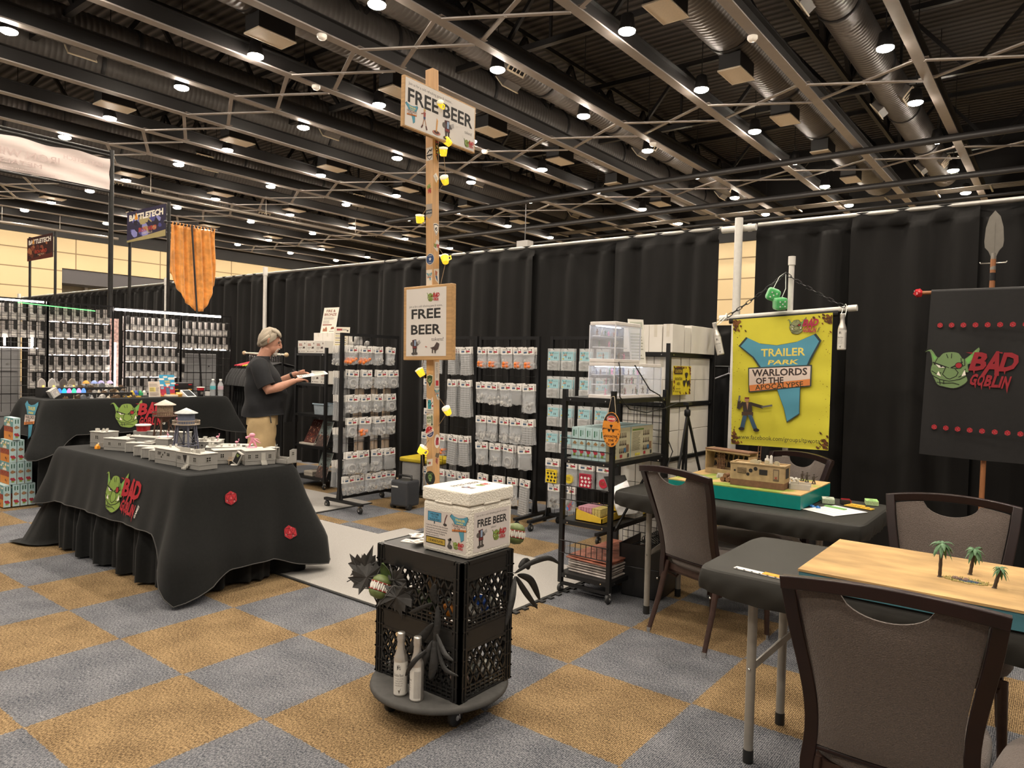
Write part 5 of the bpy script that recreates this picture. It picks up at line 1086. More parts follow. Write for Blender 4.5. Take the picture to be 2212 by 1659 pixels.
# things on the floor behind the left rack
cs = thing('power_case', 'dark grey wheeled case standing on the floor left of the post', 'case', (-.10, 3.38, 0), .1); MB().box(-.11, -.10, .03, .11, .10, .29).build('shell', M('charcoal_plastic', (.045, .048, .055), .35), cs, bevel=.02); MB().tube([(-.08, 0, .28), (-.08, 0, .33), (.08, 0, .33), (.08, 0, .28)], .012, 8).build('handle', M('black_plastic'), cs); MB().box(-.09, -.104, .22, -.01, -.10, .235).build('display', C_('d8d8d4', .3), cs)
for x in (-.1, .1): MB().cyl((x-.02, -.06, .03), (x+.02, -.06, .03), .03, 14).build('wheel', M('black_rubber'), cs)
sb = thing('storage_tote', 'grey translucent tote with yellow lid behind the left rolling rack', 'tote', (-.42, 4.05, 0), .1); MB().box(-.25, -.18, 0.01, .25, .18, .38).build('tub', M('grey_translucent', (.30, .30, .30), .3), sb, bevel=.02); MB().box(-.27, -.20, .38, .27, .20, .43).build('lid', M('yellow_lid', (.62, .47, .03), .45), sb, bevel=.015); MB().box(.251, -.15, .05, .256, -.08, .3).build('yellow_clip', M('yellow_lid'), sb)
# ---------------------------------------------------------------- left shelf with small boxes and books
def unit(name, lab, x0, x1, y0, y1, H, levels, pw=.03, castered=True, group='black rolling shelf units', casty=0):
    t = thing(name, lab, 'shelf', (0, 0, 0), 0, group)
    for x in (x0, x1):
        for y in (y0, y1):
            MB().box(x-pw/2, y-pw/2, .07 if castered else 0, x+pw/2, y+pw/2, H).build('post', BLACKMETAL, t)
            if castered:
                c = MB().lathe([(0, -.010), (.026, -.010), (.03, -.005), (.03, .005), (.026, .010), (0, .010)], (x, y, .031), 14, 0, (Vector((0, 1, 0)), Vector((0, 0, 1)), Vector((1, 0, 0)))).build('caster', M('black_rubber'), t)
                MB().cyl((x-.014, y, .031), (x+.014, y, .031), .010, 8).bar((x-.014, y, .031), (x-.009, y, .072), .003, .018).bar((x+.014, y, .031), (x+.009, y, .072), .003, .018).build('caster_fork', CHROME, c)
    for z in levels:
        s = MB().box(x0, y0, z-.012, x1, y1, z).box(x0, y0-.012, z-.028, x1, y0, z).box(x0, y1, z-.028, x1, y1+.012, z).box(x1, y0, z-.028, x1+.012, y1, z).box(x0-.012, y0, z-.028, x0, y1, z).build('shelf_board', BLACKMETAL, t)
        b = MB()
        for x in (x0+.05, x1-.05): b.cyl((x, y0-.013, z-.016), (x, y0-.016, z-.016), .005, 8)
        for y in (y0+.05, y1-.05): b.cyl((x1+.013, y, z-.016), (x1+.016, y, z-.016), .005, 8)
        b.build('bolts', CHROME, s)
    return t
unit('rolling_shelf', 'black shelf unit with small white boxes and books, right of the man', -2.04, -1.48, 3.44, 3.86, 1.62, (1.555, 1.205, .85, .485, .12))
def d_smallbox(a, w, h):
    a.rect(-w*.38, h*.2, -w*.02, h*.26, '9a5a48'); a.rect(-w*.38, h*.1, .02*w, h*.16, '9a5a48'); a.disc(w*.3, h*.28, w*.07, '8a8078', 8); inset_lines(a, -w*.4, w*.0, -h*.2, h*.02, 3, '8a8078', seed=2); a.poly([(w*.05, -h*.14), (w*.12, h*.06), (w*.2, -h*.02), (w*.28, h*.08), (w*.34, -h*.12)], '4a3a36'); a.disc(-w*.34, -h*.36, w*.05, '4a4440', 8); a.rect(-w*.2, -h*.38, w*.34, -h*.34, '8a8078')
def cbox(name, lab, x0, y0, z0, x1, y1, z1, group=None, front=None, cat='box', m=None):
    o = MB().box(x0, y0, z0, x1, y1, z1).build(name, m or M('white_carton', (.70, .67, .62), .7, var=.05, scale=8), bevel=.002); tag(o, lab, cat, group)
    if front: a = Art(((x0+x1)/2, y0, (z0+z1)/2), (1, 0, 0), (0, 0, 1)); front(a, x1-x0, z1-z0); a.build('front_print', o)
    else: MB().box((x0+x1)/2-.012, y0-.0008, z1-(z1-z0)*.45, (x0+x1)/2+.012, y0, z1).build('tape', M('clear_tape', (.62, .58, .50), .3), o)
    return o
for k in range(3): cbox('small_box', 'small white box printed with a brown horse figure, %s of three on the shelf top' % ['left', 'middle', 'right'][k], -2.03+k*.168, 3.45, 1.556, -1.865+k*.168, 3.60, 1.70, 'printed white boxes on the left shelf', d_smallbox)
cbox('small_box', 'plain white box at the right end behind the printed shelf-top boxes', -1.515, 3.60, 1.556, -1.37, 3.75, 1.70, 'plain white boxes on the left shelf')
for k in range(3): cbox('small_box', 'plain white box stacked behind, %s of three in the upper layer' % ['left', 'middle', 'right'][k], -1.96+k*.172, 3.62, 1.70, -1.79+k*.172, 3.78, 1.80, 'plain white boxes on the left shelf')
for k in range(4): tag(MB().box(-2.02+k*.16, 3.62, 1.556, -1.865+k*.16, 3.80, 1.70).build('small_box', M('white_carton'), bevel=.002), 'white box hidden behind the printed boxes carrying the upper layer, %s' % ORD[k], 'box', 'plain white boxes on the left shelf')
for k in range(2): cbox('small_box', 'small white printed box on the second shelf, %s of two' % ['left', 'right'][k], -1.78+k*.165, 3.46, 1.206, -1.617+k*.165, 3.62, 1.352, 'printed white boxes on the left shelf', d_smallbox)
def d_fire(a, w, h):
    a.rect(-w*.5, -h*.5, w*.5, h*.5, 'e6ded2'); a.text('FIRE &', 0, h*.37, h*.10, '7a4430', w=w*.62, bold=.03); a.text('BRONZE', 0, h*.23, h*.10, '7a4430', w=w*.82, bold=.03)
    inset_lines(a, -w*.42, w*.42, h*.02, h*.14, 3, '8a8078', seed=3); inset_lines(a, -w*.42, w*.12, -h*.14, 0, 4, '8a8078', seed=4); a.rect(-w*.42, -h*.20, w*.2, -h*.16, '8a4a3a')
    a.poly([(-w*.36, -h*.44), (-w*.34, -h*.3), (-w*.24, -h*.34), (-w*.16, -h*.24), (-w*.08, -h*.32), (-w*.04, -h*.44)], 'a06a50'); a.poly([(w*.16, -h*.36), (w*.4, -h*.34), (w*.36, -h*.26), (w*.2, -h*.27)], '8a5040'); a.rect(w*.08, -h*.45, w*.4, -h*.42, '8a8078')
def panel(name, lab, c, rz, w, h, tilt, draw, cat='sign', base=None, th=.004, board=None):
    """a free-standing printed panel: bottom centre c, turned rz, leaning back by tilt"""
    t = thing(name, lab, cat, c, rz); U = Vector((1, 0, 0)); V = Vector((0, math.sin(tilt), math.cos(tilt)))
    MB().prism([(-w/2, 0), (w/2, 0), (w/2, h), (-w/2, h)], (0, 0, 0), U, V, U.cross(V)*-th).build('board', board or WHITE, t)
    a = Art(V*(h/2), U, V); draw(a, w, h); a.build('print', t); return t
panel('standing_sign', 'tall cream sign in brown capitals standing on the stacked white boxes', (-1.78, 3.68, 1.80), 0, .275, .31, .18, d_fire)
def d_list(a, w, h):
    a.rect(-w*.5, -h*.5, w*.5, h*.5, 'ded6c6'); a.rect(-w*.35, h*.36, 0, h*.44, 'a04040'); inset_lines(a, -w*.05, w*.4, h*.36, h*.44, 2, '5a5450', seed=8); a.disc(w*.36, h*.36, w*.06, '4a4440', 8)
    for k in range(8): a.rect(-w*.4, h*(.22-k*.085), w*.3, h*(.25-k*.085), ['6a6460', 'b8a860'][k % 2])
panel('standing_sign', 'narrow cream list sign clipped behind the left rolling rack top', (-.60, 2.93, 1.56), .55, .16, .26, .16, d_list)
bn = thing('plastic_bin', 'clear plastic bin of bagged parts on the third shelf', 'bin', (-1.60, 3.56, .851)); MB().prism([(-.12, 0), (.12, 0), (.14, .12), (-.14, .12)], (0, -.09, 0), (1, 0, 0), (0, 0, 1), (0, .2, 0)).build('tub', film('bin_film', (.72, .82, .9), .45, .15, .7), bn); MB().bar((-.15, -.095, .12), (.15, -.095, .12), .012, .012).bar((-.15, .115, .12), (.15, .115, .12), .012, .012).build('rim', C_('a8bccb', .4), bn); MB().box(-.08, -.07, .004, .1, .08, .08).build('bagged_parts', M('pale_pieces'), bn)
def d_mag(a, w, h):
    a.rect(-w*.5, -h*.5, w*.5, h*.5, '4a1c14'); rr = random.Random(3)
    for k in range(46): a.poly([(x+rr.uniform(-.02, .02), y+rr.uniform(-.025, .025)) for x, y in [(rr.uniform(-.46, .46)*w, rr.uniform(-.48, .25)*h)]*4], ['8a3c28', 'b07a5a', '5a2018', 'c89a7a', '2a1410', '98604a'][k % 6])
    for k in range(9): a.disc(rr.uniform(-.4, .4)*w, h*rr.uniform(.26, .44), w*.02, 'e8e0d0', 6)
def d_ages(a, w, h):
    a.rect(-w*.5, -h*.5, w*.5, h*.5, '7d8a88'); a.text('AGES', w*.06, h*.38, h*.11, '4a2a24', w=w*.62, bold=.02); a.text('CONFLICT', 0, h*.22, h*.09, '3a2a28', w=w*.8, bold=.02); rr = random.Random(8)
    a.rect(-w*.5, -h*.5, w*.5, -h*.06, '4a3a34')
    for k in range(40): a.poly([(x+rr.uniform(-.018, .018), y+rr.uniform(-.025, .025)) for x, y in [(rr.uniform(-.46, .46)*w, rr.uniform(-.48, .06)*h)]*4], ['2a2420', 'a8705a', '6a5a50', 'c8a890', '3a302c'][k % 5])
bk = panel('magazine', 'dark red battle-scene book leaning open-faced on the fourth shelf', (-1.86, 3.50, .505), 0, .20, .30, .5, d_mag, 'book'); panel('magazine', 'grey-blue rule book leaning on the fourth shelf, right of the red book', (-1.60, 3.475, .487), 0, .20, .30, .35, d_ages, 'book'); panel('magazine', 'second grey-blue rule book leaning on the lowest shelf', (-1.60, 3.475, .122), 0, .20, .30, .35, d_ages, 'book')
for k in range(3): tag(MB().box(-1.99, 3.46, .487+k*.006, -1.72, 3.66, .4925+k*.006).build('magazine', M('book_pages', (.62, .57, .50), .8)), 'closed book in the low pile under the red book, %s from the bottom' % ORD[k], 'book', 'books lying on the left shelf')
for k in range(5): tag(MB().box(-1.90+R.uniform(-.004, .004), 3.47, .122+k*.011, -1.74, 3.66, .132+k*.011).build('magazine', M('book_edge_%d' % (k % 3), [(.42, .38, .32), (.5, .45, .38), (.3, .27, .24)][k % 3], .8)), 'book in the pile on the lowest left shelf, %s from the bottom' % ORD[k], 'book', 'books lying on the left shelf')
# ---------------------------------------------------------------- near and far shelves of the right-hand booth
ns = unit('rolling_shelf', 'black rolling shelf unit nearest the camera, with display cases on top', 2.585, 2.945, 2.21, 2.93, 1.335, (1.285, .885, .485, .135), pw=.028)
MB().box(2.585, 2.202, .055, 2.945, 2.218, .075).build('bottom_bar', BLACKMETAL, ns)
def guard(t, p, q, z0, z1, n=9):
    b = MB(); p, q = Vector(p), Vector(q); Z = Vector((0, 0, 1))
    for z in (z0, z1): b.cyl(p+Z*z, q+Z*z, .0035, 6)
    for k in range(1, n): c = p.lerp(q, k/n); b.cyl(c+Z*z0, c+Z*z1, .0025, 5)
    b.build('wire_guard', WIRE, t)
guard(ns, (2.585, 2.19, 0), (2.945, 2.19, 0), .62, .71); guard(ns, (2.585, 2.19, 0), (2.945, 2.19, 0), .27, .35); guard(ns, (2.585, 2.19, 0), (2.945, 2.19, 0), .95, 1.02, 2)
b = MB()
for k in range(7): b.cyl((2.60, 2.94+.0, .95+k*.05), (2.95, 2.94, .95+k*.05), .002, 5)
for k in range(8): b.cyl((2.60+k*.05, 2.94, .89), (2.60+k*.05, 2.94, 1.26), .002, 5)
b.build('wire_back', WIRE, ns)
b = MB()
for k in range(7): b.cyl((2.63, 2.95, .15+k*.05), (2.96, 2.95, .15+k*.05), .002, 5)
for k in range(8): b.cyl((2.63+k*.045, 2.95, .14), (2.63+k*.045, 2.95, .46), .002, 5)
b.build('wire_back', WIRE, ns)
MB().bar((2.965, 2.23, .46), (2.985, 2.60, .78), .012, .012).build('brace', BLACKMETAL, ns)
fs = unit('rolling_shelf', 'taller black shelf unit of plain white cartons behind the display cases', 2.50, 2.90, 3.06, 3.85, 1.665, (1.60, 1.235, .835, .45, .10), pw=.03)
ACR = film('acrylic_sheet', (.97, .98, 1), .86, .03, .95); WHB = M('white_case_trim', (.74, .70, .68), .4); COOL = strip_mat('cool_case_light', (.82, .88, 1), 9)
def case(lab, x0, x1, y0, y1, z0, z1, cut):
    t = thing('display_case', lab, 'display case', (0, 0, 0), 0, 'lit acrylic display cases')
    MB().box(x0, y0, z0, x1, y1, z0+.022).build('base', WHB, t, bevel=.003); MB().box(x0, y0, z1-.022, x1, y1, z1).build('lid', WHB, t, bevel=.003)
    e = .003; b = MB(); b.box(x0, y0, z0+.022, x1, y0+e, z1-.022).box(x0, y1-e, z0+.022, x1, y1, z1-.022).box(x1-e, y0+e, z0+.022, x1, y1-e, z1-.022).box(x0, y0+e, z0+.022, x0+e, y1-e, z1-.022); b.build('clear_panes', ACR, t)
    b = MB(); FR = M('frosted_edge', (.72, .73, .78), .2)
    ys = [y0, y1]+([(y0+y1)/2] if cut else [])
    for y in ys:
        for x in (x0, x1): b.box(x-.003, y-.003, z0+.02, x+.003, y+.003, z1-.02)
    b.build('edge_strips', FR, t)
    MB().box(x0+.03, y0+.02, z1-.027, x0+.05, y1-.02, z1-.0225).build('light_bar', COOL, t)
    zs = [z0+.022+(z1-z0-.044)*q for q in (.34, .68)]
    for k, z in enumerate(zs): MB().box(x0+.008, y0+.02, z, x0+.10-.035*k, y1-.02, z+.005).build('inner_shelf', M('clear_shelf', (.80, .80, .86), .2), t)
    return zs
z1s = case('long lit acrylic display case of painted figures on the near shelf top', 2.755, 2.94, 2.215, 2.865, 1.286, 1.512, True)
z2s = case('smaller lit acrylic display case stacked on the long one', 2.755, 2.94, 2.215, 2.545, 1.514, 1.770, False)
FIGC = [('steel', (.28, .30, .36)), ('bone', (.42, .38, .33)), ('rust', (.26, .10, .07)), ('green', (.08, .16, .10)), ('navy', (.08, .09, .16)), ('pink', (.65, .22, .35)), ('brown', (.16, .09, .06))]
def figs(levels, y0, y1, n, which, z0):
    for lv, (z, x0, x1) in enumerate(levels):
        for k in range(n):
            y = y0+(y1-y0)*(k+.5)/n+R.uniform(-.008, .008); x = R.uniform(x0, x1); nm, c = FIGC[(k*2+lv*3+n) % 7]; b = MB(); mini(b, 0, 0, 0, R.uniform(.034, .048), R.random())
            o = b.build('painted_figure', M('figure_'+nm, c, .5, var=.4, scale=120), loc=(x, y, z)); o.rotation_euler = (0, 0, R.uniform(0, 6))
            tag(o, '%s painted figure on the %s of the %s display case, %s from the front' % (nm, ['floor', 'lower shelf', 'upper shelf'][lv], which, ORD[k]), 'figurine', 'painted figures in the display cases')
figs([(1.308, 2.80, 2.92), (z1s[0]+.005, 2.78, 2.85), (z1s[1]+.005, 2.772, 2.80)], 2.24, 2.84, 12, 'long', 0); figs([(1.536, 2.80, 2.92), (z2s[0]+.005, 2.78, 2.85), (z2s[1]+.005, 2.772, 2.80)], 2.24, 2.52, 7, 'small', 0)
def d_tag(a, w, h): a.rect(-w*.5, -h*.5, w*.5, h*.5, 'd8d6cc'); inset_lines(a, -w*.4, w*.4, -h*.42, h*.2, 9, '9a9a8a', seed=5); a.rect(-w*.4, h*.28, w*.4, h*.44, 'b0b4a4')
panel('standing_sign', 'narrow leaning price sheet standing on the long display case', (2.90, 2.60, 1.513), 1.05, .12, .30, .16, d_tag)
# white cartons
CT = 0
def carton(x0, y0, z0, x1, y1, z1, lab):
    return cbox('white_carton', lab, x0, y0, z0, x1, y1, z1, 'plain white cartons on the far shelf')
for k in range(3): carton(2.535+k*.105, 3.05, 1.601, 2.637+k*.105, 3.24, 1.80, 'plain white carton on the far shelf top, front row, %s from the left' % ORD[k])
carton(2.855-.0, 3.05, 1.601, 2.93, 3.245, 1.803, 'white carton at the right front corner of the far shelf top'); carton(2.84, 3.26, 1.601, 2.93, 3.36, 1.79, 'narrow white carton in the middle of the far shelf top'); carton(2.72, 3.375, 1.601, 2.93, 3.82, 1.81, 'long white carton at the back of the far shelf top, catching the light')
for lv, (z, hh) in enumerate(((1.236, .165), (1.236+.168, .165), (.836, .19), (.836+.193, .17), (.451, .18), (.451+.183, .17), (.101, .16), (.264, .15))):
    nm = ['second shelf lower layer', 'second shelf upper layer', 'third shelf lower layer', 'third shelf upper layer', 'fourth shelf lower layer', 'fourth shelf upper layer', 'bottom shelf lower layer', 'bottom shelf upper layer'][lv]
    for k in range(3):
        carton(2.525+k*.125, 3.085, z, 2.645+k*.125, 3.27, z+hh, 'white carton on the %s, front row, %s from the left' % (nm, ORD[k]))
    for k, (a0, a1) in enumerate(((3.285, 3.53), (3.54, 3.81)) if lv % 2 == 0 else ((3.285, 3.42), (3.43, 3.81))): carton(2.70, a0, z, 2.898, a1, z+hh, 'white carton on the %s, right side, %s' % (nm, ['nearer of two', 'farther of two'][k]))
# warning signs
YEL = M('yellow_enamel', (.68, .55, .03), .45, var=.12); 
def rust(a, w, h, n, seed, edge=True):
    rr = random.Random(seed)
    for k in range(n):
        s = rr.uniform(.02, .06)*w; t = rr.random()
        x, y = (rr.choice((-1, 1))*w*.5*rr.uniform(.86, .99), rr.uniform(-.5, .5)*h) if t < .5 else (rr.uniform(-.5, .5)*w, rr.choice((-1, 1))*h*.5*rr.uniform(.88, .99))
        x, y = max(-w/2+s, min(w/2-s, x)), max(-h/2+s, min(h/2-s, y)); a.poly([(x+s*math.cos(q*1.26+rr.random()), y+s*rr.uniform(.5, 1.1)*math.sin(q*1.26)) for q in range(5)], ['6a3014', '8a4a1c', '4a2410'][k % 3])
def trefoil(a, x, y, r, c):
    a.disc(x, y, r*.2, c, 12)
    for k in range(3):
        m = PI/2+2*PI*k/3+PI/3+PI/3; q = [m-.5, m-.25, m, m+.25, m+.5]
        a.poly([(x+.32*r*math.cos(m-.5), y+.32*r*math.sin(m-.5))]+[(x+r*math.cos(t), y+r*math.sin(t)) for t in q]+[(x+.32*r*math.cos(m+.5), y+.32*r*math.sin(m+.5))], c)
cs_ = thing('caution_sign', 'rusty yellow rectangular caution radiation sign hanging on the white cartons', 'sign', (2.935, 3.22, 1.40), PI/2); MB().box(-.15, 0, -.105, .15, .003, .105).build('plate', YEL, cs_)
a = Art((0, 0, 0), (1, 0, 0), (0, 0, 1)); w, h = .30, .21; rust(a, w, h, 50, 3); a.rect(-.135, .045, 0, .09, '3a2a14'); a.text('CAUTION', -.068, .067, .024, 'c8a828', w=.115, bold=.03); a.text('RADIATION', -.065, .012, .021, '2a2012', w=.12, bold=.01); a.text('AREA', -.065, -.022, .021, '2a2012', w=.06, bold=.01); a.text('AUTHORIZED', -.07, -.060, .011, '4a3414', w=.08); a.text('PERSONNEL ONLY', -.07, -.080, .010, '4a3414', w=.10); trefoil(a, .068, -.0, .058, '2a2220'); a.build('print', cs_)
ds = thing('danger_sign', 'rusty orange oval danger sign hung from the near shelf corner', 'sign', (2.955, 2.17, 1.10), -.1); EL = [(.067*math.cos(2*PI*k/32), .108*math.sin(2*PI*k/32)) for k in range(32)]
MB().prism(EL, (0, 0, 0), (1, 0, 0), (0, 0, 1), (0, .004, 0)).build('plate', M('orange_enamel', (.72, .27, .03), .45, var=.15), ds)
a = Art((0, 0, 0), (1, 0, 0), (0, 0, 1)); rr = random.Random(9)
a.poly([(.065*math.cos(t), .105*math.sin(t)) for t in [q/12*PI for q in range(13)] if math.sin(t) > .36], '2a1a14'); a.disc(0, .066, .036, 'd8c0b0', 20, .020); a.disc(0, .066, .034, 'b02420', 20, .018); a.text('DANGER', 0, .066, .014, 'f0e0d8', w=.056, bold=.03)
trefoil(a, 0, .004, .026, '1c1412'); a.text('HIGHLY', -.042, .004, .009, '1c1412', w=.032, bold=.02); a.text('HIGHLY', .042, .004, .009, '1c1412', w=.032, bold=.02); a.text('RADIOACTIVE', 0, -.042, .014, '1c1412', w=.092, bold=.02); a.text('ZONE', 0, -.066, .014, '1c1412', w=.040, bold=.02)
for k in range(34):
    t = rr.uniform(0, 6.28); q = rr.uniform(.84, .94); x, y, s = .067*q*math.cos(t), .108*q*math.sin(t), rr.uniform(.002, .006); a.poly([(x+s*math.cos(j*1.26), y+s*math.sin(j*1.26)) for j in range(5)], ['5a2410', '3a1a10'][k % 2])
a.build('print', ds); MB().tube([(-.03, .002, .095), (-.012, .01, .20), (.0, .02, .205), (.012, .01, .20), (.03, .002, .095)], .0015, 5).build('cord', C_('c8b8a0', .8), ds)
# game boxes on the second shelf, books, trays and packs
TANB = M('tan_box_back', (.50, .46, .31), .6); NB = None
for r_ in range(2):
    for k in range(5):
        loc = (2.632+k*.052, 2.225+r_*.325, .886); lab = 'pale blue game box on the near shelf, %s row, %s from the left' % (['front', 'back'][r_], ORD[k])
        if NB is None:
            NB = thing('game_box', lab, 'box', loc, 0, 'pale blue game boxes on the near shelf'); MB().box(0, 0, 0, .050, .315, .205).build('carton', BLUEB, NB, bevel=.0015)
            a = Art((.025, 0, .103), (1, 0, 0), (0, 0, 1)); a.rect(-.012, .045, -.004, .085, '2c6a4a'); a.rect(.006, .055, .010, .085, '2c6a4a'); a.poly([(-.016, -.002), (.0, .016), (.016, .002), (.006, -.008)], '9a7a50')
            for q in range(5): a.disc(-.010+.005*q, -.045-.009*(q % 3), .008, 'a03040', 8)
            a.rect(-.010, -.082, .008, -.066, '7f9a45'); a.build('spine_print', NB)
            a = Art((.050, .1575, .103), (0, 1, 0), (0, 0, 1)); a.rect(-.157, -.102, .157, .102, TANB); a.rect(-.14, .075, .02, .086, '6a8a3c'); inset_lines(a, -.14, -.02, -.06, .065, 16, '6a6450', seed=6); rr = random.Random(4)
            for q in range(3):
                for p in range(4): x, y = .02+p*.024, .055-q*.05; a.disc(x, y-.012, .010, '3a3028', 8, .008); a.poly([(x-.006, y-.012), (x+.006, y-.012), (x+.004, y+.014), (x-.003, y+.016)], '5a4a3c')
            a.rect(.10, -.06, .135, -.01, '8a6a50'); a.disc(.085, -.045, .016, '4a7aa0', 10); a.rect(.118, -.095, .142, -.07, '3a3a38'); a.disc(-.09, -.085, .010, 'd0c030', 8); a.disc(-.065, -.085, .010, 'd0c030', 8); a.disc(-.04, -.085, .010, 'd0c030', 8); a.rect(.02, -.092, .05, -.072, 'a03038'); a.build('back_print', NB)
        else: dup(NB, lab, loc)
yb = thing('card_tray', 'yellow cardboard tray of pink-edged decks on the third shelf, in front', 'tray', (2.67, 2.235, .486)); YC = M('yellow_card', (.72, .48, .04), .6)
MB().prism([(0, 0), (.20, 0), (.20, .035), (.0, .075)], (0, 0, 0), (1, 0, 0), (0, 0, 1), (0, .006, 0)).prism([(0, 0), (.30, 0), (.30, .06), (0, .035)], (.20, 0, 0), (0, 1, 0), (0, 0, 1), (-.006, 0, 0)).prism([(0, 0), (.30, 0), (.30, .07), (0, .075)], (0, 0, 0), (0, 1, 0), (0, 0, 1), (.006, 0, 0)).box(0, 0, 0, .2, .3, .005).build('tray', YC, yb)
for k in range(8): tag(MB().box(2.682+k*.021, 2.25, .492, 2.700+k*.021, 2.42, .575).build('card_deck', M('pink_deck' if k < 5 else 'yellow_deck', (.52, .25, .32) if k < 5 else (.55, .45, .15), .6, var=.3, scale=120)), '%s card deck in the front yellow tray, %s from the left' % ('pink' if k < 5 else 'yellow', ORD[k]), 'card deck', 'card decks in the yellow tray')
y2 = thing('card_tray', 'yellow cardboard tray at the back of the third shelf beside books', 'tray', (2.68, 2.66, .486)); MB().prism([(0, 0), (.24, 0), (.24, .10), (.0, .06)], (0, 0, 0), (1, 0, 0), (0, 0, 1), (0, .006, 0)).prism([(0, 0), (.24, 0), (.24, .07), (0, .10)], (.24, 0, 0), (0, 1, 0), (0, 0, 1), (-.006, 0, 0)).box(0, 0, 0, .24, .24, .005).build('tray', YC, y2)
for k in range(5): tag(MB().box(2.70+k*.03, 2.70, .492, 2.727+k*.03, 2.80, .62).build('small_pack', M('teal_pack', (.10, .32, .33), .5, var=.4, scale=60)), 'teal small pack standing in the back yellow tray, %s from the left' % ORD[k], 'pack', 'teal packs in the back tray')
for k in range(4): tag(MB().box(2.82+R.uniform(-.006, .006), 2.54, .487+k*.013, 2.94, 2.655, .499+k*.013).build('paperback_book', M('book_pages_%d' % (k % 2), [(.55, .52, .47), (.40, .40, .38)][k % 2], .8)), 'book lying on the third shelf behind the yellow tray, %s from the bottom' % ORD[k], 'book', 'books lying on the near shelf')
o = MB().cbox((0, 0, .14), (.18, .006, .28), 0, Matrix.Rotation(-.62, 3, 'X')).build('plastic_sleeve', M('sleeve_plastic', (.55, .54, .53), .15, var=.3, scale=20), loc=(2.86, 2.50, .50)); o.rotation_euler = (0, 0, 1.2); tag(o, 'clear plastic sleeve leaning beside the front yellow tray', 'sleeve')
bc = thing('black_bin', 'black open bin of hangers on the floor beside the near shelf', 'bin', (3.02, 2.62, 0), .1); MB().box(-.12, -.16, .20, .12, .16, .215).prism([(-.14, .2), (.14, .2), (.15, .34), (-.15, .34)], (0, -.17, 0), (1, 0, 0), (0, 0, 1), (0, .006, 0)).prism([(-.17, .2), (.17, .2), (.18, .34), (-.18, .34)], (.145, 0, 0), (0, 1, 0), (0, 0, 1), (-.006, 0, 0)).prism([(-.17, .2), (.17, .2), (.18, .34), (-.18, .34)], (-.145, 0, 0), (0, 1, 0), (0, 0, 1), (.006, 0, 0)).build('upper_bin', M('black_plastic'), bc); MB().box(-.13, -.17, .0, .13, .17, .20).build('lower_bin', M('black_plastic'), bc, bevel=.01)
for k in range(9): tag(MB().tube([(-.11, 0, 0), (0, 0, .05), (.11, 0, 0), (0, .0, -.01)], .005, 6, closed=True).tube([(0, 0, .05), (0, 0, .075), (.012, 0, .09), (.02, 0, .08)], .003, 5).build('plastic_hanger', M('dark_hanger', (.05, .05, .05), .35), loc=(3.02, 2.50+k*.028, .305)), 'dark plastic hanger in the black bin, %s from the front' % ORD[k], 'hanger', 'hangers in the black bin')
wr = M('cellophane', (.5, .45, .42), .12, var=.35, scale=18, bump=1.0, bscale=14); PKC = M('pinkish_pack', (.40, .15, .10), .25, var=.5, scale=14, bump=.6, bscale=30)
for k in range(7):
    o = MB().box(-.16, -.28, 0, .16, .28, .011).build('wrapped_print', PKC if k > 4 else wr, loc=(2.77+R.uniform(-.01, .01), 2.52+R.uniform(-.02, .02), .137+k*.017), bevel=.004); o.rotation_euler = (R.uniform(-.008, .008), R.uniform(-.015, .015), R.uniform(-.06, .06)); tag(o, '%s flat pack wrapped in cellophane on the bottom shelf, %s from the bottom' % ('pinkish' if k > 4 else 'clear', ORD[k]), 'flat pack', 'cellophane packs on the bottom shelf')
# tripod and cables beside the far shelf
tp = thing('tripod', 'thin black tripod standing before the white cartons', 'tripod', (3.06, 3.05, 0))
for dx, dy in ((.03, -.36), (.08, .38), (-.10, .10)): MB().bar((0, 0, 1.17), (dx*1.2, dy*1.2, .02), .014, .014).build('leg', BLACKMETAL, tp)
MB().cyl((0, 0, .3), (0, 0, 1.24), .010, 8).build('centre_column', BLACKMETAL, tp); MB().lathe([(.016, 1.15), (.022, 1.16), (.022, 1.19), (.016, 1.20)], n=12).box(-.02, -.03, 1.23, .02, .03, 1.25).build('collar', BLACKMETAL, tp)
cab = M('black_cable', (.012, .012, .012), .5)
tag(MB().tube([(2.93, 2.28, 1.53), (2.965, 2.24, 1.48), (2.97, 2.24, 1.30), (2.975, 2.36, 1.22), (2.975, 2.60, 1.19), (2.98, 2.85, 1.21), (3.0, 3.0, 1.24)], .004, 6).build('power_cable', cab), 'thin black cable running down the left of the display cases', 'cable')
tag(MB().tube([(2.945, 2.47, 1.50), (2.955, 2.56, 1.42), (2.96, 2.66, 1.34), (2.965, 2.80, 1.30), (2.97, 2.90, 1.20), (2.97, 2.93, 1.0), (2.985, 2.99, .9), (2.975, 2.93, .8)], .004, 6).build('power_cable', cab), 'thin black cable crossing the front of the long display case', 'cable')
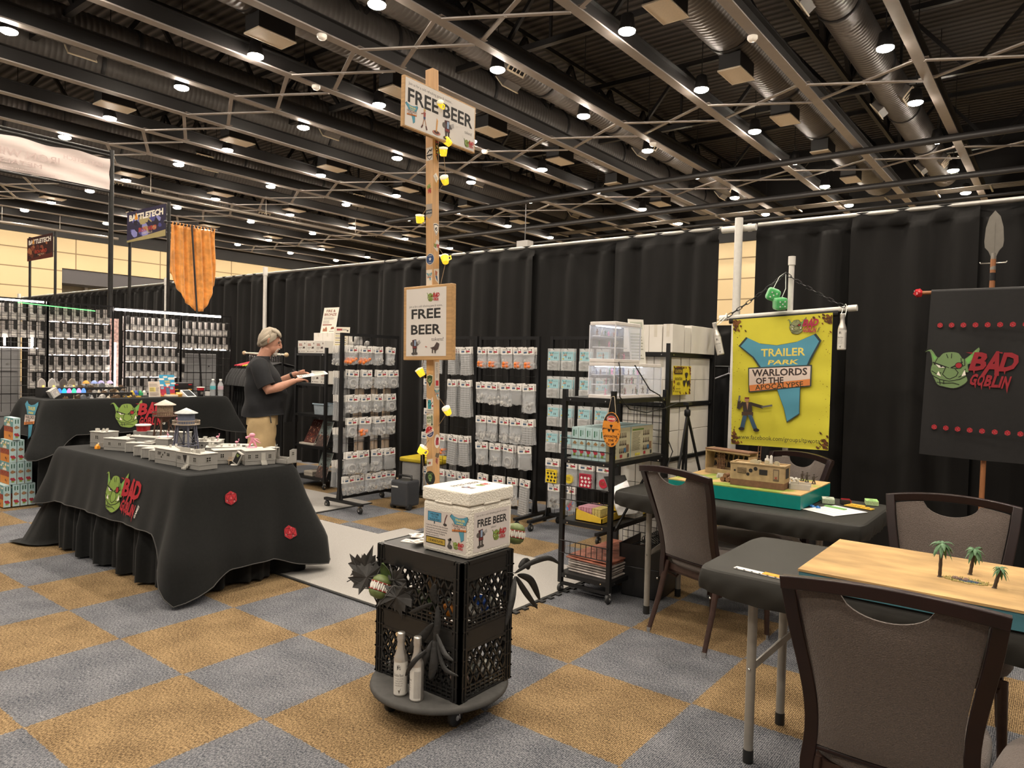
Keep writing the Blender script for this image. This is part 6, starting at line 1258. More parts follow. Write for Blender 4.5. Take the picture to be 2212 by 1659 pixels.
# dark clothes on a rail glimpsed behind the gap
for k, (x, y, c, lab) in enumerate(((2.62, 4.95, (.012, .012, .014), 'dark jacket hanging behind the gap, left one'), (2.80, 5.0, (.012, .012, .016), 'dark jacket hanging behind the gap, right one'))):
    t = thing('hanging_jacket', lab, 'jacket', (x, y, 1.42), .3); MB().grid(lambda u, v: ((-1+2*u)*(.16+.05*min(1, v*4)), .04*math.sin(u*PI*3)+.05*math.sin(u*PI), -.06*abs(-1+2*u)-v*.75), 14, 10).build('cloth', M('jacket_cloth', c, .9), t); MB().tube([(-.14, 0, -.03), (0, 0, .03), (.14, 0, -.03)], .008, 6).tube([(0, 0, .03), (0, 0, .09)], .003, 5).build('hanger', M('pale_hanger', (.4, .4, .45), .4), t)
tag(MB().cyl((2.2, 5.0, 1.51), (3.6, 5.0, 1.51), .012, 8).cyl((2.22, 5.0, 0), (2.22, 5.0, 1.51), .014, 8).cyl((3.58, 5.0, 0), (3.58, 5.0, 1.51), .014, 8).build('clothes_rail', BLACKMETAL), 'metal clothes rail glimpsed through the drape gap', 'clothes rail')
_before = set(bpy.data.objects)
# ---------------------------------------------------------------- the wooden sign post on its crates
CRP = M('black_crate_plastic', (.012, .012, .012), .32, var=.1)
def crate(lab, loc):
    t = thing('milk_crate', lab, 'crate', loc, 0, 'black milk crates under the sign post'); Lx, Ly, H = .50, .335, .283
    for x in (0, 1):
        for y in (0, 1):
            b = MB(); sx, sy = (1 if x == 0 else -1), (1 if y == 0 else -1); ox, oy = x*Lx, y*Ly
            b.box(min(ox, ox+sx*.045), min(oy, oy+sy*.012), 0, max(ox, ox+sx*.045), max(oy, oy+sy*.012), H).box(min(ox, ox+sx*.012), min(oy, oy+sy*.045), 0, max(ox, ox+sx*.012), max(oy, oy+sy*.045), H)
            for z in (.0, .055, .11, .165, .215): b.box(ox-.003 if x == 0 else ox-.048, oy-.003 if y == 0 else oy-.012, z, ox+.048 if x == 0 else ox+.003, oy+.012 if y == 0 else oy+.003, z+.006).box(ox-.003 if x == 0 else ox-.012, oy-.003 if y == 0 else oy-.048, z, ox+.012 if x == 0 else ox+.003, oy+.048 if y == 0 else oy+.003, z+.006)
            for q in (.014, .030): b.box(ox+sx*q-.0025, oy-.005 if y == 0 else oy, 0, ox+sx*q+.0025, oy if y == 0 else oy+.005, H); b.box(ox-.005 if x == 0 else ox, oy+sy*q-.0025, 0, ox if x == 0 else ox+.005, oy+sy*q+.0025, H)
            b.build('corner_post', CRP, t)
    for nm, o, u, L, n in (('side_wall', (.04, .004, 0), (1, 0, 0), Lx-.08, (0, -1, 0)), ('side_wall', (.04, Ly-.004, 0), (1, 0, 0), Lx-.08, (0, 1, 0)), ('end_wall', (.004, .04, 0), (0, 1, 0), Ly-.08, (-1, 0, 0)), ('end_wall', (Lx-.004, .04, 0), (0, 1, 0), Ly-.08, (1, 0, 0))):
        o, u, n = Vector(o), Vector(u), Vector(n); b = MB(); Z = Vector((0, 0, 1))
        def sl(x0, z0, x1, z1, w=.006, d=.006): b.bar(o+u*x0+Z*z0, o+u*x1+Z*z1, w, d, up=n)
        b.prism([(0, .21), (L, .21), (L, H-.006), (0, H-.006)], o-n*.003, u, Z, n*.005)
        b.bar(o+Z*(H-.004), o+u*L+Z*(H-.004), .016, .008, up=n); b.bar(o+Z*.208, o+u*L+Z*.208, .012, .007, up=n)
        for z in (.004, .02, .036, .052): sl(0, z, L, z, .005, .008)
        k = 0
        while k*.03 < L: sl(k*.03, 0, k*.03, .052); k += 1
        z0, z1 = .052, .208; h = z1-z0; s = -h
        pitch = .043
        while s < L:
            for d in (1, -1):
                xa, xb = (s, s+h*.62) if d > 0 else (s+h*.62, s); za, zb = z0, z1; seg = []
                # clip the slanted bar to the opening
                for q in range(13):
                    x = xa+(xb-xa)*q/12
                    if -.001 <= x <= L+.001: seg.append((x, za+(zb-za)*q/12))
                if len(seg) > 1: sl(seg[0][0], seg[0][1], seg[-1][0], seg[-1][1], .0075, .009)
            s += pitch
        b.build(nm, CRP, t)
    b = MB()
    for k in range(12): b.box(.01+k*.0435, .006, .004, .02+k*.0435, Ly-.006, .012)
    for k in range(8): b.box(.006, .01+k*.0435, .004, Lx-.006, .02+k*.0435, .012)
    b.build('grid_bottom', CRP, t); return t
CX, CY = 2.768, .462
dl = thing('round_dolly', 'round dark grey wheeled dolly under the black crates', 'dolly', (3.03, .60, 0)); MB().lathe([(.0, .086), (.285, .086), (.297, .093), (.30, .10), (.297, .112), (.29, .117), (0, .117)], n=48).build('disc', M('charcoal_felt', (.055, .053, .05), .8, var=.2, scale=30), dl)
for q in (.4, 1.95, 3.5, 5.1):
    x, y = .21*math.cos(q-.9), .21*math.sin(q-.9); c = MB().lathe([(0, -.012), (.034, -.012), (.038, -.006), (.038, .006), (.034, .012), (0, .012)], (x, y, .038), 16, 0, (Vector((0, 1, 0)), Vector((0, 0, 1)), Vector((1, 0, 0)))).build('caster', M('black_rubber'), dl)
    MB().cyl((x-.016, y, .038), (x+.016, y, .038), .012, 8).bar((x-.016, y, .038), (x-.01, y, .086), .003, .024).bar((x+.016, y, .038), (x+.01, y, .086), .003, .024).build('caster_fork', CHROME, c)
crate('lower black milk crate standing on the round dolly', (CX, CY, .118)); crate('upper black milk crate carrying the white foam cooler', (CX, CY, .402))
PINE = M('pine_timber', (.56, .335, .16), .55, var=.16, scale=9, stretch=(18, 18, .5)); PLY = M('raw_board_wood', (.50, .30, .13), .55, var=.22, scale=8, stretch=(.8, 8, 12))
post = thing('sign_post', 'tall square pine post covered in stickers, standing in the black crates', 'post', (2.892, .70, .135)); post.rotation_euler = (0, -.0345, 0)
MB().box(-.023, -.020, 0, .023, .020, 2.70).build('timber', PINE, post, bevel=.002)
def Zp(z): return z-.135
STK = []
def sticker(nm, z, draw, side='f', dx=0.):
    a = Art((dx, -.020, Zp(z)), (1, 0, 0), (0, 0, 1)) if side == 'f' else Art((.023, dx, Zp(z)), (0, 1, 0), (0, 0, 1))
    draw(a); o = a.build('sticker', post); o['label'] = nm
def shield(a, w, h, c1, c2, c3):
    p = [(-w/2, h*.42), (0, h*.5), (w/2, h*.42), (w*.42, -h*.1), (0, -h*.5), (-w*.42, -h*.1)]; a.poly(p, c1); a.poly([(x*.86, y*.88) for x, y in p], c2); a.poly([(x*.7, y*.74) for x, y in p], c3)
def s_horse(a): a.rect(-.018, -.030, .023, .030, 'cfc7bb'); a.line([(-.012, .004), (.004, .018), (.012, .012), (.018, .02)], .006, '3a3430'); a.rect(-.016, -.010, .021, -.002, '2c2826'); a.line([(-.012, -.013), (.003, -.026), (.018, -.013)], .003, '3a3430')
sticker('square cream sticker with dark rearing horse', 2.445, s_horse)
def s_strip(a):
    rr = random.Random(2); a.poly([(-.006, .07), (.018, .07), (.016, -.05), (.0, -.02)], '221c20')
    for k in range(26): a.disc(rr.uniform(-.001, .015), rr.uniform(-.03, .066), rr.uniform(.002, .004), ['c83a3a', 'd8a03a', '5a9a4a', 'c84a8a', 'e0d8c8'][k % 5], 6)
sticker('long colourful tapering sticker below the top board', 2.46, s_strip, 's')
sticker('white tilted square sticker with small lettering', 2.334, lambda a: (a.poly([(-.018, .008), (.0, .026), (.018, .002), (.002, -.022)], 'd8d2ca'), a.text('MORE', .0, .006, .007, '3a3632', w=.02, rot=-.7), a.text('CAULK', .001, -.004, .007, '3a3632', w=.024, rot=-.7)), 's')
sticker('small goblin and red lettering sticker turned sideways', 2.28, lambda a: goblin(a, .0, .016, .022, games=None, rot=-1.4), 'f', -.002)
sticker('grey shield sticker with dark band', 2.182, lambda a: (a.poly([(-.02, .035), (.017, .033), (.017, -.02), (.0, -.034), (-.02, -.02)], '9a8f84'), a.rect(-.022, -.012, .018, .008, '3a4046'), a.text('EXTREME', -.002, -.002, .008, 'd8d4cc', w=.034)), 'f')
sticker('black and white shield sticker', 2.099, lambda a: (shield(a, .036, .058, 'e0dad0', '1c1a18', 'e8e2d8'), a.disc(.001, .002, .008, '1c1a18', 10), a.poly([(.0, .002), (.010, .010), (.004, -.004)], 'e8e2d8')), 's')
sticker('white tilted goblin logo sticker', 2.028, lambda a: (a.poly([(-.017, -.014), (.008, -.032), (.020, .016), (.004, .026)], 'd6cfc6'), goblin(a, -.006, -.004, .018, games=None)), 's')
sticker('round blue sticker with white star', 1.962, lambda a: (a.disc(.004, 0, .0265, 'c8c4b8', 26), a.disc(.004, 0, .0235, '20406e', 26), a.poly([(.004+(.010 if k % 2 == 0 else .004)*math.sin(k*PI/5), (.010 if k % 2 == 0 else .004)*math.cos(k*PI/5)) for k in range(10)], 'e0dcd0'), a.text('DMGS', .004, .016, .006, 'd8d4c8', w=.022), a.text('IOWA', .004, -.016, .006, 'd8d4c8', w=.020)), 'f')
sticker('cream motel sign sticker', 1.878, lambda a: (a.rect(-.021, -.036, .016, .036, 'd8cfc0'), motel_sign(a, -.003, .004, .036)), 'f')
sticker('figure in blue trousers sticker', 1.885, lambda a: (a.poly([(-.016, .03), (.018, .036), (.018, -.036), (-.006, -.02)], 'd8cfc0'), a.poly([(-.008, .026), (.008, .02), (.004, .0), (-.008, .004)], 'a86a50'), a.poly([(-.008, .002), (.006, .0), (.01, -.026), (.0, -.014)], '3a5a7a')), 's')
sticker('dark green shield sticker', 1.402, lambda a: (shield(a, .040, .060, 'e0d8c0', '2c4228', '31492c'), a.disc(0, .002, .010, '9ab07a', 12), a.disc(.002, .004, .005, '2c4228', 8)), 'f')
sticker('tall white sticker with red base', 1.43, lambda a: (a.rect(-.012, -.06, .016, .06, 'd8d0c6'), a.text('YOU GOT THIS', .002, .02, .011, '5a4a44', w=.07, rot=PI/2), a.rect(-.006, -.05, .012, -.026, 'b8303a')), 's')
sticker('small motel sign sticker on the side face', 1.345, lambda a: (a.poly([(-.018, .03), (.018, .03), (.018, -.032), (.002, -.028)], 'd2cabd'), motel_sign(a, .0, .0, .034)), 's')
sticker('teal horned monster sticker with lettering', 1.287, lambda a: (a.poly([(-.022, .040), (-.010, .032), (.008, .032), (.018, .042), (.022, .02), (.023, -.036), (-.022, -.036)], 'e4dccf'), a.poly([(-.012, .028), (.006, .028), (.010, .010), (.008, -.014), (-.012, -.014), (-.014, .01)], '2f8f96'), a.poly([(-.012, .026), (-.020, .036), (-.015, .018)], 'd89a7a'), a.poly([(.006, .026), (.014, .038), (.010, .016)], 'd89a7a'), a.rect(-.010, .012, -.004, .020, '1c3a40'), a.line([(-.002, -.002), (.018, .018)], .003, '1c1a1a'), a.disc(.017, .0, .005, 'b8403a', 8), a.text('WANDERING', 0, -.021, .008, '1f1c1a', w=.040), a.text('MONSTERS', 0, -.031, .008, '1f1c1a', w=.038)), 'f')
sticker('green lettered sticker with soldier silhouette', 1.222, lambda a: (a.poly([(-.021, .022), (.006, .03), (.021, .028), (.021, -.028), (-.019, -.02)], 'd6d2bc'), a.text('MOVE', -.006, .010, .012, '56703c', w=.026, bold=.06), a.text('OUT!', -.006, -.006, .012, '56703c', w=.024, bold=.06), a.poly([(.010, .024), (.016, .018), (.016, -.014), (.02, -.024), (.006, -.024), (.011, -.012), (.009, .014)], '2c4a34')), 'f')
sticker('round red, white and blue sticker', 1.168, lambda a: (a.disc(-.002, 0, .0275, 'e0d8cc', 26), a.poly([(-.002+.025*math.cos(t), .025*math.sin(t)) for t in [.7+k*.26 for k in range(12)]], 'b62a2c'), a.poly([(-.002+.025*math.cos(t), .025*math.sin(t)) for t in [3.9+k*.23 for k in range(12)]], '2a3260'), a.text('I', -.004, .016, .009, 'e8e0d8', bold=.03), a.text('DRANK', -.001, .001, .010, 'b62a2c', w=.036, bold=.03, rot=.45), a.text('TODAY', .004, -.013, .007, 'e8e0d8', w=.024, rot=.45)), 'f')
sticker('white oval sticker with red robot', 1.124, lambda a: (a.disc(.002, 0, .018, 'ddd5cc', 22, .032), a.poly([(-.008, -.018), (.012, -.018), (.012, .004), (.002, .012), (-.008, .004)], 'a23a44'), a.disc(.004, .010, .010, '8a2c34', 12, .008)), 's')
sticker('tilted white sticker with red lettering', 1.025, lambda a: (a.poly([(-.021, -.02), (.015, -.012), (.017, .02), (-.019, .014)], 'd8d0c4'), goblin(a, -.012, -.002, .012, games=None)), 'f')
sticker('brown squirrel-like sticker', 1.045, lambda a: (a.poly([(-.012, .01), (-.004, .026), (.010, .022), (.02, .028), (.012, .004), (.004, .0)], '6a5a48'), a.poly([(-.006, .002), (.006, -.002), (.004, -.030), (-.008, -.016)], '8a4a48')), 's')
sticker('round black sticker with green skull', .955, lambda a: (a.disc(.0, 0, .032, '2a2c28', 28), a.disc(.0, 0, .029, '1a1c1a', 28), a.disc(0, .004, .013, '6d8a4e', 16), a.rect(-.007, -.016, .007, -.004, '6d8a4e'), a.disc(-.005, .004, .0035, '141614', 8), a.disc(.005, .004, .0035, '141614', 8), a.text('DARK BEER', 0, .020, .007, '6d8a4e', w=.036)), 'f')
def robot(a, x, y, h):
    a.at(x, y, h); a.poly([(-.2, .42), (.14, .46), (.2, -.12), (-.16, -.14)], '4a2a2c'); a.rect(-.02, .06, .12, .40, '93a8c4'); a.disc(-.22, .18, .13, '5a5450', 10); a.disc(.24, .2, .12, '5a5450', 10); a.poly([(.2, .3), (.44, .42), (.5, .24), (.3, .16)], 'a8a4a2')
    a.rect(-.14, -.36, -.02, -.12, '3a3432'); a.rect(.04, -.36, .16, -.12, '3a3432'); a.disc(-.12, -.42, .15, '4c4643', 10, .08); a.disc(.12, -.40, .15, '4c4643', 10, .08); a.rect(-.12, -.08, .14, .02, '7a3030'); a.at()
def trooper(a, x, y, h):
    a.at(x, y, h); a.disc(.0, .40, .07, 'c89a7a', 10); a.disc(.0, .45, .08, 'c8b070', 8, .05); a.poly([(-.08, .32), (.09, .33), (.07, .08), (-.06, .08)], '9a4a48'); a.line([(-.06, .26), (-.22, .2)], .05, '8a5a48'); a.poly([(-.07, .1), (.08, .1), (.06, -.06), (-.06, -.06)], '3a4a6a'); a.line([(.04, -.04), (.16, -.44)], .06, 'b08a70'); a.line([(-.04, -.04), (-.10, -.28), (-.16, -.44)], .06, 'b08a70'); a.line([(-.12, -.34), (-.20, -.46)], .08, '5a3430'); a.line([(.12, -.34), (.18, -.48)], .08, '5a3430'); a.at()
PAPER = M('warm_white_paper', (.70, .66, .62), .75, var=.04, scale=3)
tsn = thing('wooden_sign', 'wide white FREE BEER board across the top of the wooden post', 'sign', (2.879, .687, 2.605)); tsn.rotation_euler = (0, 0, .02); tsn.scale = (1, .95, .93)
MB().box(-.018, -.252, -.117, .0, .252, .117).build('board', PLY, tsn, bevel=.002); MB().box(-.062, -.02, -.09, -.018, .05, .09).build('mount_block', PLY, tsn)
a = Art((0.0, 0, 0), (0, 1, 0), (0, 0, 1)); a.rect(-.244, -.110, .244, .110, PAPER, 4, 2); K = '262524'
a.text('Join us for a cold refreshing game & receive...', -.075, .088, .014, K, w=.30); a.text('FREE BEER', .0, .035, .066, K, w=.455, bold=.025); a.text('tokens!', .197, -.028, .017, K, w=.056)
motel_sign(a, -.205, -.045, .085); trooper(a, -.118, -.048, .096); a.disc(-.035, -.09, .028, 'b87a6a', 18, .010); a.disc(-.035, -.088, .018, '5a3a30', 14, .008); a.poly([(-.04, -.085), (-.032, -.085), (-.026, -.03), (-.035, -.02)], 'd09a5a'); robot(a, .04, -.055, .10); goblin(a, .185, -.082, .036, games=None); a.build('print', tsn)
bsn = thing('wooden_sign', 'upright white FREE BEER notice on a pine board halfway up the post', 'sign', (2.852, .66, 1.667)); bsn.rotation_euler = (0, -.02, 0)
MB().box(-.152, -.012, -.170, .152, .018, .170).build('board', PLY, bsn, bevel=.003)
a = Art((-.006, -.012, .003), (1, 0, 0), (0, 0, 1)); a.rect(-.127, -.155, .127, .155, PAPER, 3, 4)
a.text('Join us for a cold refreshing game & receive...', .0, .074, .0105, K, w=.215); a.text('FREE', .0, .040, .045, K, w=.185, bold=.025); a.text('BEER', .0, -.032, .045, K, w=.19, bold=.025); a.text('tokens!', .074, -.078, .017, K, w=.075); goblin(a, .028, .112, .038, games=None); robot(a, -.07, -.112, .075)
a.poly([(.03, -.118), (.055, -.112), (.072, -.092), (.088, -.1), (.08, -.122), (.066, -.13), (.05, -.126)], '4a3c38'); a.poly([(.0, -.115), (.014, -.112), (.0, -.109)], 'b8604a'); a.line([(.045, -.12), (.045, -.14)], .006, '3a2c28'); a.line([(.06, -.12), (.062, -.14)], .006, '3a2c28'); a.build('print', bsn)
# beer mug lights on their string
GLOW = strip_mat('yellow_mug_glow', (1, .62, .04), 1.15); AMB = M('amber_mug', (.82, .55, .03), .2, emit=.9); FOAM = M('foam_cream', (.85, .78, .55), .4, emit=.3)
mug = None; MUGS = [(2.872, .675, 2.655, 'glowing yellow mug light over the letters of the top board'), (2.872, .735, 2.505, 'glowing yellow mug light on the red robot of the top board'), (2.868, .715, 2.455, 'glowing yellow mug light just under the top board'), (2.862, .735, 2.33, 'glowing yellow mug light beside the tilted white sticker'), (2.772, .668, 2.15, 'glowing yellow mug light left of the post under the grey shield'), (2.872, .738, 1.965, 'glowing yellow mug light right of the round blue sticker'), (2.812, .655, 1.44, 'glowing yellow mug light just below the middle notice'), (2.905, .74, 1.265, 'glowing yellow mug light right of the monster sticker'), (2.825, .662, 1.083, 'glowing yellow mug light left of the tilted red-lettered sticker')]
for k, (x, y, z, lab) in enumerate(MUGS):
    if mug is None:
        mug = thing('mug_light', lab, 'string light', (x, y, z), 0, 'yellow mug lights on the post'); MB().lathe([(.014, -.020), (.017, -.006), (.019, .012)], n=14).build('glass', AMB, mug); MB().lathe([(.020, .012), (.020, .018), (.0, .022)], n=14).build('foam', FOAM, mug); MB().tube([(.016, 0, .010), (.029, 0, .008), (.029, 0, -.010), (.015, 0, -.012)], .003, 6).build('handle', AMB, mug); MB().lathe([(.010, -.016), (.012, .008)], n=10).build('bulb', GLOW, mug)
    else: dup(mug, lab, (x, y, z))
    bpy.data.objects['mug_light' if k == 0 else 'mug_light.%03d' % k].rotation_euler = (R.uniform(-.9, .9), R.uniform(-.7, .7), R.uniform(-1, 1))
tag(MB().tube([(x+.004, y+(.004 if k % 2 else -.003), z) for k, (x, y, z, _) in enumerate(MUGS)]+[(2.86, .672, .70)], .0016, 5).build('light_string', M('brown_wire', (.25, .17, .09), .5)), 'thin wire of the mug lights running down the post', 'cable')
# foam cooler with its printed sheets
FOAMW = M('white_styrofoam', (.80, .76, .67), .85, var=.03, scale=90, bump=.5, bscale=140)
ck = thing('foam_cooler', 'white foam cooler with FREE BEER sheets on top of the crates', 'cooler', (2.99, .515, .688)); MB().box(0, 0, 0, .262, .285, .215).build('body', FOAMW, ck, bevel=.014); b = MB().box(-.003, -.003, .217, .265, .288, .272); b.box(.07, -.0045, .212, .17, .01, .224).box(.255, .09, .212, .2665, .20, .224); b.build('lid', FOAMW, ck, bevel=.012)
a = Art((.131, 0, .10), (1, 0, 0), (0, 0, 1)); a.rect(-.118, -.078, .118, .078, 'cfc6bf'); a.rect(-.10, .030, -.022, .070, '1f3a48'); a.rect(-.098, .032, -.024, .068, '4f95b8')
for q, tx in enumerate(('WELCOME', 'TO THE', 'TRAILER PARK')): a.text(tx, -.061, .060-.011*q, .008, '20343c', w=(.05, .036, .062)[q], bold=.02)
a.rect(-.064, .02, -.058, .032, '1f3a48'); a.line([(-.004, .028), (.002, .05), (.010, .066)], .006, '6a4a48'); a.disc(.0, .024, .011, '3a3634', 12, .006)
for q, tx in enumerate(('Trailer Park Warlords of the Apocalypse', 'a fast paced, beer and pretzels miniatures', 'skirmish game with exciting scenarios like', 'Running of the Flamingos, The Big Hit,', 'Beer Run, and much more!')): a.text(tx, -.108, .012-.010*q, .0066, '35312f', w=(.125, .122, .120, .11, .075)[q], al='l')
a.poly([(-.108, -.066), (.004, -.066), (.004, -.036), (-.108, -.036)], '2a2616'); a.rect(-.105, -.062, .001, -.040, 'b99a3c'); a.text('2 OR MORE PLAYERS', -.052, -.051, .010, '2a2616', w=.088, bold=.02)
motel_sign(a, .074, .022, .105); a.disc(.030, -.062, .014, '4a4644', 12, .010); a.line([(.024, -.056), (.034, -.030), (.022, -.036)], .010, '5a5654'); goblin(a, .062, -.052, .030, games=None); a.build('front_sheet', ck)
a = Art((.262, .148, .105), (0, 1, 0), (0, 0, 1)); a.rect(-.118, -.082, .118, .082, 'd2cac6'); a.text('Join us for a cold refreshing game & receive...', -.0, .068, .009, K, w=.205); a.text('FREE BEER', .002, .036, .032, K, w=.195, bold=.03); a.text('tokens!', .01, .008, .010, K, w=.034); robot(a, -.072, -.028, .082); goblin(a, .028, -.030, .045, games=None); a.build('side_sheet', ck)
a = Art((.135, .16, .2721), (0, 1, 0), (-1, 0, 0)); a.rect(-.105, -.075, .105, .075, 'd8d0c8'); a.text('FREE BEER', 0, .035, .03, K, w=.18, bold=.03); robot(a, -.06, -.03, .07); goblin(a, .02, -.03, .04, games=None); a.build('lid_sheet', ck)
for k, (x, y, r) in enumerate(((2.86, .57, .3), (2.90, .66, .9), (2.83, .64, -.3), (2.93, .56, 1.4), (2.87, .61, 2.1), (2.92, .70, .1))):
    o = MB().box(-.035, -.025, 0, .035, .025, .004).build('token_packet', M('token_white', (.72, .68, .64), .6), loc=(x, y, .687+.005*k)); o.rotation_euler = (R.uniform(-.06, .06), R.uniform(-.05, .05), r); tag(o, 'small white token packet lying left of the foam cooler, %s from the bottom' % ORD[k], 'packet', 'token packets on the crate'); a = Art((0, 0, .004), (1, 0, 0), (0, 1, 0)); a.disc(.012, 0, .012, '7a726c', 10); a.rect(-.028, -.01, -.006, .008, 'b0a8a0'); a.build('print', o)
tag(MB().box(2.775, .47, .6845, 3.26, .79, .687).build('crate_cover', M('black_cover', (.02, .02, .02), .5)), 'thin black sheet covering the top of the upper crate', 'cover')
# aluminium beer bottles
ALU = M('brushed_aluminium', (.60, .57, .53), .32, .75, var=.06); bot = None
def bottle(lab, loc, rz, hang=None):
    global bot
    if bot is None:
        bot = thing('metal_bottle', lab, 'bottle', loc, rz, 'white and silver metal beer bottles'); MB().lathe([(.026, 0), (.0285, .004), (.0285, .145), (.026, .16), (.0165, .19), (.0145, .225)], n=28).build('bottle_body', ALU, bot)
        MB().lathe([(.0165, .222), (.0165, .252), (.0155, .257), (0, .258)], n=20).lathe([(.0172, .232), (.0172, .235)], n=20).build('screw_cap', ALU, bot)
        f = lambda x, y, h: Vector(((.0286+h)*math.sin(x/.0286), -(.0286+h)*math.cos(x/.0286), .075+y))
        a = Art(fmap=f, lift=.0003, step=.00003); a.rect(-.026, -.068, .060, .066, M('matt_label', (.66, .64, .60), .55), 20, 2); a.rect(-.009, .028, .009, .062, '3a3836'); a.rect(-.007, .030, .007, .060, M('matt_label')); a.text('B', 0, .045, .020, '2e2c2a', bold=.05); a.text('Bubba Beer', 0, .014, .012, '3a3734', w=.042)
        for q in range(4): a.text(('The beer of the', 'trailer park.', 'Tastes like rust,', 'drinks like gold.')[q], 0, .0-.0095*q, .0055, '5a5652', w=.036-.004*(q % 2))
        a.poly([(-.010, -.040), (.010, -.040), (.006, -.050), (.003, -.064), (-.001, -.050)], '4a4238')
        for q in range(9): a.rect(.032+.003*(q % 9), -.06, .0332+.003*(q % 9), .05, '8a8680')
        a.build('label_print', bot); return bot
    return dup(bot, lab, loc, rz)
bottle('left of the two metal beer bottles on the round dolly', (3.02, .375, .118), .55); bottle('right of the two metal beer bottles on the round dolly, turned sideways', (3.105, .385, .118), -.75)
# monster pods, leaves and bits
POD = M('pod_green', (.13, .17, .055), .45, var=.2, scale=40); GUM = M('pod_gum', (.26, .03, .02), .4); TOOTH = M('pod_teeth', (.72, .70, .64), .4)
def pod(lab, loc, rot, s=1.):
    t = thing('monster_pod', lab, 'ornament', loc, 0, 'toothed green pods on the crates'); t.rotation_euler = rot; t.scale = (s, s, s)
    MB().lathe([(.030, .012), (.0435, .016), (.041, .030), (.028, .045), (.0, .052)], n=24).build('upper_shell', POD, t); MB().lathe([(0, -.048), (.028, -.042), (.041, -.028), (.0435, -.016), (.030, -.012)], n=24).build('lower_shell', POD, t)
    MB().lathe([(.028, -.016), (.0455, -.0175), (.0455, -.0125), (.028, -.010), (.028, .010), (.0455, .0125), (.0455, .0175), (.028, .016)], n=24).build('gum', GUM, t)
    b = MB()
    for k in range(13): q = PI*1.06+PI*.88*(k+.5)/13; x, y = .041*math.cos(q), .041*math.sin(q); d = (-1)**k; b.tube([(x, y, .016*d), (x*1.06, y*1.06, 0), (x*1.03, y*1.03, -.015*d)], [.0052, .0048, .0012], 6)
    b.build('teeth', TOOTH, t)
pod('toothed green pod hanging at the left end of the upper crate', (2.845, .415, .515), (-.35, .35, .80), 1.05); pod('toothed green pod peeping from behind the right side of the foam cooler', (3.235, .85, .735), (-.2, .2, .9), .95)
LEAF = M('dark_fabric_leaf', (.018, .0175, .017), .55, var=.35, scale=30, bump=.3, bscale=60)
HL = [(.010, -.020), (.038, -.036), (.035, -.018), (.060, -.008), (.049, .003), (.064, .026), (.041, .022), (.038, .040), (.023, .030), (.017, .050), (.009, .044)]
ML = [(0, -.040)]+HL+[(0, .078)]+[(-x, y) for x, y in reversed(HL)]
def mleaf(lab, loc, rot, s=1.):
    o = MB(); n = len(ML); cz = .008; vs = [(x, -.012*(abs(x)/.06)**2*0, y) for x, y in ML]; vs = [(x, .010*math.sin(x*60)+.006*math.cos(y*70), y) for x, y in ML]+[(0, -.010, .005)]
    o.add(vs, [(i, (i+1) % n, n) for i in range(n)], 0, False); o.tube([(0, 0, -.045), (.004, .006, -.075)], .0015, 5); [o.tube([(0, -.011, -.03), (vs[q][0]*.9, vs[q][1]-.002, vs[q][2]*.9)], [.0012, .0004], 4) for q in (3, 6, 12, 18, 21)]; ob = o.build('maple_leaf', M('dark_maple_leaf', (.045, .043, .041), .6, var=.35, scale=40), loc=loc, solid=.0012); ob.rotation_euler = (rot[0]-.15, rot[1], rot[2]+.45); ob.scale = (s*1.25, s*1.25, s*1.25); return tag(ob, lab, 'leaf', 'dark maple leaves on the left crate end')
for k, (loc, rot, s) in enumerate((((2.735, .425, .575), (.2, .3, .2), 1.1), ((2.765, .415, .535), (-.1, -.4, .1), 1.15), ((2.725, .43, .545), (.1, 1.2, .3), .9), ((2.93, .43, .500), (.05, PI-.2, .1), 1.2), ((2.915, .44, .555), (.3, .6, -.4), .9))):
    mleaf('dark grey maple-shaped leaf on the crate, %s' % ['uppermost left of the pod', 'in front at far left', 'left-pointing one at the far end', 'large one right of the pod', 'curled one above the pod right'][k], loc, rot, s)
gl = MB().grid(lambda u, v: (-.03*math.sin(PI*v)**.8*(1-2*u), .012*math.sin(u*PI)-.02*v, .10*v-.02), 6, 10).build('green_leaf', M('deep_green_leaf', (.045, .075, .018), .45, var=.3, scale=40), loc=(2.875, .435, .545), solid=.001); gl.rotation_euler = (0, -.35, 0); tag(gl, 'pointed green leaf standing above the toothed pod', 'leaf')
def willow(lab, pts, w, grp='long dark willow leaves on the crates'):
    P_ = [Vector(p) for p in pts]; m = 14
    def at(t):
        k = t*(len(P_)-1); i = min(int(k), len(P_)-2); q = k-i
        p0 = P_[max(i-1, 0)]; p1 = P_[i]; p2 = P_[i+1]; p3 = P_[min(i+2, len(P_)-1)]
        return .5*((2*p1)+(p2-p0)*q+(2*p0-5*p1+4*p2-p3)*q*q+(3*p1-p0-3*p2+p3)*q**3)
    vs = []
    for j in range(m+1):
        t = j/m; c = at(t); d = (at(min(1, t+.02))-at(max(0, t-.02))).normalized(); side = d.cross(Vector((.66, -.75, .1))).normalized(); ww = w*math.sin(PI*min(.995, t*.96+.02))**.7
        nn = side.cross(d); vs += [c-side*ww+nn*.15*ww, c, c+side*ww+nn*.15*ww]
    fs = []
    for j in range(m): fs += [(3*j, 3*j+1, 3*j+4, 3*j+3), (3*j+1, 3*j+2, 3*j+5, 3*j+4)]
    o = MB().add(vs, fs, 0, True).build('willow_leaf', LEAF, solid=.001); return tag(o, lab, 'leaf', grp)
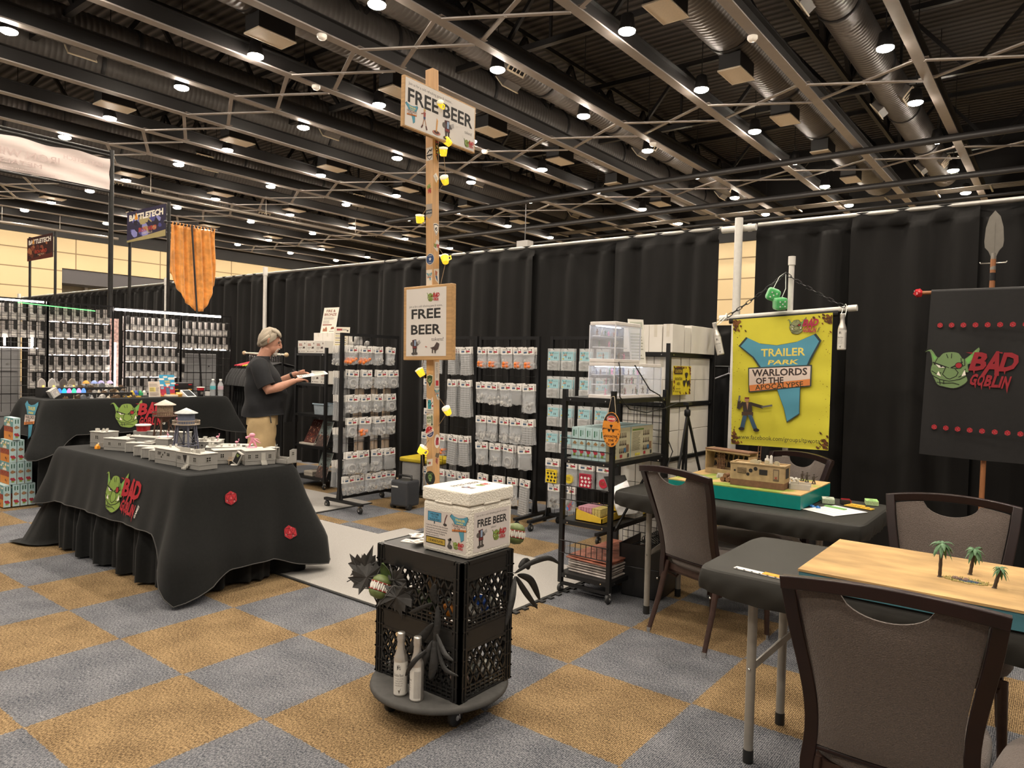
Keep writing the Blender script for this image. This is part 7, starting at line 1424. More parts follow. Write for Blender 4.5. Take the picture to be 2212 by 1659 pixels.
F = [('upper front leaf pointing up the near crate corner', [(3.15, .44, .505), (3.145, .43, .55), (3.15, .43, .59)], .014), ('front leaf sweeping down-left across the upper crate', [(3.13, .44, .505), (3.07, .425, .470), (3.02, .42, .445)], .010), ('front leaf hanging straight down past the seam of the crates', [(3.16, .44, .50), (3.17, .43, .42), (3.16, .425, .34)], .014), ('broad leaf hanging down-left over the lower crate', [(3.15, .43, .43), (3.09, .405, .345), (3.045, .395, .29)], .020), ('broad leaf beside the bottle shoulder', [(3.15, .43, .36), (3.135, .40, .29), (3.10, .39, .235)], .017), ('leaf crossing the right bottle', [(3.14, .43, .33), (3.12, .355, .29), (3.08, .345, .22)], .010), ('leaf reaching down-right along the near corner', [(3.16, .43, .40), (3.22, .42, .33), (3.27, .42, .31)], .010), ('thin leaf curling right below the corner', [(3.17, .43, .36), (3.22, .42, .27), (3.28, .44, .245)], .009), ('central leaf drooping over the lower crate lattice', [(3.16, .43, .38), (3.175, .41, .28), (3.165, .40, .21)], .018),
     ('right-side leaf arching out over the mat', [(3.29, .78, .585), (3.33, .84, .625), (3.36, .93, .635), (3.38, .99, .60)], .012), ('right-side leaf bending down toward the jagged mat edge', [(3.29, .80, .575), (3.31, .87, .54), (3.32, .93, .44)], .016), ('right-side leaf pointing straight down', [(3.29, .79, .57), (3.31, .83, .50), (3.33, .90, .41)], .013), ('right-side leaf hanging in front of the lattice', [(3.285, .79, .57), (3.31, .74, .49), (3.31, .70, .38)], .014), ('small crumpled leaf behind the right crate corner', [(3.28, .82, .60), (3.29, .86, .62), (3.29, .88, .58)], .018)]
for lab, pts, w in F: willow('long dark '+lab, pts, w)
tag(MB().tube([(3.15, .455, .56), (3.16, .44, .50), (3.155, .43, .43), (3.165, .43, .36), (3.16, .425, .33)], .0022, 5).build('leaf_stem', LEAF), 'dark stem carrying the front willow leaves', 'stem'); tag(MB().tube([(3.255, .74, .59), (3.29, .79, .585), (3.29, .83, .60)], .0022, 5).build('leaf_stem', LEAF), 'dark stem carrying the right-side willow leaves', 'stem')
bd = MB().ball((0, 0, 0), .042, 8, 5).build('big_die', M('blue_die', (.02, .09, .45), .25), loc=(3.20, .66, .460)); tag(bd, 'big blue die behind the lattice of the upper crate', 'die'); a = Art((.0385, 0, .01), (0, 1, 0), (0, 0, 1)); a.text('12', 0, 0, .022, 'd8dce8', bold=.03); a.build('number', bd)
for k, (x, y, z, c, nm) in enumerate(((3.14, .55, .45, (.75, .25, .02), 'orange'), (3.10, .60, .45, (.28, .30, .26), 'grey-green'), (3.21, .59, .45, (.45, .44, .40), 'pale grey'), (3.19, .73, .45, (.35, .34, .30), 'greyish'), (3.00, .55, .45, (.06, .09, .03), 'dark green'), (2.90, .58, .45, (.10, .12, .05), 'olive'), (3.16, .66, .53, (.30, .33, .31), 'crumpled silver'), (3.0, .66, .50, (.14, .12, .10), 'brown'), (3.18, .56, .17, (.40, .30, .26), 'pinkish'), (3.17, .66, .17, (.24, .26, .24), 'grey'), (3.19, .72, .165, (.66, .64, .60), 'white'), (2.92, .56, .17, (.05, .05, .05), 'black'))):
    o = MB().ball((0, 0, 0), .045, 9, 6, sc=(1, R.uniform(.6, 1), R.uniform(.5, .9)), rot=Matrix.Rotation(R.uniform(0, 2), 3, 'Z')); rr = random.Random(k); o.v = [tuple(q*(1+rr.uniform(-.16, .16)) for q in p) for p in o.v]
    tag(o.build('crumpled_bit', M('bit_'+nm, c, .35, var=.4, scale=50), loc=(x, y, z)), '%s crumpled bit inside the %s crate' % (nm, 'upper' if z > .3 else 'lower'), 'bit', 'odds and ends in the crates')
for o in set(bpy.data.objects)-_before:      # the loose crates stand a little nearer than the post's own foot
    if o.parent is None and o.name.split('.')[0] not in ('sign_post', 'wooden_sign', 'mug_light', 'light_string'): o.location = o.location+Vector((.022, -.028, 0))
# ---------------------------------------------------------------- banners on the right
yb_ = thing('hanging_banner', 'yellow printed banner hanging from a white pipe by a black chain', 'banner', (3.455, 3.80, 0))
MB().cyl((-.46, 0, 1.892), (.50, 0, 1.945), .018, 12).cyl((-.48, 0, 1.891), (-.42, 0, 1.894), .023, 12).cyl((.46, 0, 1.943), (.52, 0, 1.946), .023, 12).build('cross_pipe', PVC, yb_); MB().cyl((.05, .03, .02), (.05, .03, 2.34), .020, 14).cyl((.05, .03, 2.28), (.05, .03, 2.345), .026, 14).build('pole', PVC, yb_); MB().box(-.15, -.1, 0, .25, .16, .012).build('base_plate', STEEL, yb_)
YB_ = M('yellow_banner_fabric', (.66, .60, .045), .75, var=.05, scale=6)
def yb_map(x, y, h):
    z = 1.385+y; top = 1.385+.49; k = (top-z)
    return Vector((x+.02*k/1.0*(0.6-x), -.024-h+.005*math.sin(x*9+z*3)*min(1, k*4)+.0015*math.sin(z*34+x*3)*min(1, k*3), z+x*(.022+.03*max(0., min(1., (z-.9)/.95)))+.02))
MB().grid(lambda u, v: yb_map(-.365+.73*u, -.49+.98*v, 0), 30, 50).build('fabric', YB_, yb_)
MB().grid(lambda u, v: (-.40+.80*v, -.021*math.cos(2*PI*u), 1.8975+.0552*(-.40+.80*v)+.024*math.sin(2*PI*u)-.006), 14, 12, closed_u=True).build('rod_sleeve', M('black_sleeve', (.014, .014, .014), .8), yb_)
a = Art(fmap=yb_map, lift=.0045)
rr = random.Random(6)
for k in range(150):
    cx, cy = rr.choice([(-.36, .48), (.36, .48), (-.36, -.48), (.36, -.48)]); x = cx-math.copysign(abs(rr.gauss(0, .035)), cx); y = cy-math.copysign(abs(rr.gauss(0, .04)), cy); s = rr.uniform(.004, .013)
    pts = [(max(-.364, min(.364, x+s*math.cos(q*1.05+rr.random()))), max(-.489, min(.489, y+s*math.sin(q*1.05)))) for q in range(6)]; a.k = k % 5; a.poly(pts, ['5a3010', '7a4818', '4a280c'][k % 3])
for k in range(110):
    x, y, s = rr.choice((-1, 1))*(.365-abs(rr.gauss(0, .05))), rr.uniform(-.47, .47), rr.uniform(.001, .004); a.k = 1; a.poly([(x+s, y), (x, y+s), (x-s, y), (x, y-s)], '7a6010')
a.k = 6; goblin(a, .115, .405, .105, red='a8284a', green='8f9468', games='4a4438'); motel_sign(a, -.03, .03, .62)
a.text('www.facebook.com/groups/tpwota', .0, -.425, .034, '2c2a22', w=.62)
a.at(-.235, -.245, .27); a.disc(-.02, .40, .07, 'b88a6a', 12); a.rect(-.08, .42, .05, .47, '7a3a30'); a.poly([(-.14, .33), (.12, .33), (.14, .02), (-.12, .02)], '3a302c'); a.poly([(-.04, .32), (.03, .32), (.0, .1)], 'b88a6a'); a.line([(-.13, .30), (-.26, .16), (-.24, .34)], .09, '3a302c'); a.line([(-.25, .36), (-.23, .5)], .05, '6a6864'); a.line([(.12, .28), (.42, .20)], .09, '3a302c'); a.line([(.42, .2), (.70, .25)], .05, '6a6864'); a.rect(-.16, -.06, .17, .05, '4a3626'); a.poly([(-.12, -.04), (.0, -.04), (-.08, -.42), (-.2, -.40)], '3a5670'); a.poly([(.02, -.04), (.14, -.04), (.30, -.42), (.18, -.44)], '3a5670'); a.disc(-.16, -.44, .09, '2c2420', 10, .05); a.disc(.27, -.46, .09, '2c2420', 10, .05); a.at()
a.build('print', yb_)
ch = MB()
def chain(p, q, sag, n):
    p, q = Vector(p), Vector(q)
    for k in range(n):
        t0, t1 = (k-.12)/n, (k+1.12)/n; A_ = p.lerp(q, t0)-Vector((0, 0, sag*4*t0*(1-t0))); B_ = p.lerp(q, t1)-Vector((0, 0, sag*4*t1*(1-t1))); d = B_-A_; u = Vector((0, 1, 0)) if k % 2 else d.normalized().cross(Vector((0, 1, 0)))
        w = .010; ch.tube([A_+u*w*.4, A_+d*.2+u*w, A_+d*.8+u*w, B_+u*w*.4, B_-u*w*.4, A_+d*.8-u*w, A_+d*.2-u*w, A_-u*w*.4], .0032, 5, closed=True)
chain((-.41, -.02, 1.905), (.02, -.01, 2.215), .012, 12); chain((.02, -.01, 2.215), (.44, -.02, 1.955), .012, 11); tag(ch.build('chain', M('black_chain', (.012, .012, .013), .35, .3), loc=(3.455, 3.80, 0)), 'black chain rising from the banner ends to the white pole top', 'chain')
GRF = M('green_plush', (.06, .40, .11), .85, sheen=.6, var=.12, scale=60, bump=.3, bscale=200)
for k, (x, z, r, lab) in enumerate(((3.405, 2.055, (.25, .35, .5), 'green plush die, upper left of the hanging pair'), (3.462, 1.985, (.2, -.1, .7), 'green plush die, lower right of the hanging pair'))):
    t = thing('plush_die', lab, 'plush die', (x, 3.735-.01*k, z), 0, 'green plush dice'); t.rotation_euler = r; s = .046; MB().box(-s, -s, -s, s, s, s).build('cube_body', GRF, t, bevel=.02)
    pips = MB()
    for dx, dz in ((-.018, .018), (.018, -.018), (.018, .018), (-.018, -.018), (0, .0)): pips.ball((dx, -s, dz), .006, 8, 4, sc=(1, .25, 1))
    for dx, dy in ((-.014, .014), (.014, -.014)): pips.ball((dx, dy, s), .006, 8, 4, sc=(1, 1, .25))
    for dy, dz in ((-.018, .018), (.018, -.018), (.018, .018), (-.018, -.018), (-.018, 0), (.018, 0)): pips.ball((s, dy, dz), .006, 8, 4, sc=(.25, 1, 1))
    pips.build('pips', M('pip_white', (.75, .78, .74), .6), t)
tag(MB().tube([(3.405, 3.735, 2.10), (3.44, 3.76, 2.19), (3.475, 3.79, 2.225), (3.485, 3.77, 2.10), (3.47, 3.735, 2.03)], .0025, 5).build('dice_loop', M('pip_white')), 'white cord holding the green plush dice', 'cord')
bl_ = bottle('metal beer bottle hanging tilted at the left end of the yellow banner', (3.03, 3.70, 1.60), .35); bl_.rotation_euler = (0, -.22, .3); br_ = bottle('metal beer bottle hanging upright at the right end of the yellow banner', (3.90, 3.72, 1.645), -.2)
for p, q, lab in (((2.985, 3.70, 1.83), (3.03, 3.79, 1.92), 'white loop holding the left hanging bottle'), ((3.90, 3.72, 1.88), (3.90, 3.79, 1.965), 'white loop holding the right hanging bottle')): tag(MB().tube([Vector(p)+Vector((-.015, 0, 0)), Vector(q)+Vector((-.012, 0, -.01)), Vector(q)+Vector((0, 0, .01)), Vector(q)+Vector((.012, 0, -.01)), Vector(p)+Vector((.015, 0, 0))], .003, 5).build('loop_cord', M('pip_white')), lab, 'cord')
# black banner on its spear
WD = M('reddish_wood', (.30, .12, .045), .5, var=.2, scale=10, stretch=(14, 14, .6))
sb_ = thing('spear_banner', 'black printed banner hung on a wooden spear at the right edge', 'banner', (4.75, 4.0, 0)); BB = M('black_banner_fabric', (.013, .0125, .013), .6, var=.1, spec=.35)
MB().cyl((-.01, .0, .02), (0.0, 0, 2.26), .016, 12).build('shaft', WD, sb_); MB().cyl((-.42, -.02, 2.052), (.42, -.02, 2.052), .013, 12).build('cross_rod', WD, sb_)
def bb_map(x, y, h):
    z = 1.50+y; k = 2.04-z
    return Vector((x-.028*k, -.045-h+.010*math.sin(x*8+.6)*min(1, k*2)+.005*math.sin(x*19+z*5)*min(1, k*2), z-.012*math.sin((x+.36)*3)*k))
MB().grid(lambda u, v: bb_map(-.345+.69*u, -.56+1.11*v, 0), 40, 30).build('fabric', BB, sb_); MB().grid(lambda u, v: (-.345+.69*v, -.02-.018*math.cos(2*PI*u), 2.052+.020*math.sin(2*PI*u)), 14, 8, closed_u=True).build('rod_sleeve', BB, sb_)
a = Art(fmap=bb_map, lift=.0045); goblin(a, -.20, .03, .25, red='8f1c28', green='6f8a5a', games=None)
for k in range(9): d20(a, -.275+k*.068, .325, .018); d20(a, -.265+k*.069, -.365, .018)
a.build('print', sb_)
sp = MB(); prof = [(0, .40), (.030, .36), (.048, .29), (.054, .20), (.050, .16), (.030, .135), (.016, .10), (.014, .02), (0, .02)]
sp.prism(prof+[(-x, z) for x, z in reversed(prof[1:-1])], (0, -.004, 2.18), (1, 0, 0), (0, 0, 1), (0, .008, 0)).bar((0, -.006, 2.30), (0, -.006, 2.50), .006, .006).cyl((0, 0, 2.19), (0, 0, 2.30), .017, 12, r2=.012); sp.tube([(-.075, 0, 2.245), (-.07, 0, 2.235), (.07, 0, 2.235), (.075, 0, 2.245)], .004, 6); sp.build('spearhead', M('spear_steel', (.26, .24, .21), .35, .6), sb_, bevel=.0015); MB().cyl((0, 0, 2.12), (0, 0, 2.17), .019, 12).build('bracket', BLACKMETAL, sb_)
rd = thing('big_die', 'red twenty-sided die on the left rod end of the black banner', 'die', (4.325, 3.98, 2.052)); bm = bmesh.new(); bmesh.ops.create_icosphere(bm, subdivisions=1, radius=.034); me = bpy.data.meshes.new('faceted_body'); bm.to_mesh(me); bm.free(); me.materials.append(M('red_die', (.50, .02, .03), .2)); o = bpy.data.objects.new('faceted_body', me); COL.objects.link(o); o.parent = rd; o.rotation_euler = (.4, .3, .2)
a = Art((-.004, -.034, 0), (1, 0, 0), (0, 0, 1)); a.text('2', 0, -.004, .014, 'e8c8c8', bold=.03); a.text('8', -.016, .012, .010, 'e8c8c8'); a.text('12', .014, .010, .010, 'e8c8c8'); a.build('numbers', rd)
# ---------------------------------------------------------------- folding tables with fitted black covers
STRETCH = M('black_stretch_cover', (.020, .019, .016), .62, spec=.35, var=.1, scale=18, bump=.05, bscale=500)
LEGM = M('grey_table_leg', (.30, .28, .25), .4, .3); CAPM = M('black_leg_cap', (.012, .012, .012), .5)
def ftable(lab, covlab, x0, x1, y0, y1, legx, seed, z=.742):
    t = thing('folding_table', lab, 'table', (0, 0, 0), 0, 'grey-legged folding tables'); MB().box(x0+.012, y0+.012, z-.05, x1-.012, y1-.012, z-.006).build('tabletop', M('table_laminate'), t, bevel=.012)
    for lx in legx:
        ys = (y0+.13, y1-.17)
        for y in ys:
            g = MB().cyl((lx, y, .03), (lx, y, z-.05), .0175, 16).build('leg', LEGM, t); MB().cyl((lx, y, .0), (lx, y, .05), .0195, 16).build('leg_cap', CAPM, g); MB().ball((lx, y-.017, .36), .006, 8, 6).build('rivet', CHROME, g)
        b = MB(); dx = .35 if lx < (x0+x1)/2 else -.35; ym = (ys[0]+ys[1])/2
        b.bar((lx, ys[0], .36), (lx+dx*.35, ym, .50), .006, .024).bar((lx, ys[1], .50), (lx+dx*.38, ym+.04, .50), .022, .006).bar((lx+dx*.35, ym, .50), (lx+dx, ym, z-.07), .006, .024).cyl((lx, ys[0], .36), (lx, ys[1], .36+.0), .010, 8); b.build('brace', LEGM, t)
        MB().tube([(lx+dx*.34, ym-.02, .52), (lx+dx*.37, ym-.025, .50), (lx+dx*.36, ym+.02, .46), (lx+dx*.33, ym+.02, .49)], .003, 5, closed=True).build('lock_ring', CHROME, t)
    cv = Cloth(x0, x1, y0, y1, z, (.10, .085, .09, .085), (.075,)*4, flare=-.012, rip=.0, seed=seed, r=.055, cflare=.0, wl=.2)
    old = cv.pos
    def pos(q, d, h=0.):
        p = old(q, d, h); n_ = cv.base(q)[1]; k = max(0, d-.02)/.08
        return p+n_*(.0045*k*math.sin(q*62+d*40+math.sin(q*11)*2)+.004*k*math.sin(q*27-d*30))-n_*.018*max(0, k)**2
    cv.pos = pos; cv.build('table_cover', covlab, 'table cover', STRETCH, hem=False, group='black fitted table covers', n=420); return t
ftable('folding table on grey legs nearest the camera at right', 'black fitted cover on the nearest right-hand table', 4.085, 5.90, .865, 1.545, (4.262, 5.65), 31); ftable('folding table on grey legs in front of the yellow banner', 'black fitted cover on the table before the yellow banner', 3.02, 4.41, 2.09, 2.83, (3.205, 4.18), 32)
# ---------------------------------------------------------------- banquet chairs
CFAB = M('brown_weave', (.095, .072, .060), .88, var=.32, scale=240, bump=.5, bscale=300, sheen=.25); CWOOD = M('dark_mahogany', (.013, .0045, .004), .34, var=.3, scale=12, spec=.35); CLEG = M('brown_metal_leg', (.055, .030, .024), .35, .3, var=.2)
def yb(z): return -.02-.14*max(0, (z-.44)/.48)**1.2
def xs(z):      # half width of the back at a height
    k = max(0., (z-.40)/.53); return .202-.028*math.sin(min(1, k*1.2)*PI)*(1-k)+.036*k**1.6
def chair(lab, loc, rz):
    t = thing('banquet_chair', lab, 'chair', loc, math.radians(rz), 'brown upholstered banquet chairs')
    if 'fab' not in CH:
        def back(u, v, s):
            z = .445+v*.425; w = xs(z)-.018; x = (-1+2*u)*w; tp = .462+.020*(1-(x/.2)**2)
            nz = .062*max(0, 1-(x/.105)**2)**.6 if abs(x) < .105 else 0; z = .445+v*(tp-nz)
            return (x, yb(z)+.035*(1-(x/.22)**2)*-.6+s*(.004+.016*(1-abs(2*u-1)**6)*(1-abs(2*v-1)**6)), z)
        b = MB().grid(lambda u, v: back(1-u, v, 1), 28, 20).grid(lambda u, v: back(u, v, -1), 28, 20)
        edge = [(0, k/20) for k in range(21)]+[(k/28, 1) for k in range(1, 29)]+[(1, 1-k/20) for k in range(1, 21)]+[(1-k/28, 0) for k in range(1, 28)]
        e1 = [Vector(back(u, v, 1)) for u, v in edge]; e2 = [Vector(back(u, v, -1)) for u, v in edge]; n = len(edge)
        b.add(e1+e2, [(i, (i+1) % n, n+(i+1) % n, n+i) for i in range(n)], 0, True); CH['fab'] = b.build('backrest', CFAB, t)
        f = MB()
        for s in (-1, 1): f.tube([(s*xs(z), yb(z), z) for z in [.30+.635*k/14 for k in range(15)]], [.0205]*15, 4, flat=1.25, ph=PI/4, sm=False)
        f.tube([((xs(.93)+.014)*(-1+2*k/18), yb(.93)-.030*(1-(-1+2*k/18)**2), .922+.022*(1-(-1+2*k/18)**2)) for k in range(19)], [.0200]*19, 4, flat=1.2, ph=PI/4, sm=False)
        f.tube([(xs(.44)*(-1+2*k/10), yb(.44)-.012*(1-(-1+2*k/10)**2), .435) for k in range(11)], .010, 6); CH['frame'] = f.build('back_frame', CWOOD, t, bevel=.003)
        def seat(u, v):
            a_, r = 2*PI*u, [.0, .55, .86, .97, 1.0, 1.0, .96, .5, 0][int(round(v*8))]; z = [.488, .486, .476, .462, .445, .41, .39, .385, .385][int(round(v*8))]
            ca, sa = math.cos(a_), math.sin(a_); k = 1/max(abs(ca)**3.2+abs(sa)**3.2, 1e-6)**(1/3.2); fx = .225 if True else 0
            return (k*ca*r*(.225+.018*max(0, sa)), .195+k*sa*r*.225, z+.008*ca*ca-.006*max(0, sa)*r)
        CH['seat'] = MB().grid(seat, 40, 8, closed_u=True).build('seat', CFAB, t)
        CH['apron'] = MB().box(-.19, .0, .35, .19, .38, .387).build('seat_frame', CLEG, t)
        CH['legs'] = []
        for (xa, ya, za), (xb, yb_, zb) in (((-.185, -.005, .40), (-.205, -.115, .012)), ((.185, -.005, .40), (.205, -.115, .012)), ((-.19, .365, .38), (-.20, .385, .012)), ((.19, .365, .38), (.20, .385, .012))):
            l = MB().tube([(xa, ya, za), ((xa+xb)/2, (ya+yb_)/2+.008, (za+zb)/2), (xb, yb_, zb)], [.015, .013, .011], 8, flat=1.3).build('leg', CLEG, t); g = MB().cyl((xb, yb_, 0), (xb, yb_, .028), .0135, 12).build('glide', CHROME, l); rv = MB().ball(((xa+xb)/2, (ya+yb_)/2-.012, .30), .006, 8, 6).build('rivet', CHROME, l); CH['legs'].append((l, g, rv))
        CH['bar'] = MB().bar((-.19, .02, .345), (.19, .02, .345), .02, .02).bar((-.19, .37, .345), (.19, .37, .345), .02, .02).tube([(-.19, .0, .33), (-.17, .05, .30), (-.17, .10, .34)], .008, 6).tube([(.19, .0, .33), (.17, .05, .30), (.17, .10, .34)], .008, 6).build('stretcher', CLEG, t)
        CH['root'] = t; return t
    bpy.data.objects.remove(t); _seen[lab].pop()
    r = dup(CH['root'], lab, loc, math.radians(rz)); return r
CH = {}
chair('brown banquet chair nearest the camera, seen from behind in front of the desert board', (4.825, .45, 0), 3)
chair('brown banquet chair left of the near table, seen from behind before the teal board', (3.585, 2.00, 0), -20)
chair('brown banquet chair behind the teal board under the yellow banner', (3.735, 3.00, 0), 153)
chair('brown banquet chair beyond the desert board under the black banner', (4.80, 1.80, 0), 185)
chair('brown banquet chair at the right edge, only its seat side and leg showing', (5.47, .60, 0), 82)
# ---------------------------------------------------------------- gaming boards and what lies on them
SAND = M('sand_board', (.40, .255, .105), .88, var=.40, scale=5, bump=.2, bscale=90, stretch=(.8, 2.2, 1)); TEAL = M('teal_edge', (.0, .20, .175), .35); TEALB = M('blue_teal_edge', (.05, .16, .20), .4)
gb = thing('gaming_board', 'large sand-coloured desert gaming board on the nearest table', 'gaming board', (4.462, .855, .743)); MB().box(0, 0, .004, 1.22, .57, .058).build('side_edges', TEALB, gb); MB().box(-.003, -.003, .058, 1.223, .573, .066).build('sand_surface', SAND, gb)
a = Art((.50, 0, .031), (1, 0, 0), (0, 0, 1)); a.text('FIRE & BRONZE', -.16, 0, .034, 'c8503a', w=.42, bold=.03); a.build('side_lettering', gb)
def palm(lab, loc, h, s, seed, lean=0.):
    t = thing('model_palm', lab, 'model palm', loc, 0, 'model palm trees on the desert board'); r = random.Random(seed); b = MB(); b.tube([(lean*h*k/8, 0, h*k/8) for k in range(9)], [.0058 if k % 2 else .0050 for k in range(9)], 8); b.lathe([(.009, 0), (.006, .004)], n=10); b.build('trunk', M('palm_trunk', (.05, .035, .022), .8), t)
    f = MB()
    for k in range(17):
        q = 2*PI*k/17*2.3+r.random(); up = .9-1.5*(k/17); L = s*r.uniform(.8, 1.1); c = Vector((lean*h, 0, h)); d = Vector((math.cos(q), math.sin(q), 0)); sd = Vector((-d.y, d.x, 0)); pts = [c+d*L*v*(1-.15*v)+Vector((0, 0, L*(up*v-1.0*v*v))) for v in (0, .25, .5, .75, 1)]; w = L*.17
        vs = []
        for i, p in enumerate(pts): ww = w*[.25, .9, 1, .7, .05][i]; vs += [p-sd*ww-Vector((0, 0, ww*.5)), p, p+sd*ww-Vector((0, 0, ww*.5))]
        fs = []
        for i in range(4): fs += [(3*i, 3*i+1, 3*i+4, 3*i+3), (3*i+1, 3*i+2, 3*i+5, 3*i+4)]
        f.add(vs, fs, k % 2)
    f.build('fronds', [M('palm_green', (.035, .11, .035), .6, var=.3, scale=60), M('palm_pale', (.10, .20, .10), .6, var=.3, scale=60)], t)
palm('tallest model palm, leftmost on the desert board', (4.853, 1.088, .808), .115, .042, 1, .02); palm('middle model palm leaning slightly on the desert board', (4.930, 1.193, .808), .09, .038, 2, .12); palm('smallest model palm leaning right of the little pond', (5.008, 1.064, .808), .068, .029, 3, .2)
o = thing('model_pond', 'little oasis pond with bright grass on the desert board', 'model pond', (4.93, 1.09, .809)); pr = [(.062*math.cos(2*PI*k/26)*(1+.15*math.sin(3*k)), .032*math.sin(2*PI*k/26)*(1+.2*math.sin(2.3*k))) for k in range(26)]
MB().prism(pr, (0, 0, 0), (1, 0, 0), (0, 1, 0), (0, 0, .002)).build('mud_base', M('oasis_mud', (.30, .22, .08), .8), o); MB().prism([(x*.5+.01, y*.45-.006) for x, y in pr], (0, 0, .002), (1, 0, 0), (0, 1, 0), (0, 0, .001)).build('water', M('pond_water', (.05, .09, .14), .08), o)
b = MB(); rr = random.Random(2)
for k in range(260):
    q, rad = rr.uniform(0, 6.28), rr.uniform(.62, 1.08); x, y = .066*rad*math.cos(q), .034*rad*math.sin(q); h = rr.uniform(.003, .009); b.add([(x-.0008, y, .001), (x+.0008, y, .001), (x+rr.uniform(-.003, .003), y+rr.uniform(-.002, .002), h)], [(0, 1, 2)], k % 3)
b.build('grass', [M('oasis_grass', (.28, .34, .04), .8), M('oasis_grass_dark', (.14, .20, .03), .8), M('oasis_straw', (.36, .28, .10), .8)], o)['kind'] = 'stuff'
b = MB()
for k in range(22): b.ball((-.025+rr.uniform(-.018, .03), .004+rr.uniform(-.01, .012), .004), rr.uniform(.002, .005), 6, 4)
b.build('pebbles', M('oasis_stones', (.22, .14, .11), .8, var=.5, scale=200), o)['kind'] = 'stuff'
ru_ = thing('plastic_ruler', 'white and orange measuring stick on the black table cover', 'ruler', (4.305, .935, .7435), -.12); MB().box(-.10, -.014, 0, .10, .014, .003).build('white_strip', M('white_plastic'), ru_); MB().box(.01, -.012, .003, .092, .018, .005).build('orange_part', M('orange_plastic'), ru_)
b = MB()
for k in range(7): b.box(-.09+k*.03, -.016, .003, -.084+k*.03, -.012, .0045)
b.build('tick_marks', C_('1c1a18'), ru_)
# teal-edged board with the sand-coloured trailers
t2 = thing('gaming_board', 'teal-edged terrain board with grass and sand on the table by the yellow banner', 'gaming board', (3.30, 2.27, .743)); MB().box(0, 0, .004, .232, .60, .078).build('left_half_edges', TEAL, t2); MB().box(.234, 0, .004, .765, .60, .078).build('right_half_edges', TEAL, t2)
gm = bpy.data.materials.new('sand_and_grass'); gm.use_nodes = True; nt = gm.node_tree; bb = nt.nodes['Principled BSDF']; bb.inputs['Roughness'].default_value = .9; tc = nt.nodes.new('ShaderNodeTexCoord'); nz = nt.nodes.new('ShaderNodeTexNoise'); nz.inputs['Scale'].default_value = 5.5; nz.inputs['Detail'].default_value = 5; rp = nt.nodes.new('ShaderNodeValToRGB'); rp.color_ramp.elements[0].position = .46; rp.color_ramp.elements[0].color = (.50, .33, .14, 1); rp.color_ramp.elements[1].position = .56; rp.color_ramp.elements[1].color = (.23, .30, .05, 1); nt.links.new(tc.outputs['Object'], nz.inputs[0]); nt.links.new(nz.outputs[0], rp.inputs[0]); nt.links.new(rp.outputs[0], bb.inputs['Base Color'])
MB().box(0, 0, .078, .765, .60, .084).build('ground', gm, t2)
BZ = .828; TANP = M('tan_weathered_plastic', (.38, .27, .14), .7, var=.22, scale=30); BROWNP = M('brown_skirting', (.17, .085, .045), .8, var=.2, scale=60); HOLE = M('dark_opening')
mt_ = thing('model_trailer', 'tan weathered model trailer with door and round holes on the teal board', 'model house', (3.80, 2.40, BZ), math.radians(3)); L, Wd, H = .30, .12, .125
MB().box(-L/2, -Wd/2, .0, L/2, Wd/2, .035).build('skirting', BROWNP, mt_, bevel=.001); b = MB().box(-L/2, -Wd/2, .035, L/2, Wd/2, H); b.box(-L/2-.003, -Wd/2-.003, H, L/2+.003, -Wd/2+.006, H+.008).box(-L/2-.003, Wd/2-.006, H, L/2+.003, Wd/2+.003, H+.008).box(L/2-.006, -Wd/2, H, L/2+.003, Wd/2, H+.008).box(-L/2-.003, -Wd/2, H, -L/2+.006, Wd/2, H+.008); b.build('walls', TANP, mt_, bevel=.001)
def face(x, z, w, h, nm, m, d=.0015): return MB().box(x-w/2, -Wd/2-d, z-h/2, x+w/2, -Wd/2+.001, z+h/2).build(nm, m, mt_)
face(-.085, .088, .05, .03, 'window', HOLE); face(.035, .088, .045, .03, 'window', HOLE); face(.105, .078, .032, .066, 'door', M('dark_model_door', (.14, .10, .065), .7)); face(.105, .08, .024, .05, 'door_panel', M('tan_panel', (.32, .24, .14), .7), .003)
b = MB()
for x, z, r in ((-.035, .092, .011), (-.008, .104, .011), (-.05, .070, .009), (-.125, .085, .006)): b.cyl((x, -Wd/2-.0015, z), (x, -Wd/2+.001, z), r, 14)
b.build('blast_holes', HOLE, mt_); b = MB()
for k in range(4): b.box(-.11, -Wd/2-.004, .076+.007*k, -.062+.002*k, -Wd/2-.001, .079+.007*k)
b.build('broken_shutter', TANP, mt_); a = Art((.105, -Wd/2-.004, .064), (1, 0, 0), (0, 0, 1)); a.line([(-.006, -.006), (.006, .006)], .003, '9a2c20'); a.line([(-.006, .006), (.006, -.006)], .003, '9a2c20'); a.build('red_mark', mt_)
MB().box(L/2-.001, -.035, .06, L/2+.0015, .03, .115).build('end_window', HOLE, mt_); b = MB(); rr = random.Random(3)
for k in range(12): x, y = rr.uniform(-.06, .13), rr.uniform(-.045, .045); b.box(x-.008, y-.006, H, x+.008, y+.006, H+rr.uniform(.008, .026))
b.build('rooftop_clutter', M('pale_tan_plastic', (.42, .38, .26), .7), mt_); b = MB(); b.lathe([(.014, H), (.014, H+.03), (.006, H+.036), (.006, H+.05)], (.03, .03, 0), 10).lathe([(.010, H), (.008, H+.05), (0, H+.056)], (.055, .02, 0), 8); b.build('grey_stack', GREYL, mt_)
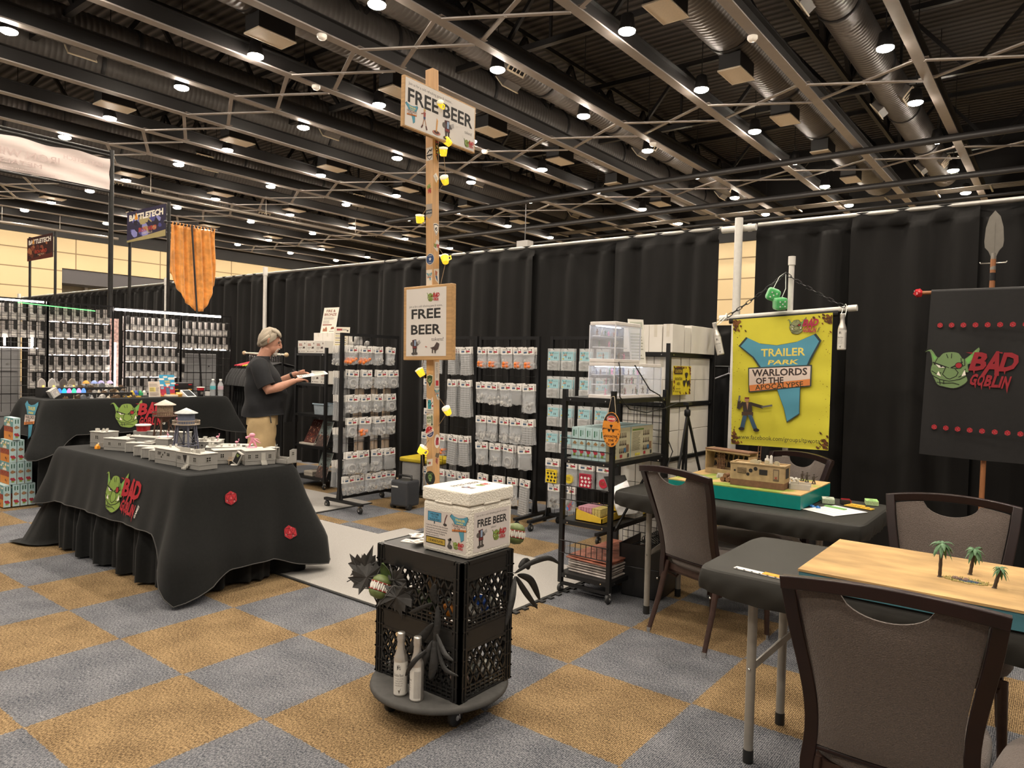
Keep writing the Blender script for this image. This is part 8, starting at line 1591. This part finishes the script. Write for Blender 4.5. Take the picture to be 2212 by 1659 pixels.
rw = thing('model_ruin', 'ruined tan and grey model building with an open wall behind the tan trailer', 'model house', (3.52, 2.70, BZ), math.radians(-14)); b = MB(); b.box(-.16, -.05, 0, .16, .05, .03).box(-.16, .03, .03, .16, .04, .15).box(.152, -.05, .03, .16, .04, .13).box(-.16, -.05, .03, -.152, .04, .16).box(-.16, -.052, .14, .16, -.046, .155); b.build('walls', TANP, rw)
b = MB(); rr = random.Random(8)
for k in range(9): b.prism([(-.15+k*.033, .04), (-.125+k*.033, .04), (-.13+k*.033, .07), (-.145+k*.033, .075)], (0, .0295, 0), (1, 0, 0), (0, 0, 1), (0, -.002, 0))
for k in range(8): b.prism([(-.148+k*.036, .09), (-.122+k*.036, .085), (-.118+k*.036, .12), (-.14+k*.036, .125)], (0, .0295, 0), (1, 0, 0), (0, 0, 1), (0, -.002, 0))
b.build('shell_holes', HOLE, rw); b = MB()
for k in range(5): b.box(-.09+k*.012, -.02, .03, -.085+k*.012, -.015, .13)
for k in range(4): b.box(-.1, -.022, .05+k*.022, -.03, -.014, .054+k*.022)
b.build('bare_studs', BROWNP, rw); MB().box(-.16, -.054, .15, .16, .045, .158).build('roof_edge', BROWNP, rw)
ld = MB()
for s in (-.008, .008): ld.bar((s, 0, 0), (s, .02, .19), .003, .003)
for k in range(8): ld.bar((-.008, .0025*k, .02*k+.01), (.008, .0025*k, .02*k+.01), .003, .003)
tag(ld.build('model_ladder', BROWNP, loc=(3.66, 2.78, BZ)), 'small brown model ladder standing at the ruined building', 'model ladder')
for k, (x, y, lab) in enumerate(((3.925, 2.79, 'dark painted soldier miniature, leftmost of three on the teal board'), (3.96, 2.76, 'dark painted soldier miniature, middle of three on the teal board'), (4.01, 2.72, 'dark painted soldier miniature, rightmost of three on the teal board'))): b = MB(); mini(b, 0, 0, 0, .062, .4*k); tag(b.build('soldier_miniature', M('dark_uniform', (.05, .04, .035), .6, var=.5, scale=120), loc=(x, y, BZ)), lab, 'figurine', 'soldier miniatures on the teal board')
w = thing('model_barricade', 'white grey brick wall model at the right of the tan trailer', 'model wall', (3.985, 2.50, BZ), .3); b = MB(); b.box(-.05, -.07, 0, .06, -.062, .03).box(-.05, -.07, 0, -.042, .06, .032).box(-.05, .055, 0, .07, .062, .026); b.build('low_walls', GREYL, w); b = MB(); b.lathe([(.012, 0), (.012, .003), (.002, .02), (0, .045)], (.0, -.02, 0), 8); b.build('small_spire', M('dark_grey_plastic'), w)
b = MB(); rr = random.Random(5)
for k in range(16): b.ball((rr.uniform(-.03, .03), rr.uniform(-.02, .02), rr.uniform(.004, .022)), rr.uniform(.006, .011), 7, 5)
tag(b.build('rubble_pile', GREYL, loc=(3.905, 2.70, BZ)), 'pale grey rubble pile behind the brick wall model', 'model rubble')
b = MB(); b.cyl((-.02, -.02, .014), (-.02, .03, .014), .014, 12).cyl((.012, -.02, .014), (.012, .03, .014), .014, 12).cyl((-.004, -.02, .036), (-.004, .03, .036), .013, 12); tag(b.build('log_pile', M('brown_logs', (.20, .10, .05), .7, var=.4, scale=60), loc=(3.60, 2.42, BZ)), 'three brown barrels stacked left of the tan trailer', 'model barrels')
w2 = MB().box(-.06, -.004, 0, .06, .004, .028).box(-.06, -.02, 0, -.05, .004, .02).build('model_wall', GREYL, loc=(3.56, 2.53, BZ)); tag(w2, 'pale low model wall left of the barrels', 'model wall')
TT = .745
def deck(lab, x, y, n, c, top): 
    t = thing('card_deck', lab, 'card deck', (x, y, TT), .3, 'card stacks on the second table'); MB().box(-.032, -.045, 0, .032, .045, n).build('cards', M('deck_'+c, c, .7, var=.25, scale=150), t); a = Art((0, 0, n), (1, 0, 0), (0, 1, 0)); a.rect(-.03, -.043, .03, .043, top); a.rect(-.02, -.03, .02, -.02, '3a5a34'); a.disc(0, .01, .012, '5a6a4a', 10); a.build('top_card', t)
deck('stack of pale green cards at the right corner of the teal board', 4.115, 2.63, .026, 'a9b79a', 'b8bfae'); deck('stack of bright green cards near the right table end', 4.315, 2.76, .024, 'a9c08a', '93c070')
rb = thing('dice_box', 'small black box with red side behind the score sheet', 'box', (4.20, 2.655, TT), .4); MB().box(-.025, -.018, 0, .025, .018, .024).build('black_case', M('black_plastic'), rb); MB().box(.025, -.018, 0, .028, .018, .024).box(-.02, .006, .024, .025, .018, .028).build('red_side', REDT, rb)
yt = MB().box(-.075, -.022, 0, .075, .022, .004); [yt.cyl((-.05+.025*k, -.004, .004), (-.05+.025*k, -.004, .010), .010, 10) for k in range(5)]; yt.box(-.06, .014, .004, .02, .034, .010)
o = yt.build('yellow_template', M('yellow_plastic'), loc=(4.285, 2.60, TT)); o.rotation_euler = (0, 0, -.25); tag(o, 'yellow toothed game template right of the score sheet', 'game piece')
for k, (dx, dy) in enumerate(((0, 0), (.022, .01), (-.012, .022), (.03, -.012))): tag(MB().lathe([(.013, 0), (.013, .005), (.006, .006), (.006, .009), (0, .0095)], (4.09+dx, 2.42+dy, TT), 12).build('blue_token', M('blue_plastic', (.02, .16, .48), .4)), 'blue round token by the teal board corner, %s' % ['nearest', 'right one', 'left one', 'foremost'][k], 'token', 'blue tokens by the board')
ss = thing('score_sheet', 'white score sheet with ruled lines on the second table', 'paper', (4.205, 2.40, TT), -.42); MB().box(-.10, -.135, 0, .10, .135, .0012).build('paper', M('white_paper', (.78, .76, .73), .8), ss); a = Art((0, 0, .0012), (1, 0, 0), (0, 1, 0))
for k in range(5): a.rect(-.085, -.10+k*.045, .085, -.097+k*.045, '6a6866')
a.build('ruled_lines', ss)
gs_ = MB().box(-.06, -.014, 0, .06, .014, .005).build('green_gauge', M('green_plastic', (.18, .40, .12), .5), loc=(4.19, 2.48, TT+.0015)); gs_.rotation_euler = (0, 0, -.35); tag(gs_, 'green plastic gauge lying on the score sheet', 'gauge')
# ---------------------------------------------------------------- the man reading by the shelf
SKIN = M('skin', (.50, .25, .17), .55, var=.08, scale=40); HAIRM = M('grey_blond_hair', (.40, .34, .26), .6, var=.3, scale=30, stretch=(30, 30, 3), bump=.4, bscale=40); SHIRT = M('charcoal_tshirt', (.009, .0095, .012), .9, var=.25, scale=9, bump=.35, bscale=14); KHAKI = M('khaki_cotton', (.46, .33, .17), .85, var=.1, scale=10, bump=.35, bscale=18)
man = thing('person', 'man in black t-shirt and khaki shorts reading a white sheet by the shelf', 'person', (-1.42, 2.58, 0), math.radians(-34))
b = MB()
for s in (-1, 1):      # legs
    b.tube([(s*.10, 0, .92), (s*.115, .01, .74), (s*.12, .015, .52), (s*.12, -.005, .36), (s*.12, -.02, .09)], [.105, .098, .070, .062, .042], 12)
    b.tube([(s*.12, -.06, .05), (s*.125, .05, .045), (s*.13, .15, .035)], [.045, .05, .04], 8)
b.tube([(0, 0, .88), (0, .02, 1.0), (0, .035, 1.14), (0, .0, 1.30), (0, -.03, 1.40), (0, -.025, 1.46)], [.15, .155, .155, .135, .085, .06], 14)
for s in (-1, 1): b.tube([(s*.04, -.03, 1.40), (s*.17, -.025, 1.39), (s*.20, -.02, 1.385)], [.06, .06, .06], 10)
b.tube([(0, -.01, 1.44), (0, .025, 1.52), (0, .05, 1.58)], [.068, .064, .066], 12)           # neck
HR = Matrix.Rotation(-.30, 3, 'X'); hc = Vector((0, .075, 1.665))                             # head bowed a little
def hd(p): return hc+HR @ Vector(p)
b.ball(hc, .1, 16, 12, sc=(.80, 1.0, 1.12), rot=HR); b.ball(hd((0, .03, -.06)), .078, 14, 10, sc=(.85, 1.0, .95), rot=HR); b.ball(hd((0, .062, -.098)), .036, 10, 8, sc=(1.1, .9, .8), rot=HR)
b.tube([hd((0, .098, .018)), hd((0, .118, -.012)), hd((0, .124, -.03)), hd((0, .10, -.042))], [.010, .013, .016, .012], 8)
b.tube([hd((-.04, .088, .028)), hd((0, .098, .030)), hd((.04, .088, .028))], .012, 8); b.tube([hd((-.022, .100, -.066)), hd((0, .106, -.066)), hd((.022, .100, -.066))], .009, 8); b.tube([hd((-.02, .097, -.080)), hd((0, .102, -.081)), hd((.02, .097, -.080))], .009, 8)
for s in (-1, 1): b.tube([hd((s*.082, -.01, .030)), hd((s*.094, -.018, .010)), hd((s*.090, -.012, -.022)), hd((s*.080, -.002, -.034))], [.012, .016, .013, .009], 8)
# arms: right one nearer the viewer, forearms raised to hold the sheet
ARMS = {1: [(.205, -.02, 1.40), (.245, .02, 1.27), (.265, .07, 1.165), (.235, .17, 1.195), (.185, .285, 1.245), (.165, .325, 1.262)], -1: [(-.205, -.02, 1.40), (-.235, .03, 1.28), (-.25, .10, 1.19), (-.215, .21, 1.25), (-.165, .32, 1.315), (-.15, .355, 1.33)]}
for s in (1, -1): b.tube(ARMS[s], [.064, .056, .050, .046, .032, .029], 12)
def hand(s, w, palm_dir, up):
    """palm from the wrist w along palm_dir; four bent fingers under the sheet, thumb over it"""
    w, d, u = Vector(w), Vector(palm_dir).normalized(), Vector(up).normalized(); sd = d.cross(u).normalized()*s
    b.tube([w, w+d*.03, w+d*.075], [.030, .037, .034], 10, flat=.62)
    for i, (o, L) in enumerate(((-.027, .062), (-.009, .072), (.009, .068), (.026, .054))):
        p = w+d*.075+sd*o; b.tube([p-d*.02, p+d*L*.45-u*.006, p+d*L*.8-u*.022+sd*-.004, p+d*L*.85-u*.040], [.0105, .0098, .009, .0078], 7)
    p = w+d*.025-sd*.028; b.tube([p, p-sd*.022+d*.022+u*.014, p-sd*.014+d*.052+u*.022, p-sd*.008+d*.070+u*.020], [.014, .0125, .011, .009], 7)
hand(1, ARMS[1][-1], (-.25, .9, .16), (.1, -.15, 1)); hand(-1, ARMS[-1][-1], (.25, .9, .14), (-.1, -.15, 1))
body = b.build('body', SKIN, man); md = body.modifiers.new('remesh', 'REMESH'); md.mode = 'VOXEL'; md.voxel_size = .0062; md.use_smooth_shade = True; sm = body.modifiers.new('smooth', 'SMOOTH'); sm.factor = .5; sm.iterations = 4
# hair, eyes, beard
def hairf(u, v):
    a_ = 2*PI*u; t = v*PI*.5; c, s_ = math.cos(a_), math.sin(a_)
    lim = .60+.86*(1-min(1, max(0, (s_+.45)/1.15)))**.8      # front hairline, nape, temples
    ph = v*lim*1.62; r = .107+.010*math.sin(a_*9+ph*5)*math.sin(ph*2)+.006*math.sin(a_*17)
    p = Vector((.86*r*math.sin(ph)*c, 1.02*r*math.sin(ph)*s_-.004, 1.14*r*math.cos(ph)+.006)); return hd(p)
hb = MB().grid(hairf, 44, 12, closed_u=True)
[hb.tube([hd((x, -.02, .113)), hd((x*1.1+.008, .05, .103+.003*math.sin(x*90))), hd((x*1.1+.012, .086, .072))], [.010, .010, .005], 7) for x in (-.055, -.035, -.012, .012, .035, .055)]; [hb.tube([hd((sx*.088, -.02, .05)), hd((sx*.09, -.045, .0)), hd((sx*.075, -.075, -.045))], [.012, .014, .010], 7) for sx in (-1, 1)]
hb.build('hair', HAIRM, man, solid=.012)
for s in (-1, 1): MB().ball(hd((s*.034, .086, .008)), .011, 10, 8).build('eye', M('eye_dark', (.08, .06, .05), .3), man); MB().tube([hd((s*.055, .086, .030)), hd((s*.035, .098, .036)), hd((s*.016, .100, .032))], .0045, 6).build('eyebrow', HAIRM, man)
bb_ = MB().tube([hd((-.03, .105, -.054)), hd((0, .115, -.052)), hd((.03, .105, -.054))], .007, 6).ball(hd((0, .088, -.112)), .034, 10, 8, sc=(1.1, .75, .8), rot=HR).tube([hd((-.034, .098, -.06)), hd((-.036, .088, -.09)), hd((-.02, .09, -.118))], .008, 6).tube([hd((.034, .098, -.06)), hd((.036, .088, -.09)), hd((.02, .09, -.118))], .008, 6); bb_.build('beard', M('grey_beard', (.52, .47, .42), .7, var=.2), man)
# t-shirt, shorts, shoes
def ring(z, cx, cy, rx, ry, u, e=2.3):
    a_ = 2*PI*u; c, s_ = math.cos(a_), math.sin(a_); k = 1/(abs(c)**e+abs(s_)**e)**(1/e); return (cx+rx*k*c, cy+ry*k*s_, z)
TS = [(.895, 0, .02, .225, .205), (.93, 0, .025, .222, .205), (1.02, 0, .038, .218, .210), (1.12, 0, .042, .215, .208), (1.22, 0, .030, .214, .192), (1.32, 0, .008, .214, .165), (1.39, 0, -.012, .205, .135), (1.44, 0, -.018, .165, .108), (1.475, 0, -.010, .110, .092), (1.50, 0, .002, .082, .080), (1.505, 0, .002, .076, .074)]
def tsh(u, v):
    k = v*(len(TS)-1); i = min(int(k), len(TS)-2); q = k-i; z, cx, cy, rx, ry = [TS[i][j]*(1-q)+TS[i+1][j]*q for j in range(5)]; w = .008*math.sin(u*31+z*17)*max(0, 1.35-z)*2+.006*math.sin(u*13-z*29)
    p = ring(z, cx, cy, rx+w, ry+w, u); return (p[0], p[1], p[2]+(.012*math.sin(u*12.6) if v < .03 else 0))
tb_ = MB().grid(tsh, 56, 40, closed_u=True)
for s in (1, -1):
    A_ = [Vector(p) for p in ARMS[s]]; e_ = A_[1].lerp(A_[2], .62); tb_.tube([Vector((s*.13, -.018, 1.405)), A_[0]+Vector((s*.005, 0, -.005)), A_[0].lerp(A_[1], .5), A_[1], e_], [.088, .090, .088, .088, .090], 16, flat=1.0)
tb_.build('tshirt', SHIRT, man)
sh_ = MB()
for s in (-1, 1): sh_.grid(lambda u, v: ring(.93-v*.36, s*(.095+.012*v), .008, .105+.017*min(1, v*4)+.008*v+.005*math.sin(u*19+v*9), .145-.010*v+.006*math.sin(u*25+v*14), u, 2.1), 30, 14, closed_u=True)
sh_.grid(lambda u, v: ring(.80+v*.13, 0, .01, .195, .155, u), 36, 4, closed_u=True); shorts = sh_.build('shorts', KHAKI, man)
MB().tube([(.205, .09, .90), (.222, .095, .86), (.226, .100, .83)], .006, 6).build('belt_strap', M('black_plastic'), man)
for s in (-1, 1): MB().tube([(s*.12, -.09, .05), (s*.122, -.02, .06), (s*.127, .08, .055), (s*.13, .17, .04)], [.048, .056, .054, .038], 10).box(s*.125-.045, -.11, 0.001, s*.125+.045, .20, .02).build('shoe', M('grey_shoe', (.10, .10, .10), .7), man); MB().tube([(s*.12, -.018, .09), (s*.12, -.014, .15)], .052, 10).build('sock', M('grey_sock', (.3, .3, .3), .9), man)
wv = Vector(ARMS[-1][4]); wd = (wv-Vector(ARMS[-1][3])).normalized(); MB().tube([wv-wd*.03, wv-wd*.005], .0375, 14).build('wristwatch', M('black_plastic'), man)
sheet = thing('paper_sheet', 'large white printed sheet held by the man', 'paper', (0, 0, 0)); mw = Matrix.Translation((-1.42, 2.58, 0)) @ Matrix.Rotation(math.radians(-34), 4, 'Z')
U = mw.to_3x3() @ Vector((1, .05, -.07)).normalized(); V = mw.to_3x3() @ Vector((-.05, .95, .16)).normalized(); O = mw @ Vector((.02, .50, 1.322))
MB().prism([(-.15, -.15), (.15, -.15), (.15, .15), (-.15, .15)], O, U, V, U.cross(V)*.003).build('paper', M('white_paper'), sheet); a = Art(O+U.cross(V)*.003, U, V); inset_lines(a, -.12, .12, -.13, -.02, 6, '8a8a84', seed=2); a.rect(-.12, .02, .0, .13, 'a8aca0'); a.rect(.03, .02, .12, .13, 'b8b8b0'); a.build('print', sheet)
